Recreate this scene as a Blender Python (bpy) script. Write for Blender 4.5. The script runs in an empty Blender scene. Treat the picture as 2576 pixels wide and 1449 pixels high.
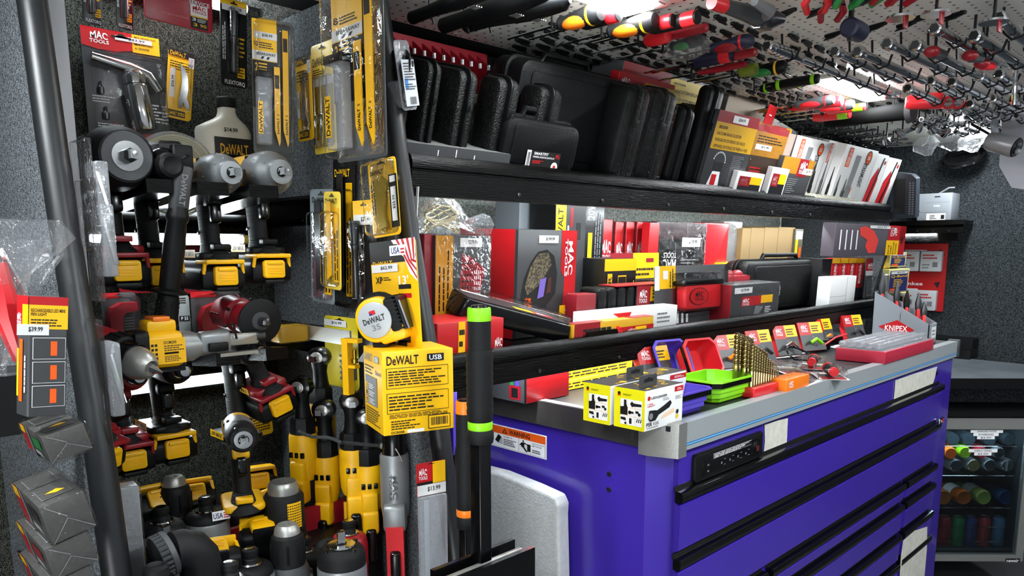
import bpy, bmesh, math, random
from mathutils import Vector, Matrix
random.seed(7)
PI = math.pi
S = bpy.context.scene
COL = S.collection
# ------------------------------------------------ camera, world, exposure
F_PX, CX, CY = 1871.0, 1288.0, 911.0          # focal length and principal point in the 2576x1449 frame
EYE = 1.5
RM = Matrix(((0.71191274, -0.1084633, 0.69384146), (-0.70226245, -0.10604873, 0.70397522), (-0.00277447, -0.98842773, -0.15166714)))
cd = bpy.data.cameras.new('camera'); cam = bpy.data.objects.new('camera', cd); COL.objects.link(cam)
cd.sensor_width = 36; cd.lens = F_PX / 2576 * 36; cd.shift_y = (CY - 724.5) / 2576; cd.clip_start = 0.05
rw = Matrix((RM.col[0], -RM.col[1], -RM.col[2])).transposed()
cam.matrix_world = Matrix.Translation((0, 0, EYE)) @ rw.to_4x4()
S.camera = cam
wd = bpy.data.worlds.new('world'); S.world = wd; wd.use_nodes = True
wd.node_tree.nodes['Background'].inputs[0].default_value = (.8, .9, 1, 1)
wd.node_tree.nodes['Background'].inputs[1].default_value = 0.05
S.view_settings.view_transform = 'Standard'; S.view_settings.look = 'None'
S.view_settings.exposure = 0.22; S.view_settings.gamma = 1; S.view_settings.use_curve_mapping = False
LAMP_E = 80; TUBE_E = 55; STRIP_E = 70       # brightness of the ceiling lamps, LED tubes and shelf strips

def srgb(c):
    if isinstance(c, str):
        c = c.lstrip('#'); c = [int(c[i:i+2], 16) / 255 for i in (0, 2, 4)]
    return [x / 12.92 if x <= .04045 else ((x + .055) / 1.055) ** 2.4 for x in c] + [1]

# ------------------------------------------------ materials
MATS = {}
def mat(name, col='#808080', rough=.5, metal=0, bump=0, bs=200, stretch=None, emit=0, spec=.5, coat=0, var=0, vs=30, col2=None):
    if name in MATS: return MATS[name]
    m = bpy.data.materials.new(name); m.use_nodes = True; nt = m.node_tree; N = nt.nodes; L = nt.links
    b = N['Principled BSDF']; c = srgb(col)
    b.inputs['Base Color'].default_value = c; b.inputs['Roughness'].default_value = rough
    b.inputs['Metallic'].default_value = metal; b.inputs['Specular IOR Level'].default_value = spec
    b.inputs['Coat Weight'].default_value = coat; b.inputs['Coat Roughness'].default_value = .08
    if emit:
        b.inputs['Emission Color'].default_value = c; b.inputs['Emission Strength'].default_value = emit
    if bump or var:
        tc = N.new('ShaderNodeTexCoord'); mp = N.new('ShaderNodeMapping'); L.new(tc.outputs['Object'], mp.inputs[0])
        if stretch: mp.inputs['Scale'].default_value = stretch
    if bump:
        n = N.new('ShaderNodeTexNoise'); n.inputs['Scale'].default_value = bs; n.inputs['Detail'].default_value = 4
        L.new(mp.outputs[0], n.inputs[0]); bp = N.new('ShaderNodeBump'); bp.inputs['Strength'].default_value = bump
        bp.inputs['Distance'].default_value = .003; L.new(n.outputs[0], bp.inputs['Height']); L.new(bp.outputs[0], b.inputs['Normal'])
    if var:
        n = N.new('ShaderNodeTexNoise'); n.inputs['Scale'].default_value = vs; n.inputs['Detail'].default_value = 5
        L.new(mp.outputs[0], n.inputs[0]); r = N.new('ShaderNodeValToRGB'); L.new(n.outputs[0], r.inputs[0])
        c2 = srgb(col2) if col2 else [x * (1 - var) for x in c[:3]] + [1]
        r.color_ramp.elements[0].position = .42; r.color_ramp.elements[1].position = .58
        r.color_ramp.elements[0].color = c2; r.color_ramp.elements[1].color = c
        L.new(r.outputs[0], b.inputs['Base Color'])
    MATS[name] = m; return m
def clear(name, tint='#ffffff', base=.05, bump=.0, bs=60, gloss=.08, milk=0, k=.7):
    if name in MATS: return MATS[name]
    m = bpy.data.materials.new(name); m.use_nodes = True; nt = m.node_tree; N = nt.nodes; L = nt.links
    N.remove(N['Principled BSDF']); out = N['Material Output']
    t = N.new('ShaderNodeBsdfTransparent'); t.inputs[0].default_value = srgb(tint)
    g = N.new('ShaderNodeBsdfGlossy'); g.inputs['Roughness'].default_value = gloss
    fr = N.new('ShaderNodeFresnel'); fr.inputs[0].default_value = 1.4
    ad = N.new('ShaderNodeMath'); ad.operation = 'MULTIPLY_ADD'; ad.inputs[1].default_value = k; ad.inputs[2].default_value = base; ad.use_clamp = True
    L.new(fr.outputs[0], ad.inputs[0]); mx = N.new('ShaderNodeMixShader'); L.new(ad.outputs[0], mx.inputs[0])
    L.new(t.outputs[0], mx.inputs[1]); L.new(g.outputs[0], mx.inputs[2])
    if bump:
        tc = N.new('ShaderNodeTexCoord'); n = N.new('ShaderNodeTexNoise'); n.inputs['Scale'].default_value = bs
        n.inputs['Detail'].default_value = 3; n.inputs['Distortion'].default_value = 1.5
        L.new(tc.outputs['Object'], n.inputs[0]); bp = N.new('ShaderNodeBump'); bp.inputs['Strength'].default_value = bump
        bp.inputs['Distance'].default_value = .01; L.new(n.outputs[0], bp.inputs['Height'])
        L.new(bp.outputs[0], g.inputs['Normal']); L.new(bp.outputs[0], fr.inputs['Normal'])
    last = mx
    if milk:
        d = N.new('ShaderNodeBsdfDiffuse'); d.inputs[0].default_value = srgb('#c8ccd2')
        m2 = N.new('ShaderNodeMixShader'); m2.inputs[0].default_value = milk
        L.new(mx.outputs[0], m2.inputs[1]); L.new(d.outputs[0], m2.inputs[2]); last = m2
    L.new(last.outputs[0], out.inputs[0]); MATS[name] = m; return m
def carpet(name, a, b_, sc=260, knit=0):
    m = mat(name, a, .95, spec=.1); nt = m.node_tree; N = nt.nodes; L = nt.links; b = N['Principled BSDF']
    tc = N.new('ShaderNodeTexCoord'); mp = N.new('ShaderNodeMapping'); L.new(tc.outputs['Object'], mp.inputs[0])
    if knit: mp.inputs['Scale'].default_value = (1, 1, .45)
    n = N.new('ShaderNodeTexNoise'); n.inputs['Scale'].default_value = sc; n.inputs['Detail'].default_value = 3
    n2 = N.new('ShaderNodeTexNoise'); n2.inputs['Scale'].default_value = sc * .22; n2.inputs['Detail'].default_value = 2
    L.new(mp.outputs[0], n.inputs[0]); L.new(mp.outputs[0], n2.inputs[0])
    a1 = N.new('ShaderNodeMath'); a1.operation = 'MULTIPLY_ADD'; a1.inputs[1].default_value = .25; L.new(n2.outputs[0], a1.inputs[0]); L.new(n.outputs[0], a1.inputs[2])
    r = N.new('ShaderNodeValToRGB'); L.new(a1.outputs[0], r.inputs[0])
    r.color_ramp.elements[0].position = .56; r.color_ramp.elements[1].position = .72
    r.color_ramp.elements[0].color = srgb(a); r.color_ramp.elements[1].color = srgb(b_)
    L.new(r.outputs[0], b.inputs['Base Color']); bp = N.new('ShaderNodeBump'); bp.inputs['Strength'].default_value = .7; bp.inputs['Distance'].default_value = .003
    L.new(a1.outputs[0], bp.inputs['Height']); L.new(bp.outputs[0], b.inputs['Normal']); return m
YEL = mat('yellow_plastic', '#f2b705', .42, bump=.05, bs=900)
YCARD = mat('yellow_card', '#f5bd10', .38)
YPALE = mat('pale_yellow_card', '#f3d34a', .4)
LEMON = mat('lemon_card', '#e9e112', .35)
BLK = mat('black_plastic', '#0e0f10', .42, bump=.15, bs=700, spec=.2)
BLKG = mat('black_gloss', '#070708', .2, spec=.4)
BCARD = mat('black_card', '#121213', .3)
RUB = mat('black_rubber', '#131415', .55, bump=.2, bs=900, spec=.22)
GRIP = mat('ribbed_rubber', '#161718', .65, bump=.6, bs=160, stretch=(.2, .2, 3), spec=.3)
GREYT = mat('grey_tool_casting', '#8f9294', .38, metal=.55, bump=.08, bs=500)
DGREY = mat('dark_grey_plastic', '#3b3d3f', .5)
GCARD = mat('grey_card', '#3e3f41', .34)
LGREY = mat('light_grey', '#9fa6ad', .4)
WHITE = mat('white_card', '#e8e8e6', .45)
TAGW = mat('price_sticker', '#dcdcda', .5)
RED = mat('red_card', '#b5151c', .35)
DRED = mat('dark_red_plastic', '#8c1420', .4)
REDP = mat('red_plastic', '#d3222a', .3)
ORNG = mat('orange_plastic', '#f07a16', .35)
GREEN = mat('lime_plastic', '#86d413', .4)
DGREEN = mat('dark_green_plastic', '#1f7d3a', .35)
OLIVE = mat('olive_plastic', '#6a7a20', .4)
PURP = mat('purple_plastic', '#4a37ad', .4)
NAVY = mat('navy_rubber', '#171a33', .5)
CHROME = mat('chrome', '#d8dadc', .12, metal=1)
STEEL = mat('brushed_steel', '#a8a8a3', .34, metal=.7, bump=.15, bs=60, stretch=(1, 12, 12))
DSTEEL = mat('dark_steel', '#55575a', .3, metal=.9)
BRONZE = mat('cobalt_drill_steel', '#a08f62', .25, metal=1)
PAINT = mat('purple_metal_paint', '#3c279c', .25, coat=.5, spec=.5)
INK = mat('black_ink', '#0b0b0b', .5)
INKG = mat('grey_ink', '#77797b', .5)
INKW = mat('white_ink', '#f2f2f2', .5)
INKR = mat('red_ink', '#c4161d', .4)
INKY = mat('yellow_ink', '#f4bd14', .4)
INKO = mat('orange_ink', '#e65a12', .4)
BLUEK = mat('blue_ink', '#1d6fae', .4)
NAVYK = mat('navy_ink', '#1c2c6c', .4)
KRAFT = mat('kraft_cardboard', '#8a7048', .8, bump=.1, bs=200, stretch=(1, 1, .1))
FOAM = mat('white_foam', '#c9cbcb', .75, bump=.5, bs=150, var=.08, vs=60)
PAPER = mat('torn_paper', '#cfccc0', .8, bump=.4, bs=40, var=.12, vs=40)
CASEM = mat('textured_case_plastic', '#050606', .28, bump=.9, bs=320, spec=.3)
CASES = mat('satin_case_plastic', '#090a0b', .36, bump=.3, bs=500, spec=.22)
WOOD = mat('black_stained_oak', '#030303', .26, bump=.4, bs=60, stretch=(.35, 9, 9), spec=.12)
WOODX = mat('black_stained_oak_side', '#030303', .26, bump=.7, bs=60, stretch=(9, .35, 9), spec=.25)
TUBEM = mat('edge_foam_tube', '#16181a', .4, bump=.1, bs=30, stretch=(1, 1, .1))
KNIT = carpet('knit_carpet', '#0b0c0c', '#50524b', 850, 1)
BACKC = carpet('grey_back_carpet', '#6a706c', '#e2e6de', 620)
WALLC = carpet('wall_carpet', '#0e1113', '#4c5155', 520)
CARP = carpet('partition_carpet', '#16181a', '#83888c', 700)
CLR = clear('clear_blister', base=.0, bump=.3, bs=25, gloss=.05)
CLRS = clear('clear_smooth', base=.02)
WRAP = clear('shrink_wrap', base=.0, bump=.8, bs=70, gloss=.05, k=.4)
BAG = clear('plastic_bag', base=.03, bump=.9, bs=22, gloss=.12, milk=.07, k=.5)
CLRT = clear('thick_clear_plastic', base=.05, milk=.25, bump=.2)
GLASS = clear('fridge_glass', tint='#b9c3c6', base=.02)
LAMP = mat('lamp_diffuser', '#f4fbff', .5, emit=LAMP_E)
TUBEL = mat('led_tube_light', '#eefaff', .5, emit=TUBE_E)
LAMP2 = mat('aisle_lamp_diffuser', '#f4fbff', .5, emit=LAMP_E * 1.9)
STRIP = mat('led_strip_light', '#f2fbff', .5, emit=STRIP_E)
FRAMEW = mat('lamp_frame_white', '#c8c8c2', .4)
PLASTG = mat('printer_grey', '#8b9096', .5)
# ------------------------------------------------ mesh collector
class MB:
    def __init__(s): s.v = []; s.f = []; s.mi = []; s.mats = []; s.T = Matrix()
    def _m(s, m):
        if m not in s.mats: s.mats.append(m)
        return s.mats.index(m)
    def add(s, vs, fs, m):
        o = len(s.v); T = s.T; s.v += [T @ Vector(v) for v in vs]
        k = s._m(m); s.f += [tuple(i + o for i in f) for f in fs]; s.mi += [k] * len(fs); return s
    def box(s, x0, x1, y0, y1, z0, z1, m):
        return s.add([(x0,y0,z0),(x1,y0,z0),(x1,y1,z0),(x0,y1,z0),(x0,y0,z1),(x1,y0,z1),(x1,y1,z1),(x0,y1,z1)],
                     [(0,3,2,1),(4,5,6,7),(0,1,5,4),(1,2,6,5),(2,3,7,6),(3,0,4,7)], m)
    def loft(s, rings, m, cap=True):
        n = len(rings[0]); vs = [p for r in rings for p in r]; fs = []
        for k in range(len(rings) - 1):
            for i in range(n):
                j = (i + 1) % n; fs.append((k*n+i, k*n+j, (k+1)*n+j, (k+1)*n+i))
        if cap: fs.append(tuple(range(n - 1, -1, -1))); fs.append(tuple(range((len(rings)-1)*n, len(rings)*n)))
        return s.add(vs, fs, m)
    def rbox(s, c, d, m, r=.01, ax='z', b=None, seg=4, taper=(1, 1)):
        """rounded block: centre, dims, corner radius in the plane across ax, edge bevel b"""
        ia = 'xyz'.index(ax); iu, iv = [(1, 2), (2, 0), (0, 1)][ia]
        w, h, L = d[iu] / 2, d[iv] / 2, d[ia] / 2; r = min(r, w * .98, h * .98); b = min(r * .6 if b is None else b, L * .9, w * .5, h * .5)
        rings = []
        for (t, ins) in ((-L, b), (-L + b * .3, b * .3), (-L + b, 0), (L - b, 0), (L - b * .3, b * .3), (L, b)):
            ring = []; k = (t + L) / (2 * L) if L else 0; sx = 1 + (taper[0] - 1) * k; sy = 1 + (taper[1] - 1) * k
            rr = max(r - ins, r * .3)
            for q, (a, e) in enumerate(((1, 1), (-1, 1), (-1, -1), (1, -1))):
                for i in range(seg + 1):
                    an = q * PI / 2 + i * PI / 2 / seg
                    p = [0, 0, 0]; p[iu] = c[iu] + sx * (a * (w - ins - rr) + rr * math.cos(an)); p[iv] = c[iv] + sy * (e * (h - ins - rr) + rr * math.sin(an)); p[ia] = c[ia] + t
                    ring.append(tuple(p))
            rings.append(ring)
        return s.loft(rings, m)
    def lathe(s, prof, m, o=(0, 0, 0), ax='z', seg=20, cap=True, sx=1, sy=1):
        ia = 'xyz'.index(ax); iu, iv = [(1, 2), (2, 0), (0, 1)][ia]; rings = []
        for r, t in prof:
            ring = []
            for i in range(seg):
                an = 2 * PI * i / seg; p = [0, 0, 0]; p[iu] = o[iu] + sx * r * math.cos(an); p[iv] = o[iv] + sy * r * math.sin(an); p[ia] = o[ia] + t; ring.append(tuple(p))
            rings.append(ring)
        return s.loft(rings, m, cap)
    def cyl(s, p, q, r, m, seg=12, r2=None):
        p = Vector(p); q = Vector(q); return s.tube([p, q], r, m, seg, r2)
    def tube(s, pts, r, m, seg=8, r2=None, closed=False):
        pts = [Vector(p) for p in pts]; n = len(pts); rings = []; up = None
        for k in range(n):
            a = pts[k - 1] if (k or closed) else pts[k]; b = pts[(k + 1) % n] if (k < n - 1 or closed) else pts[k]
            t = (b - a).normalized()
            if up is None: up = t.orthogonal().normalized()
            u = (up - t * up.dot(t)); u = u.normalized() if u.length > 1e-6 else t.orthogonal().normalized(); up = u; w = t.cross(u)
            rr = r if r2 is None else r + (r2 - r) * k / (n - 1)
            if isinstance(r, (list, tuple)): rr = r[k]
            rings.append([tuple(pts[k] + u * rr * math.cos(2*PI*i/seg) + w * rr * math.sin(2*PI*i/seg)) for i in range(seg)])
        if closed: rings.append(rings[0])
        return s.loft(rings, m, not closed)
    def prism(s, poly, a, b, m, ax='y'):
        """extrude a 2D outline along ax from a to b; outline coordinates are the other two axes in xyz order"""
        ia = 'xyz'.index(ax); o = [i for i in range(3) if i != ia]
        def P(q, t): p = [0, 0, 0]; p[o[0]] = q[0]; p[o[1]] = q[1]; p[ia] = t; return tuple(p)
        return s.loft([[P(q, a) for q in poly], [P(q, b) for q in poly]], m)
    def sphere(s, c, r, m, sc=(1, 1, 1), seg=14):
        pr = [(max(r * math.sin(PI * i / 8), r * .02), -r * math.cos(PI * i / 8)) for i in range(9)]
        T = s.T; s.T = T @ Matrix.Translation(c) @ Matrix.Diagonal((*sc, 1)); s.lathe(pr, m, seg=seg); s.T = T; return s
    def obj(s, name, parent=None, loc=None, rot=None, smooth=True):
        me = bpy.data.meshes.new(name); me.from_pydata([tuple(v) for v in s.v], [], s.f)
        for m in s.mats: me.materials.append(m)
        me.polygons.foreach_set('material_index', s.mi)
        bm = bmesh.new(); bm.from_mesh(me); bmesh.ops.recalc_face_normals(bm, faces=[f for f in bm.faces if all(len(e.link_faces) == 2 for e in f.edges)]); bm.to_mesh(me); bm.free()
        if smooth:
            me.shade_smooth(); me.set_sharp_from_angle(angle=math.radians(35))
        o = bpy.data.objects.new(name, me); COL.objects.link(o)
        if parent: o.parent = parent
        if loc is not None: o.location = loc
        if rot is not None: o.rotation_euler = rot
        return o
# ------------------------------------------------ lettering
TXT = {}
def text_geo(t):
    if t not in TXT:
        c = bpy.data.curves.new('lettering', 'FONT'); c.body = t; c.resolution_u = 2; c.offset = .018 if len(t) < 12 else .01
        o = bpy.data.objects.new('lettering', c); COL.objects.link(o); dg = bpy.context.evaluated_depsgraph_get()
        me = bpy.data.meshes.new_from_object(o.evaluated_get(dg)); vs = [(v.co.x, v.co.y) for v in me.vertices]; fs = [tuple(p.vertices) for p in me.polygons]
        bpy.data.objects.remove(o); bpy.data.curves.remove(c); bpy.data.meshes.remove(me)
        x0 = min(v[0] for v in vs); x1 = max(v[0] for v in vs); y0 = min(v[1] for v in vs); y1 = max(v[1] for v in vs)
        TXT[t] = ([((x - x0) / (x1 - x0), (y - y0) / (y1 - y0)) for x, y in vs], fs)
    return TXT[t]
class Face:
    """a printed panel: origin, edge vectors u and v; shapes in 0..1 coordinates, l = layer"""
    def __init__(s, m, o, u, v):
        s.m = m; s.o = Vector(o); s.u = Vector(u); s.v = Vector(v); s.n = s.u.cross(s.v).normalized()
    def pt(s, x, y, l): return s.o + s.u * x + s.v * y + s.n * (.0004 * l + .0002)
    def poly(s, pts, mt, l=1): s.m.add([s.pt(x, y, l) for x, y in pts], [tuple(range(len(pts)))], mt); return s
    def rect(s, x0, y0, x1, y1, mt, l=1): return s.poly([(x0, y0), (x1, y0), (x1, y1), (x0, y1)], mt, l)
    def disc(s, x, y, r, mt, l=1, n=16, ry=None):
        k = s.u.length / s.v.length if ry is None else ry / r
        return s.poly([(x + r * math.cos(2*PI*i/n), y + r * k * math.sin(2*PI*i/n)) for i in range(n)], mt, l)
    def text(s, t, x0, y0, x1, y1, mt=None, l=2, rot=0, warp=None):
        vs, fs = text_geo(t); out = []
        for x, y in vs:
            if warp: y *= warp(x)
            if rot == 90: x, y = 1 - y, x
            elif rot == -90: x, y = y, 1 - x
            elif rot == 180: x, y = 1 - x, 1 - y
            out.append(s.pt(x0 + x * (x1 - x0), y0 + y * (y1 - y0), l))
        s.m.add(out, fs, mt or INK); return s
    def lines(s, x0, y0, x1, y1, n, mt=None, l=2, vert=False, thick=.45):
        rnd = random.Random(int(x0 * 997 + y0 * 313 + n))
        for i in range(n):
            e = .6 + .4 * rnd.random()
            if vert:
                a = x0 + (x1 - x0) * (i + .2) / n; b = a + (x1 - x0) / n * thick
                y = y0
                while y < y0 + (y1 - y0) * e:
                    q = (y1 - y0) * (.06 + .09 * rnd.random()); s.rect(a, y, b, min(y + q, y1), mt or INK, l); y += q * 1.18
            else:
                a = y0 + (y1 - y0) * (i + .2) / n; b = a + (y1 - y0) / n * thick; x = x0
                while x < x0 + (x1 - x0) * e:
                    q = (x1 - x0) * (.06 + .09 * rnd.random()); s.rect(x, a, min(x + q, x1), b, mt or INK, l); x += q * 1.18
        return s
    def bar(s, x0, y0, x1, y1, mt=None, l=2):
        rnd = random.Random(5); x = x0
        while x < x1:
            w = (x1 - x0) * (.02 + .03 * rnd.random()); s.rect(x, y0, min(x + w, x1), y1, mt or INK, l); x += w + (x1 - x0) * (.015 + .03 * rnd.random())
        return s
    def logo(s, x0, y0, x1, y1, mt=None, l=2, rot=0):
        mt = mt or INKW
        dome = lambda x: .45 + .55 * math.sqrt(max(0, 1 - (2 * x - 1) ** 2 * .8))
        if rot == 0:
            s.text('MAC', x0 + .06 * (x1 - x0), y0 + .36 * (y1 - y0), x1 - .04 * (x1 - x0), y1, mt, l, 0, dome); s.text('TOOLS', x0, y0, x1, y0 + .3 * (y1 - y0), mt, l)
        elif rot == -90:
            s.text('MAC', x0 + .36 * (x1 - x0), y0 + .04 * (y1 - y0), x1, y1 - .06 * (y1 - y0), mt, l, -90, dome); s.text('TOOLS', x0, y0, x0 + .3 * (x1 - x0), y1, mt, l, -90)
        elif rot == 90:
            s.text('MAC', x0, y0 + .04 * (y1 - y0), x0 + .64 * (x1 - x0), y1 - .06 * (y1 - y0), mt, l, 90, dome); s.text('TOOLS', x0 + .7 * (x1 - x0), y0, x1, y1, mt, l, 90)
        else:
            s.text('MAC', x0, y0, x1, y0 + .64 * (y1 - y0), mt, l, 180, dome); s.text('TOOLS', x0, y0 + .7 * (y1 - y0), x1, y1, mt, l, 180)
        return s
    def dw(s, x0, y0, x1, y1, mt=None, l=2, rot=0): return s.text('DeWALT', x0, y0, x1, y1, mt or INK, l, rot)
    def tag(s, t, x0, y0, x1, y1, l=2, rot=0):
        s.rect(x0, y0, x1, y1, TAGW, l); w, h = x1 - x0, y1 - y0
        if rot: s.text(t, x0 + w * .25, y0 + h * .35, x1 - w * .2, y0 + h * .75, INK, l + 1, rot)
        else: s.text(t, x0 + w * .35, y0 + h * .28, x1 - w * .2, y0 + h * .78, INK, l + 1)
        return s
# ------------------------------------------------ frames: pick points of the place along sight lines of the calibrated photograph
class Frame:
    def __init__(s, M=None): s.M = M or Matrix(); s.I = s.M.inverted()
    def at(s, px, py, **k):
        d = RM @ Vector((px - CX, py - CY, F_PX)); o = s.I @ Vector((0, 0, EYE)); d = s.I.to_3x3() @ d
        (a, v), = k.items(); i = 'xyz'.index(a); t = (v - o[i]) / d[i]; return o + d * t
W = Frame()
UP = Frame(Matrix.Translation((0, 1.225, 1.675)) @ Matrix.Rotation(math.radians(16), 4, 'X'))    # upper display shelf, tipped towards the aisle
LO = Frame(Matrix.Translation((0, 1.15, 1.272)) @ Matrix.Rotation(math.radians(2.5), 4, 'X'))    # lower shelf
CT = Frame(Matrix.Translation((0, 0, 1.143)))                                                   # countertop of the tool chest

def tag(o, label, cat, group=None, kind=None):
    if label: o['label'] = label
    if cat: o['category'] = cat
    if group: o['group'] = group
    if kind: o['kind'] = kind
    return o
def struct(o): o['kind'] = 'structure'; return o
def thing(name, label, cat, M=None, group=None):
    o = bpy.data.objects.new(name, None); o.empty_display_size = .03; COL.objects.link(o)
    if M is not None: o.matrix_world = M if isinstance(M, Matrix) else Matrix.Translation(M)
    return tag(o, label, cat, group)
def TR(x, y, z, rx=0, ry=0, rz=0):
    r = math.radians
    return Matrix.Translation((x, y, z)) @ Matrix.Rotation(r(rz), 4, 'Z') @ Matrix.Rotation(r(rx), 4, 'X') @ Matrix.Rotation(r(ry), 4, 'Y')
def place(o, M): o.matrix_world = M; return o
def dup(root, M, label=None, group=None):
    r = root.copy(); COL.objects.link(r); r.matrix_world = M
    if label: r['label'] = label
    if group: r['group'] = group
    def rec(src, dst):
        for c in [x for x in OBJ_CHILDREN(src)]:
            k = c.copy(); COL.objects.link(k); k.parent = dst; rec(c, k)
    rec(root, r); return r
def OBJ_CHILDREN(o): return list(o.children)

def carton(fr, name, label, cat, x0, x1, y, dep, z0, z1, base, front=None, left=None, top=None, right=None, rz=0, rx=0, wrap=False, group=None, lid=True):
    """a printed cardboard box standing with its front at local y; print callbacks get a Face for each side"""
    w, h = x1 - x0, z1 - z0; m = MB(); b = .0012
    m.rbox((0, dep / 2, h / 2), (w, dep, h), base, r=.0015, b=b, seg=1)
    for cb, o, u, v in ((front, (-w/2, 0, 0), (w, 0, 0), (0, 0, h)), (left, (-w/2, dep, 0), (0, -dep, 0), (0, 0, h)),
                        (right, (w/2, 0, 0), (0, dep, 0), (0, 0, h)), (top, (-w/2, 0, h), (w, 0, 0), (0, dep, 0))):
        if cb: cb(Face(m, o, u, v))
    M = fr.M @ TR((x0 + x1) / 2, y, z0, rx, 0, rz)
    if not wrap: return place(tag(m.obj(name), label, cat, group), M)
    t = thing(name, label, cat, M, group); m.obj('carton', t); q = MB()
    q.rbox((0, dep / 2, h / 2 + .0005), (w + .006, dep + .006, h + .005), WRAP, r=.006, seg=2); q.obj('shrink_wrap', t); return t
# ------------------------------------------------ the vehicle body
PEG = mat('perforated_board', '#e2e2da', .45); nt = PEG.node_tree; N = nt.nodes; L = nt.links
tc = N.new('ShaderNodeTexCoord'); sp = N.new('ShaderNodeVectorMath'); sp.operation = 'SCALE'; sp.inputs[3].default_value = 1 / .0275
fr_ = N.new('ShaderNodeVectorMath'); fr_.operation = 'FRACTION'; sb = N.new('ShaderNodeVectorMath'); sb.operation = 'SUBTRACT'; sb.inputs[1].default_value = (.5, .5, 0)
ml = N.new('ShaderNodeVectorMath'); ml.operation = 'MULTIPLY'; ml.inputs[1].default_value = (1, 1, 0)
ln = N.new('ShaderNodeVectorMath'); ln.operation = 'LENGTH'; lt = N.new('ShaderNodeMath'); lt.operation = 'LESS_THAN'; lt.inputs[1].default_value = .13
mx = N.new('ShaderNodeMixRGB'); mx.inputs[1].default_value = srgb('#e2e2da'); mx.inputs[2].default_value = srgb('#0a0a0a')
L.new(tc.outputs['Object'], sp.inputs[0]); L.new(sp.outputs[0], fr_.inputs[0]); L.new(fr_.outputs[0], sb.inputs[0]); L.new(sb.outputs[0], ml.inputs[0]); L.new(ml.outputs[0], ln.inputs[0])
L.new(ln.outputs['Value'], lt.inputs[0]); L.new(lt.outputs[0], mx.inputs[0]); L.new(mx.outputs[0], N['Principled BSDF'].inputs['Base Color'])
FLOORM = mat('grey_floor', '#4c4d4e', .4, bump=.4, bs=60)
SIDEW = mat('aisle_side_lining', '#7d7f80', .7)
DARKW = mat('dark_lining', '#191a1c', .7, bump=.3, bs=200)  # even dark base colour of the roof lining
X0, X1, Y0, Y1, ZT = -1.3, 4.22, -1.1, 1.72, 2.07
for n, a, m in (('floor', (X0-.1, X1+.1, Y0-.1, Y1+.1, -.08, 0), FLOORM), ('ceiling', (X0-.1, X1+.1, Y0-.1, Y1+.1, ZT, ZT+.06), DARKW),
                ('wall_back', (X0-.1, X1+.1, Y1, Y1+.08, 0, ZT), BACKC), ('trim_1', (.30, .87, Y1 - .008, Y1 - .002, .3, ZT - .02), KNIT), ('trim_2', (X0 + .01, .28, Y1 - .008, Y1 - .002, .3, ZT - .02), KNIT), ('wall_far', (X1, X1+.08, Y0-.1, Y1, 0, ZT), WALLC),
                ('wall_front', (X0-.1, X1+.1, Y0-.08, Y0, 0, ZT), SIDEW), ('wall_near', (X0-.08, X0, Y0, Y1, 0, ZT), SIDEW)):
    m_ = MB(); m_.box(*a, m); struct(m_.obj(n, smooth=False))
# unseen area light added behind the viewer to brighten ceiling and tools
la = bpy.data.lights.new('rear_fill_light', 'AREA'); la.shape = 'RECTANGLE'; la.size = 1.5; la.size_y = 1.1; la.energy = 50; la.color = (.93, .97, 1)
lo = bpy.data.objects.new('rear_fill_light', la); COL.objects.link(lo); lo.matrix_world = Matrix.Translation((X0 + .02, -.45, .9)) @ Matrix.Rotation(math.radians(-108), 4, 'Y')
# pegboard sheets under the roof
seams = [X0, -.57, 1.262, 3.09, 4.2]
for i in range(4):
    m = MB(); a, b = seams[i] + .001, seams[i+1] - .001
    m.box(a, b, -1.05, 1.455, 2.01, 2.022, PEG)
    for k in range(9):
        for yy in (1.44, -.2, .6):
            x = a + .03 + (b - a - .06) * k / 8; m.sphere((x, yy, 2.009), .005, CHROME, sc=(1, 1, .5), seg=8)
    o = m.obj('pegboard_sheet'); tag(o, ['white perforated ceiling sheet behind the nearest one', 'white perforated ceiling sheet nearest above the card rack and cases', 'white perforated ceiling sheet in the middle, holding the long chrome bars', 'white perforated ceiling sheet at the far end over the speaker'][i], 'ceiling panel')
def ceiling_light(x, y, label, on=LAMP):
    t = thing('ceiling_light', label, 'light', (x, y, 2.01), 'rectangular ceiling lamps')
    m = MB(); m.rbox((0, 0, -.004), (.46, .125, .008), FRAMEW, r=.02, b=.003)
    for i in range(8):
        for s_ in (-1, 1): m.box(-.2 + i * .055, -.175 + i * .055, s_ * .053 - .002, s_ * .053 + .002, -.0088, -.0082, DGREY)
    m.obj('frame', t); m = MB(); m.rbox((0, 0, -.012), (.39, .082, .012), on, r=.008, b=.003); m.obj('diffuser', t); return t
ceiling_light(1.175, 1.0, 'glowing ceiling lamp cut by the top edge of the picture, above the orange screwdrivers')
ceiling_light(2.545, 1.0, 'glowing ceiling lamp beside the long chrome ratchet in the middle of the ceiling')
ceiling_light(3.80, .985, 'glowing ceiling lamp farthest away, above the round speaker')
for x, y in ((-.2, .95), (.7, -.25), (1.9, -.25), (3.1, -.25), (-.6, -.25)): ceiling_light(x, y, 'glowing ceiling lamp behind the viewer', LAMP2)

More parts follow.
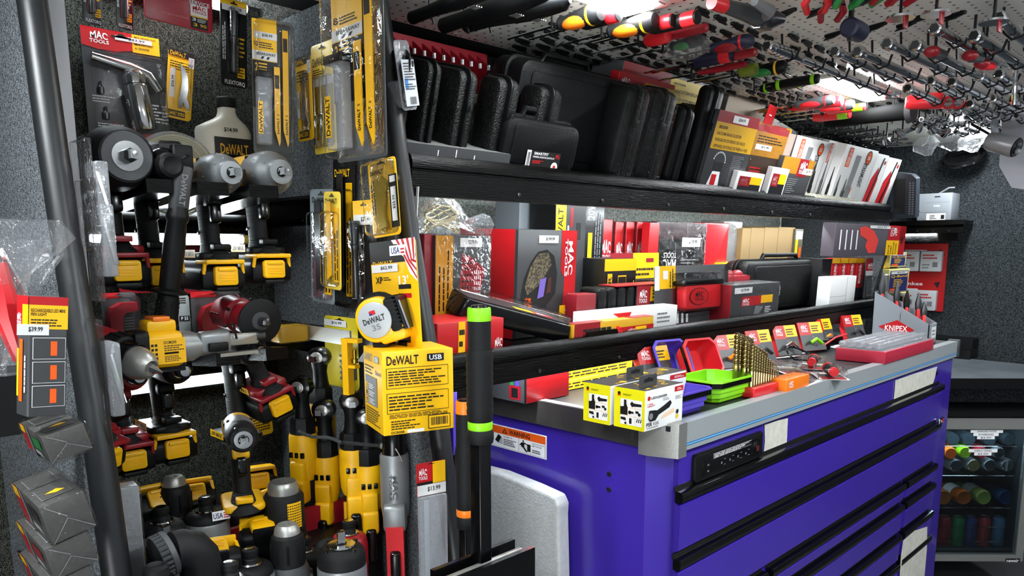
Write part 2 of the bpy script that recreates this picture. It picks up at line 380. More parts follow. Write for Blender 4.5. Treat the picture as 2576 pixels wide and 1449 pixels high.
# carpeted partitions with a foam edge tube; their front edge leans back towards the wall
def tube_y(z): return 1.172 + (z - 1.5) * .2
def partition(x, label, z0=.35, z1=2.005, thick=.03, yback=1.715, mt=CARP, tr=.02):
    m = MB(); m.prism([(tube_y(z0) + .01, z0), (yback, z0), (yback, z1), (tube_y(z1) + .01, z1)], x - thick / 2, x + thick / 2, mt, 'x')
    o = m.obj('shelf_partition'); tag(o, label, 'partition')
    q = MB(); q.tube([(x, tube_y(z) + .004 * math.sin(z * 9), z) for z in [z0 + (z1 - z0) * i / 14 for i in range(15)]], tr, TUBEM, seg=18); q.obj('edge_tube', o); return o
partition(.294, 'carpeted partition with thick dark edge tube, leftmost, beside the light boxes', tr=.019)
partition(.885, 'carpeted partition with dark edge tube between the power tools and the long shelves')
def partition_far():
    m = MB(); m.prism([(1.19, 1.55), (1.7, 1.55), (1.7, 2.0), (1.40, 2.0)], 3.52, 3.55, CARP, 'x'); m.prism([(1.3, 1.1), (1.7, 1.1), (1.7, 1.55), (1.19, 1.55)], 3.52, 3.55, CARP, 'x')
    tag(m.obj('shelf_partition'), 'small carpeted end panel at the right end of the upper shelf', 'partition')
partition_far()
# outer shelf bay left of the first partition: board and posts
m = MB(); m.box(.225, .262, 1.22, 1.235, .4, 2.0, mat('grey_post_paint', '#9a9a9e', .35))
tag(place(m.obj('upright_strip'), Matrix.Translation((.078, .04, 0))), 'tall pale grey metal upright behind the first edge tube', 'post')

# long shelves with moulded wooden front boards
def shelf(x0, x1, yf, zt, zb, zs, depth, label, tilt=0, screws=()):
    t = thing('display_shelf', label, 'shelf', Matrix.Translation(((x0 + x1) / 2, yf, zt)))
    w = (x1 - x0) / 2; h = zt - zb; m = MB()
    prof = [(0, -h), (.0, -h * .42), (.004, -h * .40), (.004, -h * .37), (-.001, -h * .35), (-.002, -h * .2), (.002, -h * .08), (.008, -.001), (.016, 0), (.02, -.004), (.02, -h)]
    m.prism([(a, b) for a, b in prof], -w, w, WOOD, 'x')
    fb = m.obj('front_board', t)
    for i, sx in enumerate(screws):
        q = MB(); q.lathe([(.0045, 0), (.0045, -.002), (.002, -.0026), (.0015, -.001)], DSTEEL, ax='y', seg=10, o=(sx - (x0 + x1) / 2, 0, -h * .82)); q.obj('screw', fb)
    m = MB(); r = math.radians(tilt); zz = zs - zt
    m.box(-w, w, .02, depth, -.016, 0, WOOD); o = m.obj('shelf_board', t); o.matrix_local = Matrix.Translation((0, 0, zz)) @ Matrix.Rotation(-r, 4, 'X')
    return t
shelf(.91, 3.515, 1.20, 1.686, 1.602, 1.668, .48, 'upper long black stained shelf with moulded front board, holding black cases', -16, [W.at(x, 505, y=1.2).x for x in (1305, 1515, 1681, 1821, 1943, 2040)])
shelf(.91, 3.50, 1.12, 1.291, 1.216, 1.268, .56, 'lower long black stained shelf with moulded front board, above the purple chest', -2.5, [W.at(x, 905, y=1.12).x for x in (1357, 1557, 1721, 1857, 1975, 2067, 2150)])
# LED strips below both shelves
for nm, y, z, x0, x1, lb in (('led_strip', 1.245, 1.649, 1.0, 3.4, 'lit LED strip under the upper shelf board'), ('led_strip', 1.17, 1.246, 1.0, 3.3, 'lit LED strip under the lower shelf board')):
    t = thing(nm, lb, 'light', ((x0 + x1) / 2, y, z)); m = MB(); w = (x1 - x0) / 2
    m.box(-w, w, -.008, .008, -.006, 0, STRIP); m.obj('light_bar', t); m = MB(); m.box(-w, w, -.011, .011, 0, .006, DGREY); m.box(-w, w, -.011, -.009, -.010, 0, DGREY); m.obj('channel', t)
# red gun rack strip behind the cases
t = thing('red_rack', 'red plastic rack with a row of slanted fins high behind the black cases', 'rack', (1.2, 1.5, 1.96)); m = MB()
m.box(-.29, .19, .0, .015, -.06, .04, DRED); m.obj('backplate', t)
for i in range(14):
    m = MB(); x = -.23 + i * .0295; m.prism([(-.045, -.012), (-.04, .0), (0, .03), (0, -.05)], x, x + .004, DRED, 'x'); m.box(x - .0005, x + .0045, -.046, -.04, -.012, .0, INKW); m.obj('fin', t)
# ------------------------------------------------ power tools
def battery(p, x, y, z, w=.082, l=.115, h=.055, col=BLK, latch=YEL, band=None):
    m = MB(); m.rbox((x, y + l/2, z - h * .62), (w, l, h * .76), col, r=.012, ax='x', b=.008); m.rbox((x, y + l/2 + .006, z - h * .15), (w * .82, l * .86, h * .3), col, r=.01, ax='x', b=.008)
    m.rbox((x, y + .004, z - h * .95), (w * .5, .03, .008), col, r=.003); b = m.obj('battery', p)
    q = MB(); q.rbox((x, y - .004, z - h * .52), (w * .52, .012, h * .62), latch, r=.006, ax='y', b=.003); q.rbox((x, y - .010, z - h * .3), (w * .4, .006, h * .13), latch, r=.003, ax='y', b=.002)
    for i in range(3): q.box(x - w*.17, x + w*.17, y - .0112, y - .009, z - h * (.5 + i * .08), z - h * (.47 + i * .08), latch)
    q.obj('latch', b)
    if band:
        q = MB(); q.rbox((x, y + .016, z - h * .06), (w * .86, .05, .008), band, r=.003, ax='y', b=.002); q.tube([(x - w*.44, y + .004, z - h*.45), (x - w*.42, y + .002, z - h*.15), (x - w*.3, y, z - h*.04), (x + w*.3, y, z - h*.04), (x + w*.42, y + .002, z - h*.15), (x + w*.44, y + .004, z - h*.45)], .0035, band, 6); q.obj('battery_trim', b)
    return b
def housing(p, y0, L, R, col, strip=None, brand=True, name='motor_housing'):
    m = MB(); m.lathe([(R * .75, y0), (R * .98, y0 + .006), (R, y0 + .02), (R, y0 + L - .02), (R * .9, y0 + L - .006), (R * .6, y0 + L)], col, ax='y', seg=24, sy=1.06)
    for i in range(4): m.box(-R * 1.01, -R * .96, y0 + L - .05 + i * .009, y0 + L - .046 + i * .009, -.012, .014, BLK)
    if brand:
        f = Face(m, (-R - .0012, y0 + L * .85, -.012), (0, -L * .7, 0), (0, 0, .024)); f.rect(0, 0, 1, 1, strip or col, 0); f.dw(.08, .2, .92, .8, INK if col != BLK else INKY)
    h = m.obj(name, p)
    q = MB()
    for sx in (-1, 1): q.lathe([(.0035, 0), (.0035, -.003), (.0015, -.0035)], BLK, o=(sx * R * .72, y0 - .001, R * .74), ax='y', seg=8)
    q.obj('screw', h); return h
def anvil(m, y, s=.0062, col=CHROME, ring=True):
    if ring: m.lathe([(.0095, y + .012), (.0095, y + .001), (.008, y)], BLKG, ax='y', seg=16)
    m.box(-s, s, y - .02, y + .002, -s, s, col); m.lathe([(s * .7, y - .021), (.001, y - .0212)], col, ax='y', seg=10, cap=False)
def nose(p, kind, R, acc):
    m = MB()
    if kind == 'cone':
        m.lathe([(R * 1.0, .075), (R * 1.02, .05), (R * .99, .03), (R * .86, .014), (R * .6, .004), (R * .56, -.002)], GREYT, ax='y', seg=26); m.lathe([(R * .56, -.002), (R * .54, -.009), (R * .3, -.0095)], GREYT, ax='y', seg=22)
        for a in range(8):
            an = a * PI / 4 + .2; m.cyl((R * .66 * math.cos(an), .0065, R * .66 * math.sin(an)), (R * .97 * math.cos(an), .03, R * .97 * math.sin(an)), .0018, GREYT, 6)
        f = Face(m, (-R * 1.03, .066, -R * .25), (0, -.022, 0), (.001, 0, R * .4)); f.text('XR', 0, 0, 1, 1, INK, 1)
        n = m.obj('nose_cone', p); q = MB(); anvil(q, -.011); q.obj('anvil', n)
    elif kind == 'cap':
        m.lathe([(R * .5, .0), (R * .78, .001), (R * .92, .007), (R * .99, .016), (R * 1.01, .034)], RUB, ax='y', seg=28); m.lathe([(R * 1.0, .034), (R * 1.03, .038), (R * 1.03, .062), (R * 1.0, .085)], GREYT, ax='y', seg=28); m.lathe([(R * .6, -.0008), (R * .58, -.003), (R * .3, -.0035)], CHROME, ax='y', seg=24)
        for a in range(4): an = a * PI / 2 + .5; m.cyl((R * .78 * math.cos(an), -.001, R * .78 * math.sin(an)), (R * .78 * math.cos(an), .004, R * .78 * math.sin(an)), .004, BLKG, 10)
        n = m.obj('nose_cap', p); q = MB(); anvil(q, -.006); q.obj('anvil', n)
    elif kind == 'big':
        m.lathe([(R, .08), (R * 1.03, .055), (R, .03), (R * .93, .012), (R * .8, .0)], RUB, ax='y', seg=28); m.lathe([(R * .78, .0), (R * .74, -.004), (R * .5, -.004)], DGREY, ax='y', seg=26)
        n = m.obj('nose_cone', p); q = MB(); q.lathe([(R * .48, -.003), (R * .46, -.006), (.012, -.006)], CHROME, ax='y', seg=24); q.lathe([(.012, -.005), (.0115, -.02)], BLKG, ax='y', seg=6); anvil(q, -.02, .0065, ring=False); q.obj('anvil', n)
    elif kind == 'sds':
        m.lathe([(R * 1.0, .06), (R * 1.02, .03), (R * .9, .012)], DGREY, ax='y', seg=24); m.lathe([(R * .74, .014), (R * .74, -.002), (R * .66, -.012), (R * .52, -.018)], BLKG, ax='y', seg=22); m.lathe([(R * .5, -.016), (R * .46, -.03), (R * .34, -.034), (R * .2, -.03)], RUB, ax='y', seg=20)
        n = m.obj('tool_holder', p)
    elif kind == 'kchuck':
        m.lathe([(R * .84, .03), (R * 1.0, .045), (R * 1.06, .07), (R * 1.06, .085)], acc, ax='y', seg=26); [m.box(R * 1.05 * math.cos(a * PI / 5) - .003, R * 1.05 * math.cos(a * PI / 5) + .003, .05, .08, R * 1.05 * math.sin(a * PI / 5) - .003, R * 1.05 * math.sin(a * PI / 5) + .003, acc) for a in range(10)]
        n = m.obj('clutch_ring', p); q = MB(); q.lathe([(R * .8, .03), (R * .8, -.01), (R * .74, -.022), (R * .6, -.027)], RUB, ax='y', seg=26); [q.rbox((R * .79 * math.cos(a * PI / 5), .005, R * .79 * math.sin(a * PI / 5)), (.004, .034, .004), BLK, r=.001) for a in range(10)]; q.obj('knurled_sleeve', n)
        q = MB(); q.lathe([(R * .62, -.024), (R * .58, -.036), (R * .44, -.043), (R * .2, -.043), (R * .16, -.03)], STEEL, ax='y', seg=24); q.obj('steel_jaws', n)
    elif kind == 'chuck':
        m.lathe([(R, .09), (R * 1.02, .06), (R * .95, .055)], acc, ax='y', seg=24); m.lathe([(R * .98, .056), (R * .98, .03), (R * .9, .026)], RUB, ax='y', seg=24)
        for a in range(14):
            an = a * PI / 7; m.box(R * .98 * math.cos(an) - .002, R * .98 * math.cos(an) + .002, .03, .054, R * .98 * math.sin(an) - .002, R * .98 * math.sin(an) + .002, RUB)
        n = m.obj('clutch_ring', p); q = MB()
        q.lathe([(R * .84, .03), (R * .86, .012), (R * .8, .006)], BLKG, ax='y', seg=26); q.lathe([(R * .72, .008), (R * .74, .0), (R * .66, -.012), (R * .48, -.024), (R * .34, -.027), (R * .3, -.02)], STEEL, ax='y', seg=26); q.lathe([(.008, -.03), (.001, -.05)], CHROME, ax='y', seg=6); q.obj('chuck', n)
    elif kind == 'hex':
        m.lathe([(R * .5, .0), (R * .72, .001), (R * .9, .006), (R * .98, .012), (R * 1.0, .018)], RUB if acc is not DRED else DRED, ax='y', seg=26); m.lathe([(R * .55, -.001), (R * .5, -.003), (R * .4, -.003)], CHROME, ax='y', seg=22); m.lathe([(R * .99, .018), (R * 1.03, .022), (R * 1.03, .06), (R, .08)], GREYT if acc is None else acc, ax='y', seg=26); n = m.obj('nose_cone', p); q = MB()
        q.lathe([(.013, .002), (.013, -.008), (.0115, -.01), (.0115, -.014), (.013, -.016), (.013, -.024), (.009, -.027), (.0045, -.0265), (.0045, -.02)], RUB, ax='y', seg=18); q.lathe([(.009, -.0272), (.006, -.0276)], CHROME, ax='y', seg=16); q.obj('hex_collar', n)
    elif kind == 'disc':
        m.lathe([(R * .9, .06), (R * .95, .03), (R * .7, .01)], acc or DRED, ax='y', seg=24); n = m.obj('gear_head', p); q = MB()
        q.lathe([(.040, .006), (.041, .002), (.041, -.001), (.037, -.003)], RUB, ax='y', seg=32); q.lathe([(.018, -.002), (.016, -.006)], DGREY, ax='y', seg=20); q.lathe([(.009, -.005), (.008, -.025), (.004, -.028)], DSTEEL, ax='y', seg=12); q.obj('sanding_disc', n)
def pistol(label, M, kind='cone', col=YEL, R=.037, acc=None, hcol=GRIP, batt=True, foot=None, latch=YEL, band=None, cat='power tool', name='impact_wrench', group=None, L=.1, hl=.102):
    t = thing(name, label, cat, M, group); nose(t, kind, R, acc); housing(t, .07, L, R * .97, col)
    m = MB(); T = Matrix.Rotation(math.radians(-6), 4, 'X')
    m.T = T; hy = .105; rings = []
    for z, a, b, dy in ((-.015, .019, .034, 0), (-.045, .018, .026, 0), (-.075, .0165, .023, .003), (-.11, .017, .023, .003), (-hl - .01, .018, .025, 0), (-hl - .024, .022, .034, -.004), (-hl - .034, .031, .044, -.006), (-hl - .043, .035, .048, -.006)):
        rings.append([(a * math.cos(i * PI / 8), hy + dy + b * math.sin(i * PI / 8), z) for i in range(16)])
    m.loft(rings, hcol); h = m.obj('handle', t)
    q = MB(); q.T = T
    for zz in (-.03, -.035): pass
    q.rbox((0, hy - .024, -.035), (.03, .022, .022), foot or col, r=.008, ax='x'); q.obj('handle_insert', h)
    q = MB(); q.T = T; q.rbox((0, hy - .03, -.058), (.019, .018, .036), BLKG, r=.008, ax='x', b=.005); q.obj('trigger', h)
    q = MB(); q.lathe([(.004, 0), (.004, -.002), (.002, -.0025)], BLKG, o=(-.0165, hy, -.1), ax='x', seg=8); q.obj('screw', h)
    q = MB(); q.rbox((0, hy - .004, -hl - .041), (.074, .1, .014), foot or BLK, r=.014, ax='z', b=.005); q.rbox((0, hy - .05, -hl - .024), (.03, .02, .01), foot or col, r=.003)
    f = Face(q, (-.0375, hy + .03, -hl - .043), (0, -.06, 0), (0, 0, .014)); f.rect(0, 0, 1, 1, YCARD, 1); f.text('20V MAX', .1, .2, .9, .8, INK, 2); q.obj('foot', t)
    if batt: battery(t, 0, hy - .062, -hl - .047, band=band, latch=latch)
    return t
def nz(px, py, y=1.30): p = W.at(px, py, y=y); return p
def atn(px, py, y=1.30, rz=0, rx=0, ry=0):
    p = nz(px, py, y); return TR(p.x, p.y, p.z, rx, ry, rz)
# top row hanging in the slotted board
pistol('big black impact wrench with round chrome nose, leftmost in the upper tool row', atn(318, 393, 1.27), 'big', RUB, R=.05, hcol=RUB, foot=DRED, band=DRED, L=.12)
t = pistol('black hammer drill with long black side handle hanging down in the upper tool row', atn(414, 420, 1.29), 'sds', YEL, R=.042, foot=BLK, band=YEL, name='hammer_drill')
m = MB(); m.tube([(.0, .012, .03), (.02, .0, .03), (.03, -.012, .01)], .014, BLK, 10); m.rbox((.024, -.006, .016), (.034, .03, .04), BLK, r=.006); sh = m.obj('side_handle', t)
m = MB(); T = Matrix.Translation((.022, -.02, .0)) @ Matrix.Rotation(math.radians(186), 4, 'X') @ Matrix.Rotation(math.radians(-8), 4, 'Y'); m.T = T
m.rbox((0, 0, .035), (.03, .022, .075), DGREY, r=.008); f = Face(m, (.008, -.0, .01), (0, 0, .05), (-.016, 0, 0))
m.lathe([(.014, .065), (.018, .08), (.018, .085), (.0155, .09), (.0175, .13), (.0165, .2), (.028, .204), (.028, .208), (.0165, .212), (.0185, .24), (.0185, .29), (.016, .325), (.022, .329), (.022, .334), (.012, .338)], BLK, seg=18)
for k in range(14):
    for a in range(9): an = a * PI / 4.5; m.box(.0175 * math.cos(an) - .0015, .0175 * math.cos(an) + .0015, .0175 * math.sin(an) - .0015, .0175 * math.sin(an) + .0015, .222 + k * .0068, .2255 + k * .0068, BLK)
f = Face(m, (-.006, .0115, .012), (0, 0, .05), (.012, 0, 0)); f.dw(0, .1, 1, .9, INKG); m.obj('grip', sh)
pistol('small grey and yellow impact wrench, third in the upper tool row', atn(577, 435, 1.28), 'cone', YEL, R=.036, foot=BLK, band=YEL)
pistol('larger grey and yellow impact wrench with ribbed nose, rightmost in the upper tool row', atn(702, 433, 1.30), 'cone', YEL, R=.041, foot=BLK, band=YEL)
# slotted boards
def toolboard(px, spec, z, label, yfront=1.262):
    t = thing('slotted_tool_board', label, 'rack', (.6, 1.5, z)); m = MB()
    xs = []
    x0 = .30 - .6; x1 = .868 - .6; pts = [(x0, .215)]
    pts.append((x0, 0.0)); 
    for a, b, yf in spec: pts += [(a - .6, .0), (a - .6 + .012, yf - 1.5), (b - .6, yf - 1.5), (b - .6, .0)]
    pts += [(x1, .0), (x1, .215)]
    m.T = Matrix.Translation((0, -.235, 0)) @ Matrix.Rotation(math.radians(-5), 4, 'X') @ Matrix.Translation((0, .235, 0)); m.prism(pts, -.011, .011, WOOD, 'z'); m.obj('slotted_board', t)
    m = MB(); m.prism([(.0, -.05), (.006, -.046), (.006, -.02), (.012, -.012), (.012, .01), (.004, .018), (0, .018)], -.02, .2, WOODX, 'y');     b = m.obj('side_bracket', t); b.matrix_local = Matrix.Translation((.272, 0, .0)) @ Matrix.Diagonal((-1, 1, 1, 1)); 
    for k in range(4):
        q = MB(); q.lathe([(.005, 0), (.005, .002), (.002, .003)], DSTEEL, o=(.006, .0 + k * .05, -.034), ax='x', seg=10); q.obj('screw', b)
    return t
def xr(a, b, y=1.262): return W.at(a, 470, y=y).x, W.at(b, 470, y=y).x
toolboard(None, [(*xr(215, 262), 1.27), (*xr(350, 436), 1.265), (*xr(478, 575), 1.262), (*xr(610, 700), 1.262)], W.at(520, 474, y=1.262).z, 'upper black wooden slotted board holding four power tools by their necks')
def xr2(a, b, y=1.262): return W.at(a, 920, y=y).x, W.at(b, 900, y=y).x
toolboard(None, [(*xr2(265, 315), 1.262), (*xr2(375, 465), 1.262), (*xr2(527, 605), 1.262), (*xr2(655, 725), 1.262)], W.at(420, 920, y=1.262).z, 'lower black wooden slotted board holding the drill, die grinder and sander')
# LED tubes on the back wall
for (a, b, lb) in (((228, 602), (623, 601), 'upper bright LED tube lamp glowing behind the power tool handles'), ((262, 991), (641, 942), 'lower bright LED tube lamp glowing behind the second row of handles')):
    p, q = W.at(*a, y=1.56), W.at(*b, y=1.56); L_ = q.x - p.x; zc = (p.z + q.z) / 2
    t = thing('led_tube_lamp', lb, 'light', ((p.x + q.x) / 2, 1.56, zc)); m = MB(); m.cyl((-L_/2, 0, 0), (L_/2 - .012, 0, 0), .0078, TUBEL, 16); m.obj('tube', t)
    m = MB(); m.cyl((L_/2 - .012, 0, 0), (L_/2 + .003, 0, 0), .0095, mat('amber_end_cap', '#d8c060', .4), 14); m.obj('end_cap', t)
    m = MB(); m.box(-L_/2, L_/2, .012, .02, -.012, .012, DGREY); [m.box(k * L_ * .35 - .006, k * L_ * .35 + .006, .0, .16, -.003, .003, DGREY) for k in (-1, 1)]; m.obj('holder', t)
t = thing('led_tube_lamp', 'bright LED tube lamp hidden behind the red sign at the top of the bay', 'light', (.56, 1.66, 2.025)); m = MB(); m.cyl((-.19, 0, 0), (.25, 0, 0), .0092, TUBEL, 14); m.obj('tube', t); m = MB(); m.box(-.19, .25, .01, .06, -.012, .012, DGREY); m.obj('holder', t)
# second row
pistol('dark red and black drill with steel chuck, at left on the lower slotted board', atn(348, 914, 1.23, rz=24, rx=14), 'chuck', DRED, R=.036, acc=DRED, foot=DRED, band=DRED, name='drill', L=.09)
t = thing('die_grinder', 'yellow and black file grinder lying sideways across the lower slotted board', 'power tool', TR(*nz(500, 868, 1.275), 0, 0, 0) @ Matrix.Diagonal((.76, .76, .76, 1))); m = MB()
m.rbox((-.085, 0, 0), (.085, .07, .08), YEL, r=.02, ax='x', b=.012); m.rbox((-.13, 0, 0), (.03, .076, .088), BLK, r=.012, ax='x', b=.005)
f = Face(m, (-.118, -.0358, -.03), (.075, 0, 0), (0, 0, .055)); f.rect(0, 0, 1, 1, YEL, 1)
for i in range(4):
    for j in range(2): f.rect(.05 + j * .1, .2 + i * .17, .12 + j * .1, .3 + i * .17, INK, 2)
f.text('DCM200', .4, .78, .75, .9, INK); f.lines(.4, .5, .95, .75, 3); f.rect(.4, .38, .8, .46, INKR); f.text('WARNING', .42, .39, .78, .45, INK, 3); f.lines(.4, .08, .9, .34, 4)
f = Face(m, (-.1455, .0, -.04), (0, 0, .08), (0, -.03, 0)); f.rect(0, 0, 1, 1, YCARD, 1); f.dw(.05, .15, .95, .85); m.obj('motor_housing', t)
m = MB(); m.rbox((-.085, 0, .05), (.062, .05, .028), YEL, r=.008, ax='y', b=.006); m.rbox((-.085, -.0, .066), (.036, .052, .01), ORNG, r=.003); m.obj('switch', t)
m = MB(); m.lathe([(.036, -.043), (.034, -.02), (.026, .0), (.022, .04)], GREYT, ax='x'); m.rbox((.03, -.01, .006), (.07, .035, .05), GREYT, r=.012, ax='x'); m.rbox((.03, -.034, -.004), (.045, .012, .02), BLK, r=.005); m.obj('gear_head', t)
m = MB(); m.rbox((.09, -.01, .006), (.09, .014, .026), STEEL, r=.005, ax='y'); m.cyl((.05, -.01, .018), (.145, -.01, .014), .006, CHROME); m.cyl((.13, -.01, .01), (.15, -.01, .01), .012, DSTEEL); m.tube([(.05, -.03, .04), (.07, -.03, .045), (.075, -.03, .01)], .003, BLK, 6); m.box(.04, .13, -.02, -.0, -.03, -.022, STEEL); m.obj('belt_arm', t)
pistol('dark tool with small black hex collar, on the lower slotted board behind the file grinder', atn(640, 880, 1.33), 'hex', RUB, R=.03, acc=DGREY, foot=BLK, name='impact_driver', batt=False, hl=.14)
pistol('red sander with flat black round disc, rightmost on the lower slotted board', atn(655, 808, 1.28, rz=0, rx=4, ry=-18), 'disc', DRED, R=.034, acc=DRED, foot=DRED, band=DRED, name='disc_sander', L=.08, hl=.11)
t = pistol('tool with black neck and big black battery, second along the lower slotted board', atn(452, 930, 1.33), 'hex', DGREY, R=.028, acc=DGREY, foot=BLK, band=YEL, name='screwgun', hl=.075)
pistol('drill with red foot and headlamp, its grip hanging at left below the lower board', atn(338, 945, 1.33), 'hex', DRED, R=.028, acc=DRED, foot=DRED, band=DRED, name='screwgun', hl=.08)
t = pistol('compact yellow impact wrench with round grey nose, hanging below the lower board', atn(612, 1106, 1.22, rz=-20), 'cap', YEL, R=.027, foot=YEL, hcol=GRIP, batt=False, L=.06)
# upright tools standing nose up in the bottom of the bay
def upright(px, py, y, label, kind, col=YEL, R=.036, acc=None, rz=0, foot=None, name='impact_wrench', L=.1, **k):
    k.setdefault('batt', False); k.setdefault('hl', .09)
    p = W.at(px, py, y=y); p.z -= {'kchuck': .043, 'hex': .027, 'cap': .027, 'sds': .034}[kind]; return pistol(label, TR(p.x, p.y, p.z, -90, 0, 0) if not rz else Matrix.Translation(p) @ Matrix.Rotation(math.radians(rz), 4, 'Z') @ Matrix.Rotation(math.radians(-90), 4, 'X'), kind, col, R, acc, foot=foot, name=name, L=L, **k)
upright(436, 1198, 1.42, 'black drill standing up with bright steel chuck, tallest at left of the bottom group', 'kchuck', RUB, R=.036, acc=BLK, rz=160, name='drill')
upright(405, 1274, 1.30, 'grey nose tool standing upright at the left of the bottom group, black collar on top', 'hex', RUB, R=.037, acc=GREYT, rz=170, name='impact_driver')
upright(412, 1322, 1.20, 'small grey impact wrench standing upright in front at lower left, square chrome tip', 'cap', YEL, R=.032, rz=200)
upright(517, 1248, 1.33, 'grey and yellow impact driver with flag sticker standing upright in the bottom group', 'hex', YEL, R=.038, acc=None, rz=150, name='impact_driver')
t = bpy.context.view_layer.update(); p = W.at(535, 1312, y=1.29); m = MB(); f = Face(m, (0, 0, 0), (.03, -.006, 0), (0, .001, .017)); f.rect(0, 0, 1, 1, INKW, 0); f.text('USA', .06, .2, .6, .8, NAVYK, 1); [f.rect(.64, .18 + k * .24, .94, .3 + k * .24, INKR, 1) for k in range(3)]; fo = m.obj('flag_sticker'); fo.matrix_world = Matrix.Translation(p); tl = [o for o in COL.objects if o.get('label', '').startswith('grey and yellow impact driver with flag')][0]; fo.parent = tl; fo.matrix_parent_inverse = tl.matrix_world.inverted()
upright(572, 1248, 1.42, 'grey and yellow impact wrench with silver tip standing upright behind the flag tool', 'cap', YEL, R=.037, rz=150)
upright(721, 1318, 1.17, 'black drill with large knurled chuck standing upright at front centre', 'kchuck', DGREY, R=.037, acc=DGREY, rz=170, name='drill')
upright(765, 1350, 1.24, 'dark driver with black collar standing upright beside the knurled drill chuck', 'hex', RUB, R=.033, acc=BLK, rz=150, name='impact_driver')
upright(857, 1335, 1.10, 'large silver grey impact wrench with chrome square tip standing upright at lower right', 'cap', YEL, R=.042, rz=160)
upright(877, 1308, 1.22, 'red collared black driver standing upright behind the large silver wrench', 'hex', DRED, R=.035, acc=DRED, rz=190, name='impact_driver')
upright(629, 1378, 1.17, 'grey nosed impact driver standing upright at the bottom, right of the black elbow', 'hex', RUB, R=.037, acc=GREYT, rz=190, name='impact_driver')
upright(578, 1412, 1.08, 'black collared driver cut by the bottom edge below the grey nosed driver', 'hex', RUB, R=.034, acc=DGREY, rz=180, name='impact_driver')
upright(391, 1420, 1.05, 'black tool with smooth round collar cut by the bottom edge at lower left', 'sds', BLK, R=.036, rz=180, name='rotary_hammer')
# heat gun like tool with perforated steel top
t = thing('heat_gun', 'black and yellow heat gun standing up with perforated steel outlet and warning label', 'power tool', Matrix.Translation(W.at(711, 1200, y=1.27))); m = MB()
m.lathe([(.024, -.008), (.027, -.012), (.0285, -.02), (.0285, -.035)], STEEL, seg=24); m.lathe([(.0, -.0075), (.024, -.0079)], mat('perforated_steel', '#8b8b88', .4, metal=.8, var=.7, vs=420), seg=24, cap=False); m.obj('outlet', t)
m = MB(); m.lathe([(.033, -.03), (.037, -.036), (.038, -.1), (.04, -.115), (.04, -.13)], RUB, seg=28)
for i in range(7):
    a0 = -1.9 + i * .11; a1 = a0 + .11; m.add([(.0386*math.cos(a0), .0386*math.sin(a0), -.092), (.0386*math.cos(a1), .0386*math.sin(a1), -.092), (.0384*math.cos(a1), .0384*math.sin(a1), -.042), (.0384*math.cos(a0), .0384*math.sin(a0), -.042)], [(0, 1, 2, 3)], YCARD)
    for j in range(9): m.add([(.0389*math.cos(a0), .0389*math.sin(a0), -.088 + j*.005), (.0389*math.cos(a1 - .03), .0389*math.sin(a1 - .03), -.088 + j*.005), (.0389*math.cos(a1 - .03), .0389*math.sin(a1 - .03), -.0862 + j*.005), (.0389*math.cos(a0), .0389*math.sin(a0), -.0862 + j*.005)], [(0, 1, 2, 3)], INK)
m.obj('barrel', t); m = MB(); m.lathe([(.041, -.13), (.043, -.135), (.042, -.2), (.036, -.24)], YEL, seg=28); m.obj('motor_housing', t)
# black elbow dust tool
t = thing('elbow_nozzle', 'thick black rubber elbow with a ribbed grey ring collar, front of the bottom group', 'tool', Matrix.Translation(W.at(490, 1390, y=1.1))); m = MB()
m.tube([(.008 + .0, 0, -.16), (.008, 0, -.03), (.004, -.002, -.008), (-.006, -.003, .007), (-.02, -.003, .013), (-.032, -.003, .013)], [.031, .031, .031, .03, .029, .029], RUB, 20); m.obj('elbow', t)
m = MB(); T = Matrix.Translation((-.034, -.003, .013)) @ Matrix.Rotation(math.radians(-12), 4, 'Y'); m.T = T; m.lathe([(.03, .0), (.034, -.002), (.034, -.009), (.03, -.011)], DGREY, ax='x', seg=28)
for i in range(26): an = i * PI / 13; m.box(-.022, -.010, .0315 * math.cos(an) - .0018, .0315 * math.cos(an) + .0018, .0315 * math.sin(an) - .0018, .0315 * math.sin(an) + .0018, DGREY)
m.lathe([(.031, -.011), (.031, -.022), (.02, -.024)], RUB, ax='x', seg=28); m.obj('ring_collar', t)
# battery bases and yellow/black battery packs seen between the upright tools
for i, (px, py, y, rz, rx, lb) in enumerate(((545, 1450, 1.20, -20, -80, 'black battery pack with yellow button lying beside the black elbow'), (660, 1385, 1.27, -15, -78, 'black battery pack with yellow button and charge lights, middle of the bottom group'),
        (640, 1205, 1.50, -15, -10, 'black battery pack with yellow label leaning at the back of the bay'), (485, 1262, 1.50, -15, -35, 'black battery pack with yellow strap leaning behind the flag tool'), (385, 1280, 1.46, 0, -35, 'black battery pack with yellow strap leaning at far left behind the drill'))):
    t = thing('battery_pack', lb, 'battery', Matrix.Translation(W.at(px, py, y=y)) @ Matrix.Rotation(math.radians(rz), 4, 'Z') @ Matrix.Rotation(math.radians(rx), 4, 'X')); battery(t, 0, -.05, .03, band=YEL)
m = MB(); m.rbox((0, 0, 0), (.075, .012, .035), YEL, r=.01, ax='y'); m.rbox((.0, -.008, -.002), (.024, .006, .014), YEL, r=.005, ax='y', b=.002); m.rbox((0, .02, -.045), (.075, .05, .06), BLK, r=.01, ax='y')
tag(place(m.obj('jobsite_light'), Matrix.Translation(W.at(650, 1258, y=1.42)) @ Matrix.Rotation(math.radians(-8), 4, 'Y')), 'yellow and black tool base with moulded badge behind the silver tipped wrench', 'tool')
m = MB(); m.box(-.3, .3, -.1, .28, -.012, 0, BLK); tag(place(m.obj('bottom_tray'), Matrix.Translation((.575, 1.35, .93))), 'black tray board at the bottom of the power tool bay', 'tray')
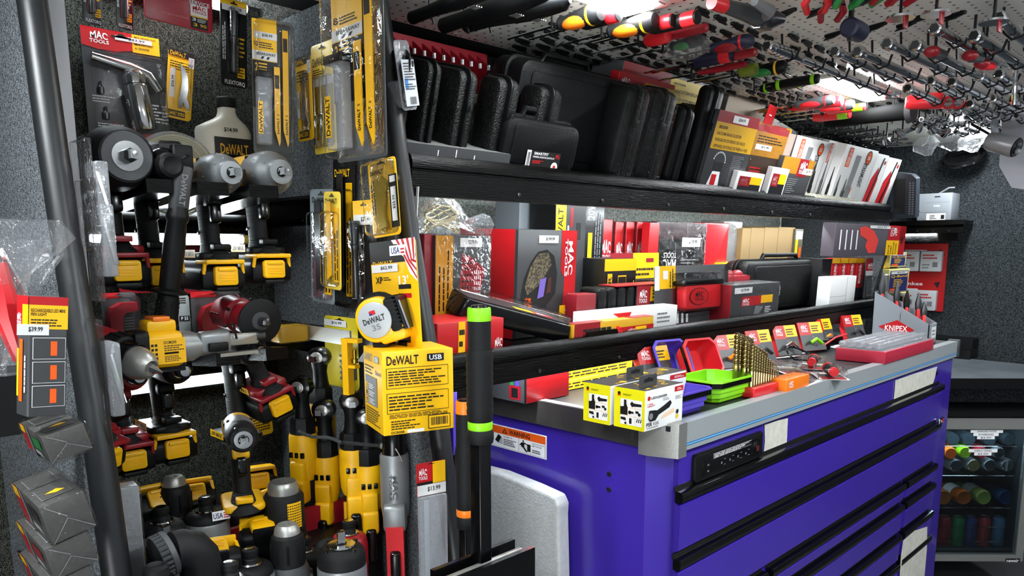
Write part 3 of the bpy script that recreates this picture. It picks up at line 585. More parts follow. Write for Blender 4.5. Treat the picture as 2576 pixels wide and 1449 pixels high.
m = MB(); m.box(-.295, .29, -.006, .006, -.05, .012, DRED); tag(place(m.obj('red_rail'), Matrix.Translation((.575, 1.33, .965))), 'dark red rail across the bottom tool tray', 'rail')
# long ratchets hanging on the partition
def ratchet(px, py, x, label, k=1, rz=-60):
    p = W.at(px, py, x=x); t = thing('cordless_ratchet', label, 'power tool', Matrix.Translation(p) @ Matrix.Rotation(math.radians(rz), 4, 'Z') @ Matrix.Diagonal((1.14, 1.14, 1.02, 1)), 'cordless ratchets hanging in a row'); m = MB()
    m.lathe([(.012, -.012), (.021, -.008), (.022, .004), (.02, .012)], BLKG, ax='y', seg=20); m.tube([(0, 0, -.01), (0, 0, -.03), (0, .002, -.05), (0, .002, -.065)], [.016, .013, .014, .017], BLK, 14); m.lathe([(.021, -.062), (.023, -.067), (.023, -.095)], BLK, seg=8); m.obj('ratchet_head', t)
    m = MB(); m.lathe([(.012, -.0125), (.01, -.0135)], STEEL, ax='y', seg=18); m.box(-.0055, .0055, -.032, -.012, -.0055, .0055, CHROME); m.obj('square_drive', t)
    UPT = Matrix.Translation((0, 0, .055)); m = MB(); m.T = UPT; m.lathe([(.024, -.15), (.0255, -.155), (.0255, -.2), (.024, -.23), (.02, -.245)], YEL, seg=20)
    m.rbox((0, -.012, -.225), (.03, .034, .045), YEL, r=.008, ax='x', b=.006); m.rbox((0, -.018, -.265), (.03, .03, .05), YEL, r=.008, ax='x', b=.006)
    for a in (-.011, .0, .011): m.rbox((a, -.024, -.19), (.007, .004, .011), BLKG, r=.001, ax='y')
    f = Face(m, (-.0265, .012, -.225), (0, 0, .07), (0, -.014, 0)); f.dw(0, .1, 1, .9); m.obj('motor_housing', t)
    m = MB(); m.T = UPT; m.rbox((0, -.03, -.31), (.018, .018, .07), BLKG, r=.008, ax='x', b=.005); m.obj('paddle_switch', t)
    m = MB(); m.T = UPT; m.tube([(0, .004, -.235), (0, .004, -.27), (0, .003, -.33), (0, .003, -.40), (0, 0, -.44)], [.02, .019, .018, .019, .022], GRIP, 16); m.tube([(-.017, -.006, -.26), (-.017, -.01, -.33), (-.014, -.014, -.35)], .004, YEL, 6)
    f = Face(m, (-.0205, .004, -.41), (0, 0, .07), (0, -.01, 0)); f.rect(-.05, -.1, 1.05, 1.1, YCARD, 0); f.text('BRUSHLESS', 0, .1, 1, .9, INK, 1); m.obj('grip', t)
    m = MB(); m.T = UPT; m.rbox((0, 0, -.455), (.05, .06, .03), YEL, r=.01); m.rbox((0, 0, -.49), (.055, .066, .05), BLK, r=.01); m.obj('battery', t); return t
ratchet(803, 898, .80, 'yellow black ratchet with the highest head, beside the lower slotted board, leftmost but one', rz=-55)
ratchet(757, 972, .74, 'yellow black ratchet hanging leftmost with its square drive pointing left', rz=-60)
ratchet(815, 1030, .78, 'yellow black ratchet with low head, in front of the tallest one', rz=-50)
ratchet(884, 1010, .81, 'yellow black ratchet with flat square head beside the yellow carton', rz=-30)
ratchet(922, 1050, .83, 'yellow black ratchet mostly hidden under the yellow carton', rz=-30)
p = W.at(990, 1090, x=.84); t = thing('angle_drill', 'grey and red cordless tool with engraved logo hanging beside the yellow ratchets', 'power tool', Matrix.Translation(p) @ Matrix.Rotation(math.radians(-40), 4, 'Z')); m = MB()
m.lathe([(.016, .06), (.02, .03), (.018, .01), (.022, .0), (.0225, -.02), (.024, -.04)], BLKG, seg=20); m.obj('collar', t)
m = MB(); m.lathe([(.027, -.04), (.029, -.045), (.029, -.15), (.026, -.17)], GREYT, seg=24); m.rbox((0, -.014, -.165), (.045, .05, .06), GREYT, r=.014, ax='x')
f = Face(m, (-.011, -.0302, -.13), (.022, 0, 0), (0, 0, .055)); f.logo(.1, .02, .9, .98, DGREY, 1, -90)
for i in range(4): m.box(.008 + i * .006 - .015, .011 + i * .006 - .015, -.0305, -.028, -.155, -.137, BLKG)
m.obj('motor_housing', t); m = MB(); m.prism([(-.042, -.18), (.02, -.18), (.022, -.215), (.0, -.235), (-.008, -.36), (-.03, -.37), (-.034, -.25)], -.017, .017, REDP, 'x'); m.obj('handle', t)
m = MB(); m.rbox((0, -.036, -.285), (.02, .02, .11), BLKG, r=.009, ax='x', b=.006); m.obj('paddle_switch', t); m = MB(); m.rbox((0, .012, -.3), (.03, .034, .13), BLKG, r=.01, ax='x'); m.obj('battery', t)
# braided security cable
a, b = W.at(745, 1082, x=.70), W.at(960, 1122, x=.83); c_ = W.at(850, 1112, x=.74); m = MB()
pts = [a + (c_ - a) * i / 6 + Vector((0, -.01, -.004 * math.sin(i))) for i in range(7)] + [c_ + (b - c_) * i / 6 for i in range(1, 7)]
m.tube(pts, .0035, mat('braided_cord', '#3a3d3e', .8, var=.6, vs=300), 8); q = b; t = m.obj('security_cable'); tag(t, 'dark braided security cable with steel spring end slung across the ratchets', 'cable')
m = MB(); d = Vector((.0, -.02, -.001)); m.tube([q, q + d * .8], .006, STEEL, 12); m.tube([q + d * .6, q + d * 2.4 + Vector((.0, 0, .006)), q + d * 3.2 + Vector((0, 0, -.008)), q + d * 3.4 + Vector((0, 0, -.014)), q + d * 2.6 + Vector((0, 0, -.016))], .0012, STEEL, 6); m.obj('spring_clip', t)
# ------------------------------------------------ hanging cards and blister packs
def card(name, label, cat, M, w, h, base, cb=None, shell=None, parts=(), r=.008, hole=True, group=None, t=.0012, sh=CLR):
    """card hangs in local x-z, face towards -y, origin top left; parts: (name, MB) in local coordinates; shell = list of clear blister blocks (x0,x1,z0,z1,depth)"""
    o = thing(name, label, cat, M, group); m = MB(); m.rbox((w/2, 0, -h/2), (w, t, h), base, r=r, ax='y', b=.0002)
    f = Face(m, (0, -t/2 - .0001, -h), (w, 0, 0), (0, 0, h))
    if hole: f.poly([(.5 + .13 * a, 1 - .035 - b * .02) for a, b in ((-1, 1), (-1, .3), (-.35, .1), (-.25, -.8), (.25, -.8), (.35, .1), (1, .3), (1, 1))], INK, 3)
    if cb: cb(f)
    m.obj('card', o)
    for nm, mb in parts: mb.obj(nm, o)
    for i, s in enumerate(shell or ()):
        q = MB(); q.rbox(((s[0]+s[1])/2, -s[4]/2 - .001, (s[2]+s[3])/2), (s[1]-s[0], s[4], s[3]-s[2]), sh, r=min(.01, (s[1]-s[0])*.3), ax='y', b=min(.004, s[4]*.4), seg=3); q.obj('blister', o)
    return o
def bk(pxl, pyt, pxr, pyb, y=1.68):           # rectangle on a plane facing the aisle
    a = W.at(pxl, pyt, y=y); b = W.at(pxr, pyb, y=y); return Matrix.Translation(a), b.x - a.x, a.z - b.z
def sd(pxl, pyt, pxr, pyb, x=.85, rz=-90):    # rectangle on the partition, facing left
    a = W.at(pxl, pyt, x=x); b = W.at(pxr, pyb, x=x); return Matrix.Translation(a) @ Matrix.Rotation(math.radians(rz), 4, 'Z'), a.y - b.y, a.z - b.z
# grease gun card
M, w, h = bk(200, 62, 418, 372, 1.69)
g = MB(); g.T = Matrix.Translation((w * .62, -.022, -h * .62)) @ Matrix.Rotation(math.radians(-9), 4, 'Y'); g.lathe([(.022, -.055), (.0235, -.05), (.0235, .03), (.021, .034), (.0235, .036), (.0235, .05), (.02, .058), (.012, .062)], CHROME, seg=24)
g2 = MB(); g2.T = g.T; g2.tube([(.045, 0, .02), (.03, 0, .05), (-.005, 0, .065), (-.07, 0, .088)], [.009, .012, .014, .01], CHROME, 12)
k1 = MB(); k1.lathe([(.006, -.012), (.006, 0), (.003, .004), (.002, .012)], DSTEEL, o=(w*.18, -.008, -h*.52), seg=10); k2 = MB(); k2.lathe([(.006, -.012), (.006, 0), (.003, .004), (.002, .012)], DSTEEL, o=(w*.22, -.008, -h*.74), seg=10)
def cb(f):
    f.poly([(0, 1), (0, .84), (.4, .8), (.48, .83), (.64, .85), (.64, 1)], RED, 1); f.rect(.64, .84, 1, 1, YCARD, 1); f.logo(.1, .87, .34, .975); f.text('MINI GREASE GUN', .67, .965, .95, .985); f.text('MINI PISTOLET', .67, .905, .92, .925); f.text('A GRAISSE', .67, .87, .86, .89); f.tag('$43.99', .42, .925, .9, .965, 3)
    f.lines(.08, .35, .36, .42, 3, INKW); f.lines(.72, .22, .98, .4, 6, INKW); f.lines(.12, .05, .45, .18, 6, INKW); f.poly([(.2, 0), (.95, 0), (.8, .12), (.55, .08), (.35, .2)], DRED, 1)
card('grease_gun_pack', 'red and dark blister card with chrome mini grease gun, price 43.99', 'tool pack', M, w, h, GCARD, cb, [(w*.08, w*.96, -h*.96, -h*.22, .045)], [('cylinder', g), ('spout', g2), ('coupler', k1), ('coupler', k2)])
def pruner(f):
    f.rect(0, .9, 1, 1, INK, 1); f.dw(.06, .905, .66, .97, INKY, 3); f.rect(.78, .78, 1, .93, TAGW, 2); f.text('1.5"', .82, .86, .96, .91); f.text('3.8cm', .82, .8, .97, .85); f.lines(.08, .7, .8, .84, 4); f.rect(.1, .03, .75, .12, INK, 2); f.dw(.13, .045, .42, .1, INKY, 4); f.text('DCPR320', .46, .045, .72, .1, INKY, 4)
def blade(w, h):
    m = MB(); m.prism([(w*a, -h*b) for a, b in ((.42, .2), (.6, .26), (.75, .4), (.78, .58), (.74, .7), (.86, .8), (.82, .86), (.68, .84), (.62, .76), (.55, .86), (.45, .86), (.44, .72), (.5, .6), (.52, .46))], -.008, -.004, CHROME, 'y'); return m
M, w, h = bk(424, 118, 500, 300, 1.68)
card('pruner_blade_pack', 'yellow card with curved steel pruner blade on the back wall beside the grease gun', 'tool pack', M @ Matrix.Rotation(math.radians(7), 4, 'Y'), w, h * 1.02, YCARD, lambda f: (pruner(f), f.tag('$26.99', .1, .3, .3, .72, 3, 90)), [(w*.25, w*.9, -h*.9, -h*.18, .01)], [('blade', blade(w, h))])
M, w, h = sd(743, 148, 790, 350, .835)
card('pruner_blade_pack', 'yellow card with curved dark blade hanging on the partition left of the drill bit card', 'tool pack', M, w, h, YCARD, lambda f: (pruner(f), f.tag('$26.99', .05, .28, .22, .6, 3, 90)), [(w*.25, w*.9, -h*.9, -h*.18, .01)], [('blade', blade(w, h))])
# long black driver cards
def flex(f):
    f.rect(0, .92, 1, 1, YCARD, 1); f.text('FLEXTORQ', .14, .02, .9, .075, INKW, 3); f.lines(.66, .35, .9, .6, 5, INKY); f.rect(.62, .12, .9, .24, YCARD, 2); f.lines(.64, .13, .88, .23, 3); f.lines(.06, .3, .2, .75, 2, INKW, vert=True)
def shaft(w, h, z0=.15, z1=.85, r=.008, x=.42):
    m = MB(); m.lathe([(r * .6, -h*z1), (r * .7, -h*(z1-.1)), (r*.7, -h*.5), (r, -h*.48), (r, -h*.44), (r*.8, -h*.43), (r*1.1, -h*.3), (r * 1.1, -h*z0)], DSTEEL, o=(w*x, -.012, 0), seg=14); return m
for a, lb, yy in (((203, -120, 268, 68), 'black card with short flexible bit holder, top left corner of the back wall', 1.66), ((288, -110, 345, 80), 'black card with short flexible bit holder left of the red sign', 1.66), ((553, -10, 632, 225), 'black card with long socket driver hanging above the white bottle, price 26.99', 1.60)):
    M, w, h = bk(*a, yy); card('bit_holder_pack', lb, 'tool pack', M @ Matrix.Rotation(math.radians(3), 4, 'Y'), w, h, BCARD, (lambda f: (flex(f), f.tag('$26.99', .05, .86, .95, .93, 4))) if a[0] == 553 else flex, [(w*.25, w*.6, -h*.85, -h*.1, .02)], [('shaft', shaft(w, h))])
# red sign
M, w, h = bk(358, -130, 541, 80, 1.60); m = MB(); m.rbox((w/2, 0, -h/2), (w, .004, h), mat('red_sign', '#a8182c', .3), r=.008, ax='y', b=.0005); f = Face(m, (0, -.0022, -h), (w, 0, 0), (0, 0, h))
f.text('SERVICE', .64, .38, .95, .44, INKW); f.text('DEWALT', .34, .43, .62, .48, mat('pink_ink', '#e88a94', .5)); f.text('POWER TOOLS?', .0, .37, .5, .42, MATS['pink_ink']); f.text('Look for this logo in our Flyers!', .06, .12, .62, .16, MATS['pink_ink'])
f.rect(.66, .2, .92, .38, INKW, 1); f.logo(.68, .25, .9, .37, INKR, 3); f.rect(.66, .19, .92, .21, INKY, 2); f.rect(.66, .02, .92, .19, INK, 1); f.text('3', .68, .13, .74, .18, INKW); f.lines(.76, .12, .9, .18, 3, INKW); f.text('3', .7, .05, .76, .1, INKY); f.text('90', .8, .05, .9, .1, INKY); f.rect(.78, .03, .785, .11, INKW)
tag(place(m.obj('red_sign'), M @ Matrix.Rotation(math.radians(2.5), 4, 'Y')), 'dark red printed shop sign with white logo panel at the top of the back wall', 'sign')
# oil bottle
p = W.at(565, 400, y=1.56); p2 = W.at(565, 246, y=1.56); H = p2.z - p.z; t = thing('oil_bottle', 'off white plastic oil bottle with black cap and black yellow label, price 14.99', 'bottle', (p.x, p.y, 1.60)); HH = p2.z - 1.60
BOT = mat('off_white_plastic', '#cfcabb', .42); m = MB(); m.T = Matrix.Translation((0, 0, 0))
rings = []
for z, a, b, dx in ((0, .052, .026, 0), (.006, .056, .029, 0), (HH*.66, .056, .029, 0), (HH*.7, .053, .028, 0), (HH*.75, .04, .024, .006), (HH*.79, .026, .021, .009), (HH*.82, .019, .019, .01), (HH*.86, .0165, .0165, .01), (HH*.92, .0165, .0165, .01)):
    rings.append([(dx + (abs(math.cos(i*PI/14)) ** .6) * (1 if math.cos(i*PI/14) >= 0 else -1) * a, (abs(math.sin(i*PI/14)) ** .7) * (1 if math.sin(i*PI/14) >= 0 else -1) * b, z) for i in range(28)])
m.loft(rings, BOT); m.obj('body', t); m = MB(); m.lathe([(.019, HH*.9), (.02, HH*.91), (.02, HH*.99), (.018, HH)], RUB, o=(.01, 0, 0), seg=28)
m.obj('cap', t); m = MB(); f = Face(m, (-.032, -.0298, HH*.1), (.08, 0, 0), (0, 0, HH*.5)); f.rect(0, .56, 1, 1, INK, 1); f.rect(0, 0, 1, .56, mat('label_gold', '#d29a22', .4), 1); f.dw(.14, .68, .88, .88, MATS['label_gold']); f.rect(.12, .64, .9, .66, MATS['label_gold']); f.text('BAR & CHAIN', .05, .36, .8, .5); f.text('BIODEGRADABLE', .05, .22, .75, .32); f.text('$14.99', .26, 1.1, .62, 1.19); m.obj('label', t)
# trimmer line coil on the upper board
t = thing('line_coil', 'pale translucent coil of trimmer line standing behind the hammer drill', 'coil', Matrix.Translation((W.at(437, 400, y=1.45).x, 1.45, 1.635)) @ Matrix.Rotation(math.radians(14), 4, 'X')); m = MB()
CO = mat('coil_line', '#b5b48c', .3)
for i in range(7): m.tube([((.072 - .004 * i) * math.cos(a * PI / 18), .004 * (i % 3), (.072 - .004 * i) * math.sin(a * PI / 18)) for a in range(36)], .0022, CO, 6, closed=True)
m.obj('line', t); m = MB(); m.lathe([(.05, -.004), (.078, -.004), (.078, .012), (.05, .012)], CLRT, ax='y', seg=30); m.obj('case', t)
# reciprocating blade packs
def sawpack(M, w, h, label, qty, price):
    def cb(f):
        f.rect(0, .62, .62, 1, YCARD, 1); f.rect(0, .35, .62, .7, INK, 2); f.text(qty, .04, .80, .14, .84, INK, 3); f.lines(.17, .79, .55, .84, 3, l=3); f.rect(0, .705, .62, .77, TAGW, 3); f.text('BREAKAWAY', .1, .738, .58, .762, INK, 4); f.poly([(.2, .712), (.26, .712), (.3, .732), (.24, .732)], INK, 4); f.poly([(.34, .712), (.4, .712), (.44, .732), (.38, .732)], INK, 4)
        f.text('2', .06, .62, .13, .68, INKY, 4); f.lines(.15, .62, .4, .69, 3, INKY, 4)
        if price: f.tag(price, .04, .86, .62, .91, 4)
    bs = []
    for x, z0, z1 in ((.58, .34, .9), (.8, .06, .9)):
        b = MB(); b.prism([(w*(x-.07), -h*z0), (w*(x+.07), -h*z0), (w*(x+.07), -h*z1), (w*(x+.04), -h*(z1+.03)), (w*(x-.07), -h*(z1-.09))], -.012, -.010, YEL, 'y'); f = Face(b, (w*(x+.045), -.0122, -h*(z1-.06)), (0, 0, h*.22), (-w*.07, 0, 0)); f.dw(0, .1, .55, .9); f.text('2', .62, .2, .68, .8)
        b.box(w*(x-.06), w*(x+.05), -.0125, -.0118, -h*(z0+.16), -h*(z0+.06), INK); [b.box(w*(x+.068), w*(x+.078), -.0118, -.0102, -h*(z0+.02+k*.012), -h*(z0+.026+k*.012), YEL) for k in range(int((z1-z0)*70))]; bs.append(('saw_blade', b))
    c = MB(); c.rbox((w*.22, -.016, -h*.68), (w*.36, .022, h*.5), CLRT, r=.005, ax='z'); c.rbox((w*.22, -.016, -h*.415), (w*.38, .026, h*.05), BLK, r=.004, ax='z'); f = Face(c, (w*.16, -.0275, -h*.86), (0, 0, h*.24), (-w*.12, 0, 0)); f.rect(0, 0, 1, 1, INKY, 0); f.dw(.04, .15, .96, .85, INK, 1)
    o = card('saw_blade_pack', label, 'tool pack', M, w, h, mat('smoky_pack', '#4b4e50', .3), None, [(w*.02, w*.98, -h*.985, -h*.015, .03)], bs + [('blade_case', c)], hole=False, t=.001, sh=CLR)
    m = MB(); f = Face(m, (0, -.002, -h), (w, 0, 0), (0, 0, h)); cb(f); m.obj('printed_insert', o)
a = W.at(632, 45, y=1.42); M, w, h = bk(632, 45, 735, 395, 1.42); sawpack(M @ Matrix.Rotation(math.radians(-12), 4, 'Z') @ Matrix.Rotation(math.radians(2), 4, 'Y'), w * 1.05, h, 'clear pack of yellow reciprocating saw blades priced 38.99, beside the white bottle', '10', '$38.99')
M, w, h = sd(834, -20, 975, 392, .80); sawpack(M, w, h, 'large clear pack of yellow reciprocating saw blades at the top beside the edge tube', '8', '')
# bit card behind it
M, w, h = sd(782, 118, 850, 380, .85); ps = []
for i in range(3):
    b = MB(); x = w * (.2 + i * .28); b.lathe([(.0022, -h*.92), (.003, -h*.84), (.0042, -h*.8), (.0042, -h*.72), (.0055, -h*.71), (.0055, -h*.64), (.0025, -h*.63), (.0022, -h*.4), (.001, -h*.3)], BLKG if i == 2 else CHROME, o=(x, -.008, 0), seg=10); ps.append(('drill_bit', b))
card('drill_bit_pack', 'yellow card with three hex shank drill bits behind the large saw blade pack', 'tool pack', M, w, h, YPALE, lambda f: (f.dw(.08, .8, .6, .88), f.lines(.08, .7, .5, .78, 4), f.rect(.0, .62, 1, .69, TAGW, 2)), [(w*.05, w*.95, -h*.95, -h*.3, .012)], ps)
# lower narrow blade packs
for a, x, base, lb, pr in (((838, 400, 905, 775), .855, BCARD, 'long narrow black and yellow blade pack behind the two narrow clear packs', ''), ((780, 476, 850, 762), .82, mat('silver_pack', '#7d868c', .25), 'narrow clear blade pack priced 21.99 on the partition', '$21.99'), ((815, 482, 866, 728), .81, YPALE, 'narrow yellow blade pack priced 13.99 on the partition', '$13.99')):
    M, w, h = sd(*a, x); b = MB(); b.prism([(w*.3, -h*.1), (w*.55, -h*.1), (w*.6, -h*.85), (w*.35, -h*.9)], -.008, -.006, YEL if x < .815 else DSTEEL, 'y')
    def cb(f, pr=pr, base=base):
        f.dw(.1, .88, .8, .93, INKY if base is BCARD else INK); f.rect(.6, .08, .9, .84, YEL, 1); f.lines(.62, .1, .88, .8, 2, vert=True)
        if pr: f.tag(pr, .35, .15, .6, .5, 4, 90)
    card('blade_pack', lb, 'tool pack', M @ Matrix.Rotation(math.radians(3), 4, 'Y'), w, h, base, cb, [(w*.05, w*.95, -h*.97, -h*.2, .014)], [('saw_blade', b)])
# ratchet card, multi tool blades
M, w, h = sd(888, 506, 952, 760, .82); b = shaft(w, h, .2, .98, .009, .25)
card('socket_driver_pack', 'black and yellow card with chrome socket driver priced 26.99 behind the oscillating blade pack', 'tool pack', M, w, h, BCARD, lambda f: (f.rect(0, .8, 1, 1, YCARD, 1), f.tag('$26.99', .05, .76, 1, .86, 4)), [(w*.1, w*.5, -h*.98, -h*.22, .022)], [('shaft', b)])
M, w, h = sd(925, 412, 1000, 600, .80); b = MB(); b.prism([(w*a, -h*c) for a, c in ((.3, .34), (.4, .24), (.5, .33), (.6, .22), (.75, .3), (.72, .4), (.66, .46), (.68, .52), (.62, .62), (.6, .74), (.68, .88), (.4, .92), (.42, .7), (.36, .55), (.34, .45))], -.01, -.006, mat('gold_blade', '#8d7a2c', .3, metal=.6), 'y')
card('oscillating_blade_pack', 'yellow card with claw shaped oscillating tool blade priced 25.99 near the edge tube', 'tool pack', M @ Matrix.Rotation(math.radians(-5), 4, 'Y'), w, h, YCARD, lambda f: (f.rect(.72, .1, 1, .78, INK, 1), f.rect(.76, .68, .95, .76, TAGW, 2), f.dw(.08, .82, .55, .88), f.lines(.06, .3, .22, .78, 2, vert=True), f.tag('$25.99', .78, .18, .96, .62, 4, 90)), [(w*.02, w*.98, -h*.98, -h*.02, .02)], [('blade', b)])
# tape measure card with tape
M, w, h = sd(930, 612, 1052, 898, .78)
def cb(f):
    f.rect(0, .8, 1, 1, INK, 1); f.poly([(.5, 1), (.62, .9), (.75, .84), (.85, .7), (1, .62), (1, 1)], INKW, 2)
    for i in range(4): f.poly([(.6 + i*.11, 1), (.65 + i*.11, 1), (.82 + i*.05, .82), (1, .66 + i*.07), (1, .64 + i*.07), (.8 + i*.05, .8)], INKR, 3)
    f.rect(.46, .86, .8, .95, INKW, 4); f.text('USA', .5, .875, .68, .935, NAVYK, 5); f.rect(.7, .875, .78, .89, INKR, 5); f.rect(.7, .905, .78, .92, INKR, 5)
    f.dw(.06, .78, .5, .82, INKY, 3); f.tag('$62.99', .04, .72, .62, .79, 5); f.text('XP', .1, .62, .26, .68, INK, 3); f.lines(.28, .64, .44, .68, 2); f.text("13'", .62, .6, .82, .68, INKW, 3); f.rect(.6, .56, .86, .6, INK, 2); f.poly([(.56, .5), (.62, .53), (.62, .47)], INKR, 3); f.rect(.62, .48, .86, .52, INKR, 2)
    f.rect(.1, .02, .45, .08, INK, 3); f.text('SURVIVES A 60', .12, .03, .43, .07, INKY, 4); f.rect(.52, .08, .78, .16, INK, 3); f.rect(.5, .03, .7, .1, INK, 3)
card('tape_measure_card', 'big yellow backing card with flag print behind the large tape measure, price 62.99', 'tool pack', M @ Matrix.Rotation(math.radians(-4), 4, 'Y'), w, h, YCARD, cb)
p = W.at(958, 802, x=.745); t = thing('tape_measure', 'large yellow and black tape measure with round silver face and belt clip', 'tape measure', Matrix.Translation(p) @ Matrix.Rotation(math.radians(-58), 4, 'Z') @ Matrix.Rotation(math.radians(-18), 4, 'Y'))
m = MB(); m.rbox((0, 0, 0), (.076, .048, .078), YEL, r=.034, ax='y', b=.006, seg=8); m.rbox((.02, 0, -.03), (.05, .044, .03), YEL, r=.008, ax='y'); m.obj('case', t)
m = MB(); m.tube([(.035 * math.cos(a), 0, .037 * math.sin(a)) for a in [i * PI / 12 for i in range(-3, 14)]], .011, RUB, 10); m.rbox((.032, .0, .0), (.022, .05, .06), RUB, r=.008, ax='y'); m.rbox((-.01, 0, -.042), (.03, .03, .014), RUB, r=.004)
for k in range(9): m.box(.03, .046, -.026, .026, -.028 + k * .007, -.025 + k * .007, RUB)
m.obj('grip', t); m = MB(); m.lathe([(.031, -.0245), (.031, -.027), (.029, -.028)], mat('silver_label', '#a9adb0', .35), ax='y', seg=32); f = Face(m, (-.026, -.0282, -.026), (.052, 0, 0), (0, 0, .052)); f.dw(.1, .42, .9, .62, INK, 1, 0); f.text('35', .34, .16, .66, .36, INKG, 1); f.rect(.4, .68, .62, .82, INKR, 1); f.rect(.4, .68, .5, .75, NAVYK, 2); m.obj('face_label', t)
m = MB(); m.tube([(.05, -.02, .02), (.052, -.02, -.03)], .003, DSTEEL, 6); m.box(.045, .052, -.02, .018, -.03, .028, DSTEEL); m.obj('belt_clip', t)
# black stand below the card and the yellow carton
p = W.at(1000, 890, x=.80); m = MB(); m.prism([(-.03, -.05), (.05, -.05), (.05, .0), (.0, -.0)], -.0, .04, BLK, 'x'); 
m = MB(); m.prism([(0, -.075), (.13, -.075), (.0, .04)], 0, .045, GCARD, 'x'); tag(place(m.obj('card_wedge'), Matrix.Translation((.79, 1.10, W.at(1000, 920, x=.80).z + .072))), 'dark grey wedge shaped lower part of the tape measure display', 'display')
a = W.at(966, 925, x=.70); b = W.at(1085, 905, x=.78); ll = W.at(888, 925, x=.62)
def fr_(f):
    f.dw(.06, .84, .5, .95); f.rect(.62, .86, .86, .95, INK, 2); f.text('USB', .65, .875, .83, .935, INKW, 3)
    for (y0, y1, n) in ((.56, .8, 6), (.26, .5, 5)):
        for q in ((.05, y0, .92, y0 + .006), (.05, y1, .92, y1 + .006), (.05, y0, .058, y1), (.914, y0, .92, y1)): f.rect(*q, INK, 2)
        f.lines(.08, y0 + .03, .88, y1 - .02, n, l=2)
    f.lines(.08, .2, .9, .25, 3); f.rect(.62, .03, .94, .2, INK, 2); f.rect(.63, .04, .93, .19, YCARD, 3); f.bar(.66, .07, .9, .17, INK, 4); f.lines(.1, .06, .5, .18, 4); f.text('DCR008', .1, .015, .28, .045); f.rect(.32, .01, .56, .05, TAGW, 2)
def lf_(f):
    f.dw(.08, .84, .5, .94, INKG); f.rect(.6, .85, .86, .93, INKG, 2); f.text('USB', .63, .86, .83, .92, INKW, 3); f.lines(.1, .68, .6, .8, 3); f.text('Bluetooth', .66, .7, .95, .76, INKG); f.rect(.1, .3, .72, .66, INKG, 2)
    for k, c in enumerate(('3', '1', '90')): f.rect(.13, .5 - k * .09, .26, .57 - k * .09, INKY, 3); f.text(c, .16, .51 - k * .09, .23, .56 - k * .09, INK, 4); f.lines(.3, .5 - k * .09, .6, .57 - k * .09, 3, INKW, 3)
    f.lines(.1, .06, .85, .27, 7)
M0 = Matrix.Translation(W.at(966, 1098, x=.70)) @ Matrix.Rotation(math.radians(-17), 4, 'Z')
t = carton(Frame(M0), 'speaker_carton', 'yellow cardboard carton with black print and barcode hanging by the edge tube', 'box', 0, .128, 0, .105, 0, .142, YCARD, front=fr_, left=lf_)
# 16.99 card and clamp
M, w, h = sd(815, 792, 905, 985, .845); card('square_pack', 'yellow green card priced 16.99 behind the small ratchet heads', 'tool pack', M, w, h, mat('yellow_green_card', '#c9b71c', .4), lambda f: (f.tag('$16.99', .03, .86, .7, .95, 4), f.rect(.12, .66, .66, .8, STEEL, 3), f.lines(.45, .1, .95, .5, 5), f.rect(.5, .15, .95, .35, INK, 2)), r=.012)
p = W.at(886, 905, x=.79); t = thing('bar_clamp', 'yellow metal clamp with a small brass screw beside the yellow carton', 'clamp', Matrix.Translation(p) @ Matrix.Rotation(math.radians(-70), 4, 'Z')); m = MB(); m.box(-.018, -.012, -.008, .008, -.07, .04, YEL); m.box(-.02, .02, -.008, .008, .034, .042, YEL); m.box(-.02, .012, -.008, .008, -.016, -.010, YEL); m.box(-.018, -.004, -.009, .009, -.07, .04, YEL); m.obj('frame', t)
m = MB(); m.lathe([(.007, -.006), (.007, .002), (.004, .003), (.004, .02)], mat('brass', '#b8942f', .3, metal=1), o=(.006, 0, .0), seg=14); m.obj('screw', t)
# steel rule / saw strip
a, b = W.at(752, 815, x=.80), W.at(880, 850, x=.80); m = MB(); m.box(0, .004, -(a.y - b.y), 0, -.03, 0, STEEL); tag(place(m.obj('steel_strip'), Matrix.Translation((.80, a.y, a.z))), 'short flat steel strip with a hole on the partition above the bracket', 'strip')
# priced clear sleeve at the lower right of the partition
M, w, h = sd(1047, 1170, 1108, 1248, .90, -70); t = card('long_sleeve_pack', 'long clear sleeve with red and yellow header card priced 13.99 on the edge tube', 'tool pack', Matrix.Translation(W.at(1047, 1168, x=.79) + Vector((-.0, -.0, 0))) @ Matrix.Rotation(math.radians(-12), 4, 'Z'), .058, .062, RED, lambda f: (f.rect(.55, .35, 1, 1, YCARD, 2), f.logo(.06, .5, .36, .85, INKW, 3), f.rect(0, .12, 1, .42, INK, 1), f.tag('$13.99', 0, .02, 1, .34, 4)), r=.002)
m = MB(); m.rbox((.029, -.004, -.165), (.056, .012, .205), CLRT, r=.004, ax='y', b=.002); m.obj('sleeve', t); m = MB(); m.rbox((.018, -.002, -.16), (.01, .003, .18), LGREY, r=.002, ax='y'); m.obj('blade', t)
# clear hook box on the upper right of the tube
p = W.at(985, 95, x=.88); M = Matrix.Translation(W.at(988, 100, x=.86)) @ Matrix.Rotation(math.radians(18), 4, 'Z') @ Matrix.Rotation(math.radians(-12), 4, 'Y')
t = card('clear_hook_pack', 'clear hang pack with white printed back sticking out beside the edge tube at top', 'tool pack', M, .05, .125, CLRT, None, [(.004, .046, -.12, -.04, .006)], hole=False)
m = MB(); m.box(.004, .046, -.009, -.008, -.118, -.035, mat('printed_white', '#b9bfc6', .5)); f = Face(m, (.004, -.0092, -.118), (.042, 0, 0), (0, 0, .083)); f.lines(.1, .55, .9, .95, 7); f.lines(.1, .35, .9, .5, 3); f.rect(.08, .38, .3, .6, BLUEK, 2); f.bar(.3, .04, .8, .2); m.obj('printed_back', t)
m = MB(); m.rbox((.025, .016, -.095), (.042, .03, .05), CLRT, r=.006, ax='y', b=.003); m.obj('tray', t)
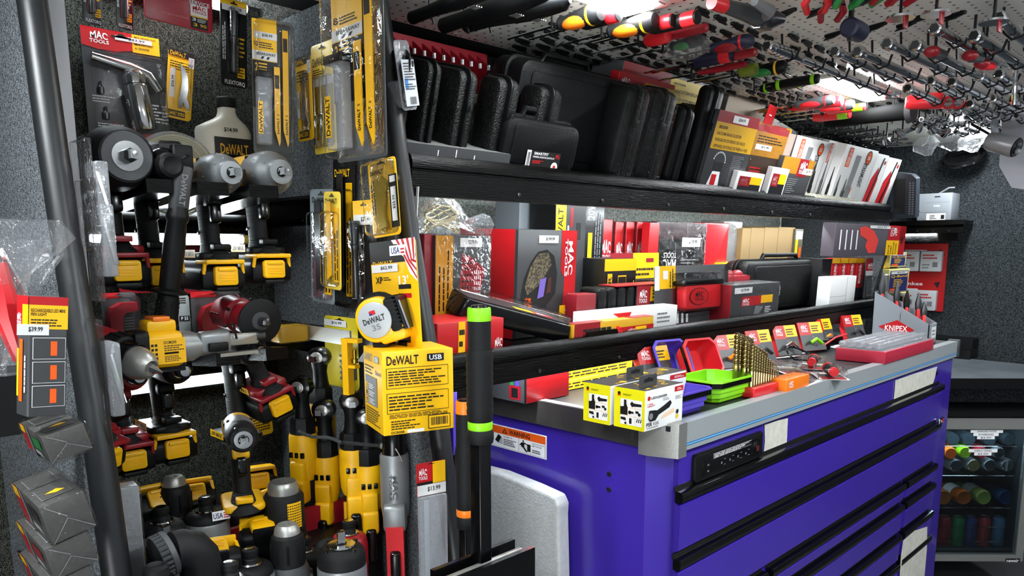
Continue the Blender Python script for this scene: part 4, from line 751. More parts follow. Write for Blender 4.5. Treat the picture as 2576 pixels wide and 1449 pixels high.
m = MB(); m.box(0, .0015, -.01, .012, -.11, .0, WHITE); tag(place(m.obj('price_strip'), Matrix.Translation(W.at(1045, 470, x=.92)) @ Matrix.Rotation(.1, 4, 'Y')), 'thin white card edge behind the tube above the socket set box', 'card')
# packs on the back wall behind the second row
def cshape(w, h):
    b = MB(); b.prism([(w*a, -h*c) for a, c in ((.1, .9), (.08, .5), (.18, .3), (.45, .2), (.88, .2), (.9, .38), (.55, .42), (.44, .5), (.44, .9))], -.03, -.004, DRED, 'y'); return b
for a, lb in (((252, 738, 350, 850), 'clear blister with dark red hook shaped grease tool, left above the lower board'), ((478, 735, 610, 850), 'clear blister with dark red jaw shaped tool, behind the black handle')):
    M, w, h = bk(*a, 1.62); card('red_tool_pack', lb, 'tool pack', M, w, h * 1.1, GCARD, lambda f: (f.lines(.6, .2, .95, .7, 9, INKG), f.rect(.0, .9, .5, 1, RED, 1)), [(w*.05, w*.95, -h, -h*.05, .036)], [('red_tool', cshape(w, h))])
for a, lb in (((455, 610, 565, 735), 'red and yellow hanging card behind the upper batteries'), ((290, 608, 400, 735), 'orange and red hanging card behind the leftmost battery')):
    M, w, h = bk(*a, 1.66); card('tool_pack', lb, 'tool pack', M, w, h, DRED, lambda f: (f.rect(.7, .8, 1, 1, YCARD, 1),), r=.006)
M, w, h = bk(445, 742, 482, 850, 1.66); card('instruction_card', 'white printed card with the text P 55 behind the long black handle', 'card', M, w, h, mat('grey_instruction_card', '#9a9c9a', .5), lambda f: (f.rect(.05, .4, .95, .52, INK, 1), f.text('P 55', .2, .42, .8, .5, INKW, 3), f.lines(.1, .8, .9, .95, 3)), hole=False)
M, w, h = bk(603, 952, 678, 1088, 1.66); card('charger_card', 'tall yellow instruction card on the back wall right of the hanging grips', 'card', M @ Matrix.Rotation(math.radians(-4), 4, 'Y'), w, h * 1.05, YCARD, lambda f: (f.dw(.1, .86, .5, .92), f.rect(.4, .6, .9, .82, INK, 2), f.rect(.44, .63, .86, .79, INKG, 3), f.text('DC', .5, .66, .8, .76, INKY, 4), f.lines(.2, .4, .9, .5, 3), f.lines(.2, .08, .9, .34, 6)), hole=False)
m = MB(); m.rbox((0, 0, 0), (.07, .05, .035), mat('amber_wrap', '#b48a1e', .4), r=.01); q = m.obj('wrapped_part'); tag(place(q, Matrix.Translation(W.at(728, 838, y=1.45))), 'small yellow shrink wrapped packet on the board behind the black disc', 'packet'); m = MB(); m.rbox((0, 0, .002), (.078, .058, .042), WRAP, r=.01); m.obj('shrink_wrap', q)

# ------------------------------------------------ left edge of the picture
def litbox(px, py, x, w, d, h, label, top=None, rz=-28, base=mat('grey_light_box', '#3e3c3a', .3), cbf=None, cbl=None, wrap=True):
    p = W.at(px, py, x=x); return carton(Frame(Matrix.Translation(p) @ Matrix.Rotation(math.radians(rz), 4, 'Z')), 'work_light_box', label, 'box', 0, w, 0, d, 0, h, base, front=cbf, left=cbl, top=top, wrap=wrap)
def pen(f):
    f.rect(0, .93, 1, 1, RED, 1); f.rect(0, .73, 1, .93, YCARD, 1); f.text('RECHARGEABLE LED MINI', .05, .87, .92, .9); f.text('PEN LIGHT', .05, .84, .45, .865); f.lines(.05, .75, .9, .82, 3); f.tag('$39.99', -.3, .68, .5, .77, 4)
    for k in range(3):
        y = .48 - k * .2; f.rect(.1, y, .95, y + .18, INKW, 2); f.rect(.115, y + .004, .935, y + .176, GCARD, 3); f.rect(.55, y + .03, .72, y + .15, INKO, 4)
def penl(f): f.rect(0, .93, 1, 1, RED, 1); f.rect(0, .73, .5, .93, RED, 1); f.logo(.05, .76, .45, .86); f.rect(.5, .73, 1, .93, YCARD, 1); f.rect(.3, .12, .6, .64, INKO, 2); f.rect(.1, .16, .26, .56, INKY, 2); f.lines(.7, .2, .95, .6, 1, INKW, vert=True)
bx = W.at(105, 1050, x=.155)
def at2(px, py, d):
    r = RM @ Vector((px - CX, py - CY, F_PX)); return Vector((0, 0, EYE)) + r * (d / F_PX)
def lbox(name, label, pxl, pxm, pxr, pyt, pyb, d, rz, **k):
    a = at2(pxm, pyb, d); w = (pxr - pxm) / F_PX * d * 1.1; dp = max((pxm - pxl) / F_PX * d * 1.6, .03); h = (pyb - pyt) / F_PX * d
    return carton(Frame(Matrix.Translation(a) @ Matrix.Rotation(math.radians(rz), 4, 'Z') @ Matrix.Rotation(math.radians(k.pop('ry', 4)), 4, 'Y')), name, label, 'box', 0, w, 0, dp, 0, h, k.pop('base', GCARD), **k)
lbox('pen_light_box', 'tall red, yellow and grey pen light carton at the left edge, price 39.99', 45, 68, 150, 745, 1050, .80, 8, front=pen, left=penl, ry=6)
GW = mat('smoky_wrapped_box', '#4a4947', .3)
def ends(f): f.poly([(0, 0), (.48, .52), (.5, .5), (.02, 0)], INKG, 2); f.poly([(1, .05), (.5, .5), (.5, .48), (.98, .03)], INKG, 2); f.poly([(.08, .95), (.48, .54), (.5, .56), (.1, .97)], INKG, 2)
def gside(c):
    return lambda f: (f.rect(0, 0, .22, 1, RED, 1), f.rect(0, .7, .22, 1, YCARD, 2), f.rect(.24, 0, .34, 1, INKG, 1), f.rect(.45, .35, .8, .75, c, 2), f.lines(.45, .1, .8, .25, 3, INKW))
for (lb, px, pb, d, w, h, dp, rz, c) in (('wrapped grey light box with green picture, directly under the pen light carton', 130, 1167, .82, .043, .032, .1, 0, DGREEN), ('wrapped grey light box with yellow star picture, below the green one', 135, 1371, .84, .046, .047, .13, 0, DSTEEL), ('wrapped grey light box with dark red picture, third in the left stack', 141, 1460, .85, .046, .04, .13, 0, DRED), ('wrapped grey light box at the very bottom of the left stack', 148, 1545, .86, .046, .04, .13, 0, DGREEN)):
    a = at2(px, pb, d); carton(Frame(Matrix.Translation(a) @ Matrix.Rotation(math.radians(rz), 4, 'Z') @ Matrix.Rotation(math.radians(-13), 4, 'Y')), 'work_light_box', lb, 'box', 0, w, 0, dp, 0, h, GW, front=ends, left=gside(c), top=lambda f: (f.rect(.15, .55, .85, .9, INKG, 2), f.rect(.17, .56, .83, .89, GW, 3), f.rect(.15, .12, .85, .45, INKG, 2), f.rect(.17, .13, .83, .44, GW, 3), f.poly([(.3, .25), (.6, .3), (.75, .22), (.55, .2)], INKY, 4)), wrap=True)
a = at2(322, 1470, 1.13); carton(Frame(Matrix.Translation(a) @ Matrix.Rotation(math.radians(-6), 4, 'Z')), 'foil_wrapped_box', 'silver grey shrink wrapped box standing at the foot of the left tube', 'box', 0, .026, 0, .035, -.02, .15, mat('grey_silver_box', '#8d8f93', .3, bump=.6, bs=60), left=lambda f: (f.lines(.1, .6, .9, .95, 5, INKG), f.bar(.2, .3, .8, .4, INKG)), wrap=True)
# back of the left neighbouring bay: wall, stacked dark shelf, plastic bags
a = at2(0, 1000, .9); m = MB(); m.box(-.2, .03, 0, .02, -.05, .05, BLK); tag(place(m.obj('dark_shelf_board'), Matrix.Translation(at2(20, 1000, .95))), 'black shelf edge with a screw at the far left edge', 'shelf'); 
for i, (px, py, s_, lb, red) in enumerate(((62, 735, .055, 'crumpled clear plastic bag holding a tool at the left edge', False), (8, 775, .05, 'crumpled clear bag with red handled part at the far left edge', True))):
    t = thing('plastic_bag', lb, 'bag', Matrix.Translation(at2(px, py, .86 - i * .03))); m = MB(); rnd = random.Random(i + 3)
    rings = []
    for k in range(9):
        z = s_ * 1.5 * (1 - k / 4); rr = s_ * (.55 + .35 * math.sin(k * .8 + 1)) * (1 if k < 7 else .6); rings.append([(rr * (1 + .25 * rnd.uniform(-1, 1)) * math.cos(a * PI / 9), .4 * rr * (1 + .3 * rnd.uniform(-1, 1)) * math.sin(a * PI / 9), z) for a in range(18)])
    m.loft(rings, BAG); m.obj('bag_film', t); m = MB()
    if red: m.tube([(0, 0, .05), (.004, 0, -.01), (.012, 0, -.06)], [.008, .016, .008], REDP, 10); m.obj('red_part', t)
    else: m.tube([(-.02, 0, .05), (0, 0, 0), (.01, 0, -.05)], .004, CHROME, 8); m.obj('metal_part', t)
for i, (px, py, pb) in enumerate(((192, 350, 620), (205, 450, 760), (222, 800, 1120))):
    p = at2(px, py, 1.02); q = at2(px + (pb - py) * .06, pb, 1.02); t = thing('clear_pack', ['upper clear hanging pack seen edge on beside the grey upright', 'middle clear hanging pack seen edge on beside the grey upright', 'lower stack of clear packs seen edge on beside the grey upright'][i], 'tool pack', Matrix.Translation(p)); h = p.z - q.z
    m = MB(); m.rbox((.004, 0, -h/2), (.010, .07, h), CLR, r=.004); m.obj('blister', t); m = MB(); m.rbox((.022, -.0, -h*.5), (.018, .05, h * .6), CLRT, r=.005); m.obj('tray', t)
    m = MB(); m.tube([(.02, -.01, -h*.3), (.03, -.02, -h*.7)], .004, CHROME, 8); m.obj('metal_bits', t)
# ------------------------------------------------ tool chest
CX0, CX1, CY0, CY1, CZ = 1.262, W.at(2395, 920, y=.826).x, .826, 1.50, 1.1425
t = thing('tool_chest', 'long purple rolling tool chest with black drawer pulls and steel edged top', 'tool chest', Matrix.Translation((0, 0, 0)))
BEV = .055
def chest_outline(e=0, bev=BEV): return [(CX0 - e, CY1), (CX0 - e, CY0 + bev), (CX0 + bev * .9, CY0 - e), (CX1 + e, CY0 - e), (CX1 + e, CY1)]
m = MB(); m.prism([(CX0, CY1), (CX0, CY0 + BEV), (CX0 + BEV * .72, CY0 + .012), (CX0 + BEV * .72, CY0), (CX1, CY0), (CX1, CY1)], .16, CZ - .03, PAINT, 'z')
for xx, zz in ((0, CZ - .163), (0, CZ - .198)): pass
body = m.obj('cabinet_body', t)
for zz in (CZ - .135, CZ - .17):
    q = MB(); q.lathe([(.006, .0), (.0055, -.003), (.002, -.003)], DSTEEL, o=(CX0, CY0 + .15, zz), ax='x', seg=12); q.obj('bolt', body)
m = MB(); m.box(CX0 - .004, CX1, CY0 - .004, CY1, CZ - .012, CZ - .0015, mat('black_rubber_mat', '#222426', .45, bump=.3, bs=40)); m.obj('top_mat', t)
m = MB(); m.prism([(CX0 + .036, CY0 - .018), (CX0 + .036, CY0 + .012), (CX1 - .024, CY0 + .012), (CX1 - .024, CY0 - .018)], CZ - .056, CZ + .003, mat('film_covered_steel', '#9ba1a3', .35, metal=.15), 'z')
f = Face(m, (CX0 + .036, CY0 - .0183, CZ - .056), (CX1 - CX0 - .06, 0, 0), (0, 0, .059)); f.rect(0, .16, 1, .2, BLUEK, 1); f.rect(0, .23, 1, .27, BLUEK, 1); f.rect(0, .2, 1, .23, mat('pale_blue_ink', '#8fc0dd', .4), 1); m.obj('front_edge_trim', t)
m = MB(); m.prism([(CX0 - .016, CY0 + .062), (CX0 + .012, CY0 + .062), (CX0 + .012, CY1), (CX0 - .016, CY1)], CZ - .054, CZ + .003, mat('smudged_steel', '#4d4a47', .3, metal=.5, var=.25, vs=12), 'z')
m.box(CX0 - .0155, CX0 + .012, CY0 + .36, CY1, CZ + .0032, CZ + .0042, mat('white_film', '#b9c0c2', .35)); m.rbox((CX0 - .002, CY0 + .24, CZ + .0038), (.02, .22, .001), MATS['white_film'], r=.004); m.obj('side_edge_trim', t)
m = MB(); m.prism([(CX0 - .018, CY0 + .062), (CX0 - .018, CY0 + .041), (CX0 + .006, CY0 - .02), (CX0 + .036, CY0 - .02), (CX0 + .036, CY0 + .012), (CX0 + .02, CY0 + .062)], CZ - .068, CZ + .004, STEEL, 'z'); m.obj('corner_guard', t)
m = MB(); m.rbox((CX1 - .014, CY0 - .003, CZ - .025), (.022, .04, .066), DGREY, r=.004); m.obj('corner_guard', t)
# drawers
HM = mat('black_aluminium_pull', '#0f1010', .16, metal=.4, coat=.4)
def drawer(x0, x1, z0, z1, first=False):
    m = MB(); y = CY0
    m.prism([(y - .001, z0), (y - .014, z0 + .006), (y - .016, z1 - .034), (y - .006, z1 - .027), (y - .001, z1 - .027)], x0 + .004, x1 - .004, PAINT, 'x'); d = m.obj('drawer', t)
    m = MB(); prof = [(y - .004, z1 - .024), (y - .018, z1 - .024), (y - .022, z1 - .021), (y - .0235, z1 - .013), (y - .0225, z1 - .009), (y - .024, z1 - .007), (y - .021, z1 - .002), (y - .015, z1), (y - .004, z1)]
    m.prism(prof, x0, x1, HM, 'x'); m.obj('handle', d)
    m = MB(); m.box(x0, x1, y - .003, y - .0005, z1 - .002, z1 + .008, INK); m.obj('gap_shade', d); return d  # black strip paints the shade in the gap above the pull
zs = [W.at(1704, 1246, y=CY0 - .02).z + .001, W.at(1700.5, 1416.5, y=CY0 - .02).z + .001]
z1, z2 = zs; xa = W.at(1704, 1246, y=CY0 - .01).x; xb = W.at(2379, 971, y=CY0 - .025).x
def ZP(px, py): return W.at(px, py, y=CY0 - .02).z
drawer(xa, xb, z2 + .012, z1); drawer(xa, xb, z2 - .145, z2)
xm1 = W.at(1921, 1390, y=CY0).x; xm2 = W.at(2268, 1200, y=CY0).x
z3 = z2 - .157
# left column, middle column, right column below
for k, hh in enumerate((.085, .11, .15, .2, .2)):
    pass
def column(x0, x1, zt, hs):
    for hh in hs:
        if zt - hh < .17: break
        drawer(x0, x1, zt - hh + .01, zt); zt -= hh
zc = ZP(2362, 1122)
column(xa, xm1 - .012, z3 - .0, (.075, .075, .15, .15, .2, .2)); column(xm1 + .012, xm2 - .012, z3, (.075, .11, .11, .14, .2, .2)); column(xm2 + .012, xb, z3, (.075, .11, .1, .1, .2, .2))
# power strip, stickers, badge, lock
def onfront(px, py): return W.at(px, py, y=CY0 - .002)
a, b = onfront(1741, 1180), onfront(1913, 1090); zb = W.at(1745, 1212, y=CY0).z; zt = W.at(1745, 1142, y=CY0).z
m = MB(); w = b.x - a.x; h = zt - zb; m.rbox((w/2, -.004, h/2), (w, .014, h), BLK, r=.008, ax='y', b=.004); m.rbox((w*.5, -.0115, h*.5), (w*.84, .003, h*.66), BLKG, r=.004, ax='y', b=.001); f = Face(m, (0, -.0132, 0), (w, 0, 0), (0, 0, h)); f.rect(.22, .68, .78, .86, INKW, 1); f.rect(.222, .69, .778, .85, INK, 2); f.lines(.23, .7, .74, .84, 4, INKW, 3)
for k in range(4): x = .34 + k * .12; f.rect(x + .03, .52, x + .06, .54, INKG, 1); f.rect(x + .03, .32, x + .06, .34, INKG, 1); f.disc(x, .42, .01, INKG, 1)
f.rect(.14, .5, .165, .56, STEEL, 1); f.rect(.14, .28, .165, .34, STEEL, 1); st = m.obj('power_strip', t); st.location = (a.x, CY0, zb)
q = MB(); q.rbox((w*.885, -.013, h*.52), (w*.05, .004, h*.44), BLKG, r=.001, ax='y'); q.rbox((w*.885, -.0145, h*.45), (w*.03, .003, h*.2), mat('red_rocker', '#6c1010', .3), r=.001, ax='y'); q.obj('rocker_switch', st)
def patch(name, q, label=None, y=CY0 - .0015, mt=PAPER):
    pts = [W.at(px, py, y=y) for px, py in q]; m = MB(); m.prism([(p.x, p.z) for p in pts], y - .0012, y, mt, 'y'); o = m.obj(name, t); return o
patch('torn_paper_patch', [(1923, 1068), (1953, 1058), (1981, 1052), (1979, 1098), (1977, 1131), (1945, 1139), (1920, 1146), (1924, 1110)])
patch('torn_paper_patch', [(2252, 957), (2300, 940), (2357, 922), (2351, 950), (2343, 975), (2300, 997), (2247, 1016), (2250, 985)])
patch('torn_paper_patch', [(2272, 1360), (2300, 1335), (2332, 1325), (2331, 1380), (2325, 1449), (2262, 1475), (2266, 1400)], y=CY0 - .018)
q = onfront(2354, 1056); m = MB(); m.rbox((q.x, CY0 - .02, q.z), (.05, .006, .022), CHROME, r=.002, ax='y', b=.001); f = Face(m, (q.x - .02, CY0 - .0235, q.z - .008), (.04, 0, 0), (0, 0, .016)); f.rect(0, 0, .6, 1, INK, 1); f.text('MAC', .05, .2, .55, .8, INKW); f.rect(.62, 0, 1, 1, INKR, 1); m.obj('maker_badge', t)
q = onfront(2357, 938); m = MB(); m.lathe([(.008, .0), (.008, -.003), (.003, -.004)], BLKG, o=(q.x, CY0, q.z), ax='y', seg=14); m.obj('lock', t)
# warning sticker on the left side
def onside(px, py): return W.at(px, py, x=CX0 - .001)
a, b, c = onside(1375, 1157), onside(1236, 1118), onside(1375, 1097); m = MB(); f = Face(m, (CX0 - .0006, b.y, a.z), (0, a.y - b.y, 0), (0, 0, c.z - a.z)); f.rect(0, 0, 1, 1, INKW, 0); f.rect(.015, .62, .98, .95, INKO, 1); f.text('WARNING', .34, .68, .72, .89, INK, 3); f.poly([(.21, .68), (.31, .68), (.26, .9)], INK, 2); f.poly([(.235, .71), (.285, .71), (.26, .83)], INKO, 3)
for q in ((.015, .04, .98, .05), (.015, .04, .02, .62), (.975, .04, .98, .62), (.515, .04, .52, .62)): f.rect(*q, INK, 2)
f.poly([(.08, .3), (.14, .58), (.2, .5), (.14, .2)], INK, 3)
for k in range(4): f.poly([(.15, .24 + k * .07), (.22, .18 + k * .08), (.225, .195 + k * .08), (.155, .26 + k * .07)], INK, 3)
f.text('UNIT MAY TIP', .24, .5, .4, .56, INK, 3); f.lines(.24, .16, .49, .46, 4, l=3); f.text('SERIOUS INJURY', .76, .5, .97, .56, INK, 3); f.text('MAY OCCUR', .76, .41, .92, .47, INK, 3); f.lines(.76, .14, .95, .3, 2, l=3)
f.disc(.6, .55, .016, INK, 3, ry=.04); f.poly([(.57, .48), (.62, .5), (.68, .44), (.67, .41), (.62, .44), (.62, .3), (.68, .12), (.65, .1), (.59, .27), (.56, .3)], INK, 3); f.poly([(.57, .48), (.53, .36), (.545, .34), (.59, .42)], INK, 3); f.rect(.67, .15, .73, .46, INK, 3); m.obj('warning_sticker', t)
# foam sheet leaning on the side
fo = [onside(1231, 1160), onside(1300, 1180), onside(1380, 1208), onside(1440, 1232), onside(1450, 1245)]
m = MB(); zt_ = [p.z for p in fo]; m.prism([(fo[0].y + .04, .35), (fo[0].y + .04, fo[0].z + .012), (fo[0].y, fo[0].z), (fo[1].y, fo[1].z + .003), (fo[2].y, fo[2].z), (fo[3].y - .0, fo[3].z - .002), (fo[4].y, fo[4].z - .012), (fo[4].y + .002, .9), (fo[4].y - .004, .75), (fo[4].y + .03, .35)], CX0 - .062, CX0 - .022, FOAM, 'x')
o = m.obj('foam_sheet', smooth=False); bv = o.modifiers.new('soft', 'BEVEL'); bv.width = .008; bv.segments = 3; tag(o, 'white packing foam sheet leaning against the side of the purple chest', 'foam sheet')
# casters
for x in (CX0 + .12, 2.1, CX1 - .12):
    for y in (CY0 + .08, CY1 - .08):
        q = MB(); q.lathe([(.02, -.022), (.065, -.022), (.07, -.015), (.07, .015), (.065, .022), (.02, .022)], RUB, o=(x, y, .07), ax='x', seg=20); q.box(x - .03, x + .03, y - .03, y + .03, .13, .165, DSTEEL); q.obj('caster', t)
# ------------------------------------------------ things on the chest
def on(px, py): return CT.at(px, py, z=0)
# flashlight cartons
def ledl(f):
    f.disc(.17, .86, .05, INK, 2); f.rect(.125, .80, .215, .845, INKR, 3); f.lines(.3, .82, .7, .87, 2); f.rect(.22, .1, .92, .74, INKW, 2)
    for k in (.32, .53): f.rect(.22, k, .92, k + .006, INKY, 3)
    for k in (.46, .7): f.rect(k, .1, k + .006, .74, INKY, 3)
    f.poly([(.34, .56), (.34, .72), (.42, .72), (.42, .62), (.46, .54), (.3, .54)], INK, 4); f.rect(.22, .34, .46, .54, INK, 3); f.poly([(.54, .64), (.6, .7), (.66, .66), (.9, .66), (.9, .6), (.66, .58), (.6, .56)], INK, 4); f.disc(.53, .42, .05, INK, 4); f.rect(.53, .4, .66, .45, INK, 4); f.disc(.84, .4, .045, INK, 4); f.rect(.72, .42, .82, .48, INK, 4)
    f.poly([(.24, .28), (.4, .28), (.42, .2), (.24, .22)], INK, 4); f.disc(.4, .14, .035, INK, 4); f.rect(.52, .14, .6, .28, INK, 4)
    for k in range(3): f.poly([(.74 + k * .06, .2), (.78 + k * .06, .3), (.8 + k * .06, .28), (.77 + k * .06, .2)], INK, 4)
def ledf(f):
    f.disc(.09, .8, .035, INKR, 2); f.text('LEDLENSER', .15, .76, .56, .82); f.rect(.76, .82, .99, .95, INKR, 2); f.lines(.82, .85, .97, .92, 2, INKW, 3); f.text('7 YEAR', .05, .63, .2, .67, INKR); f.text('WARRANTY*', .05, .58, .26, .62, INKR); f.text('P5R', .04, .1, .18, .2, INK); f.text('WORK', .2, .1, .36, .19, INKG); f.lines(.05, .05, .45, .08, 1); f.lines(.78, .62, .95, .72, 3, INKG); f.lines(.45, .66, .62, .74, 2, INKG)
    f.poly([(.08, .3), (.1, .5), (.24, .48), (.3, .46), (.5, .56), (.64, .64), (.68, .56), (.62, .46), (.34, .34), (.26, .22), (.12, .22)], INK, 3); f.disc(.14, .35, .05, INKG, 4); f.poly([(.4, .2), (.75, .3), (.75, .42), (.45, .3)], mat('peach_ink', '#e8c6a4', .5), 2); f.disc(.84, .3, .035, INK, 3); f.disc(.84, .18, .035, INKY, 3)
def ledt(f):
    for i in range(9): f.rect(.1 + (i * .37) % .8, .1 + (i * .29) % .75, .18 + (i * .37) % .8, .15 + (i * .29) % .75, INKY, 1); f.disc(.2 + (i * .23) % .7, .15 + (i * .41) % .7, .03, INKY, 1)
for k, (cor, lb) in enumerate((((1621, 1087), 'yellow and white flashlight carton with silver grey top, front one at the chest corner'), ((1541, 1064), 'yellow flashlight carton partly hidden behind the front one'))):
    p = on(*cor); q = on(1718, 1043); pl = on(1541, 1068); w = CT.at(1718, 1000, y=p.y if k == 0 else p.y).x - on(1621, 1087).x
    xl = p.x if k == 0 else p.x + .004; yl = p.y; d = .075 if k == 0 else .07
    if k == 1: yl = on(1621, 1087).y + .082; xl = on(1621, 1087).x - .004
    zt = CT.at(1621, 985, y=on(1621, 1087).y).z
    o = carton(CT, 'flashlight_carton', lb, 'box', xl, xl + w, yl, d, 0, zt, LEMON if False else WHITE, front=ledf, left=lambda f: (f.rect(0, 0, 1, 1, LEMON, 0), ledl(f)), top=lambda f: (f.rect(0, 0, 1, 1, GCARD, 0), ledt(f)), group=None)
    m = MB(); m.rbox((-.03, .02, zt + .013), (.06, .001, .026), GCARD, r=.004, ax='y', b=.0002); f = Face(m, (-.06, .0192, zt), (.06, 0, 0), (0, 0, .026)); f.poly([(.25, .45), (.75, .45), (.75, .7), (.6, .7), (.5, .85), (.4, .7), (.25, .7)], INK, 2); m.obj('hang_tab', o)
# collapsible magnetic trays
def octr(w, d, c): return [(-w + c, -d), (w - c, -d), (w, -d + c), (w, d - c), (w - c, d), (-w + c, d), (-w, d - c), (-w, -d + c)]
def tray(label, M, col, w=.06, d=.05, h=.05):
    t = thing('folding_tray', label, 'tray', M); c = .016; m = MB()
    def R(k, z): return [(x, y, z) for x, y in octr(w * k, d * k, c * k)]
    prof = [(.72, 0), (.76, .002), (.8, h*.22), (.86, h*.24), (.86, h*.46), (.92, h*.48), (.93, h*.7), (.98, h*.72), (1.0, h*.98), (.93, h*.98), (.9, h*.72), (.78, h*.25), (.7, .006)]
    m.loft([R(k, z) for k, z in prof], col); m.obj('silicone_body', t)
    m = MB(); m.loft([R(1.02, h*.72), R(1.04, h*.74), R(1.04, h*.93), R(1.02, h*.95), R(.97, h*.95), R(.97, h*.72)], BLKG, False); m.obj('rim_band', t)
    m = MB(); m.loft([R(1.04, h*.95), R(1.06, h*.97), R(1.05, h*1.03), R(.94, h*1.03), R(.93, h*.96)], col, False); m.obj('top_rim', t); return t
p = on(1830, 1010); tray('lime green folding tray with black rim standing open beside the drill index', CT.M @ TR(p.x + .02, p.y + .05, 0), DGREEN if False else GREEN, .085, .062, .052)
p = on(1760, 1040); tray('purple folding tray with black rim, half hidden behind the white carton', CT.M @ TR(p.x - .03, p.y + .055, 0), PURP, .085, .055, .05)
p = on(1690, 965); tray('red folding tray standing on its edge with its opening to the aisle', CT.M @ TR(p.x + .055, p.y - .02, .048, 62, 0, -14), REDP, .056, .05, .055)
tray('purple folding tray standing on its edge behind the red one', CT.M @ TR(p.x - .005, p.y + .025, .05, 62, 0, -14), PURP, .056, .05, .045)
# drill index
p = on(1905, 1003); t = thing('drill_bit_index', 'stepped red stand holding bronze twist drill bits in rows', 'drill stand', CT.M @ TR(p.x + .08, p.y + .03, 0)); m = MB(); m.rbox((0, 0, .012), (.17, .05, .024), REDP, r=.004, b=.002); m.rbox((0, .03, .016), (.17, .03, .032), REDP, r=.004, b=.002); f = Face(m, (-.085, -.0252, 0), (.17, 0, 0), (0, 0, .024)); f.logo(.84, .15, .96, .85); m.obj('stand', t)
def twist(m, x, y, z, r, h):
    m.cyl((x, y, z), (x, y, z + h * .4), r, BRONZE, 10); n = int(h * .6 / (r * 1.1)) + 4; rings = []
    for k in range(n * 3):
        a = k * .55; zz = z + h * .4 + h * .6 * k / (n * 3 - 1); e = 1 if k < n * 3 - 1 else .15
        rings.append([(x + r * e * (1 if abs(math.sin(b)) < .8 else .62) * math.cos(b + a), y + r * e * (1 if abs(math.sin(b)) < .8 else .62) * math.sin(b + a), zz) for b in [i * PI / 5 for i in range(10)]])
    m.loft(rings, BRONZE)
rows = [[(-.074 + i * .0175, .032, .0078 - i * .0003, .134 - i * .005) for i in range(5)], [(-.068 + i * .0155, .012, .0066 - i * .0004, .118 - i * .006) for i in range(8)], [(-.07 + i * .0125, -.008, .0052 - i * .0003, .108 - i * .0065) for i in range(12)]]
for r_ in rows:
    for x, y, r, h in r_: m = MB(); twist(m, x, y, .02, max(r, .0013), max(h, .03)); m.obj('twist_drill', t)
m = MB(); m.rbox((0, 0, .016), (.13, .045, .032), ORNG, r=.003, b=.002); f = Face(m, (-.065, -.0226, 0), (.13, 0, 0), (0, 0, .032)); f.logo(.08, .3, .28, .85, INKW, 1); f = Face(m, (-.065, -.0225, .032), (.13, 0, 0), (0, .045, 0)); [f.disc(.1 + i * .09, .3 + (i % 2) * .4, .02, mat('hole_orange', '#8a3d06', .5), 1) for i in range(10)]
p = on(1990, 988); tag(place(m.obj('bit_holder_block'), CT.M @ TR(p.x + .055, p.y + .03, 0)), 'orange plastic bit holder block behind the red drill stand', 'holder')
# grey tilted dispenser with red diamond logo
K = mat('grey_display_plastic', '#8b9299', .4); XD = 2.99; pb = CT.at(2199, 733, x=XD); pf = CT.at(2338, 817, x=XD); p = Vector((XD, pb.y, 0)); t = thing('pliers_dispenser', 'grey sloping counter dispenser with red diamond logo, full of pliers', 'display', CT.M @ TR(p.x, p.y, 0))
LD = pb.y - pf.y; zt, zr = pb.z, pf.z; m = MB()
for xx in (0, .087): m.prism([(0, 0), (-LD, 0), (-LD, zr), (0, zt)], xx, xx + .003, K, 'x')
m.box(0, .09, -.003, 0, 0, zt, K); m.box(0, .09, -LD, -LD + .003, 0, zr, K); m.box(0, .09, -LD, 0, 0, .004, K); m.box(0, .09, -LD * .5, -LD * .5 + .002, 0, (zt + zr) * .42, K)
f = Face(m, (-.0002, 0, 0), (0, -LD, 0), (0, 0, zt)); f.poly([(.12, .30), (.45, .45), (.76, .27), (.48, .12)], INKR, 1); f.text('KNIPEX', .24, .23, .64, .34, INKW, 2)
f = Face(m, (0, -LD - .0002, 0), (.09, 0, 0), (0, 0, zr)); f.rect(.3, .3, .9, .85, TAGW, 1); f.lines(.4, .4, .8, .75, 2, INKG); m.obj('dispenser_body', t)
for i, (v, u, hh, lb) in enumerate(((.10, .03, .26, 'long nose pliers with grey jaws, highest at the left in the grey dispenser'), (.32, .06, .22, 'black jawed pliers behind the slope of the grey dispenser'), (.55, .03, .19, 'red handled pliers with black jaws in the middle of the grey dispenser'), (.7, .065, .18, 'red handled diagonal pliers right of the middle in the grey dispenser'), (.84, .04, .15, 'small red handled pliers rightmost in the grey dispenser'))):
    pl = thing('pliers', lb, 'pliers', CT.M @ TR(p.x + u, p.y - LD * v, .006, 0, 3, 30)); q = MB(); q.tube([(-.010, 0, 0), (-.016, 0, hh * .4), (-.004, 0, hh * .66)], .0065, REDP, 8); q.tube([(.010, 0, 0), (.016, 0, hh * .4), (.004, 0, hh * .66)], .0065, REDP, 8); q.obj('handles', pl)
    q = MB(); q.tube([(0, 0, hh * .64), (0, 0, hh * .78), (0, 0, hh)], [.010, .012, .003], DSTEEL if i != 2 else BLK, 8); q.obj('jaws', pl)
# red shrink wrapped flat box
a = on(2225, 917); b = on(2355, 886); c = on(2105, 903); t = carton(CT, 'wrapped_tool_set', 'flat red box under clear shrink wrap lying on the chest before the grey dispenser', 'box', a.x, b.x + .06, a.y, c.y - a.y - .0, 0, .038, mat('crimson_card', '#c22b45', .4), top=lambda f: (f.rect(.02, .05, .98, .95, mat('grey_tray_film', '#8b9197', .3), 1), f.rect(.3, .35, .55, .6, INKR, 2)), wrap=True)
q = MB(); [q.rbox((-.0 + k * .002, .03 + .028 * k, .05), (.44, .02, .018), CLRT, r=.006, ax='x') for k in range(5)]; q.obj('moulded_tray', t)
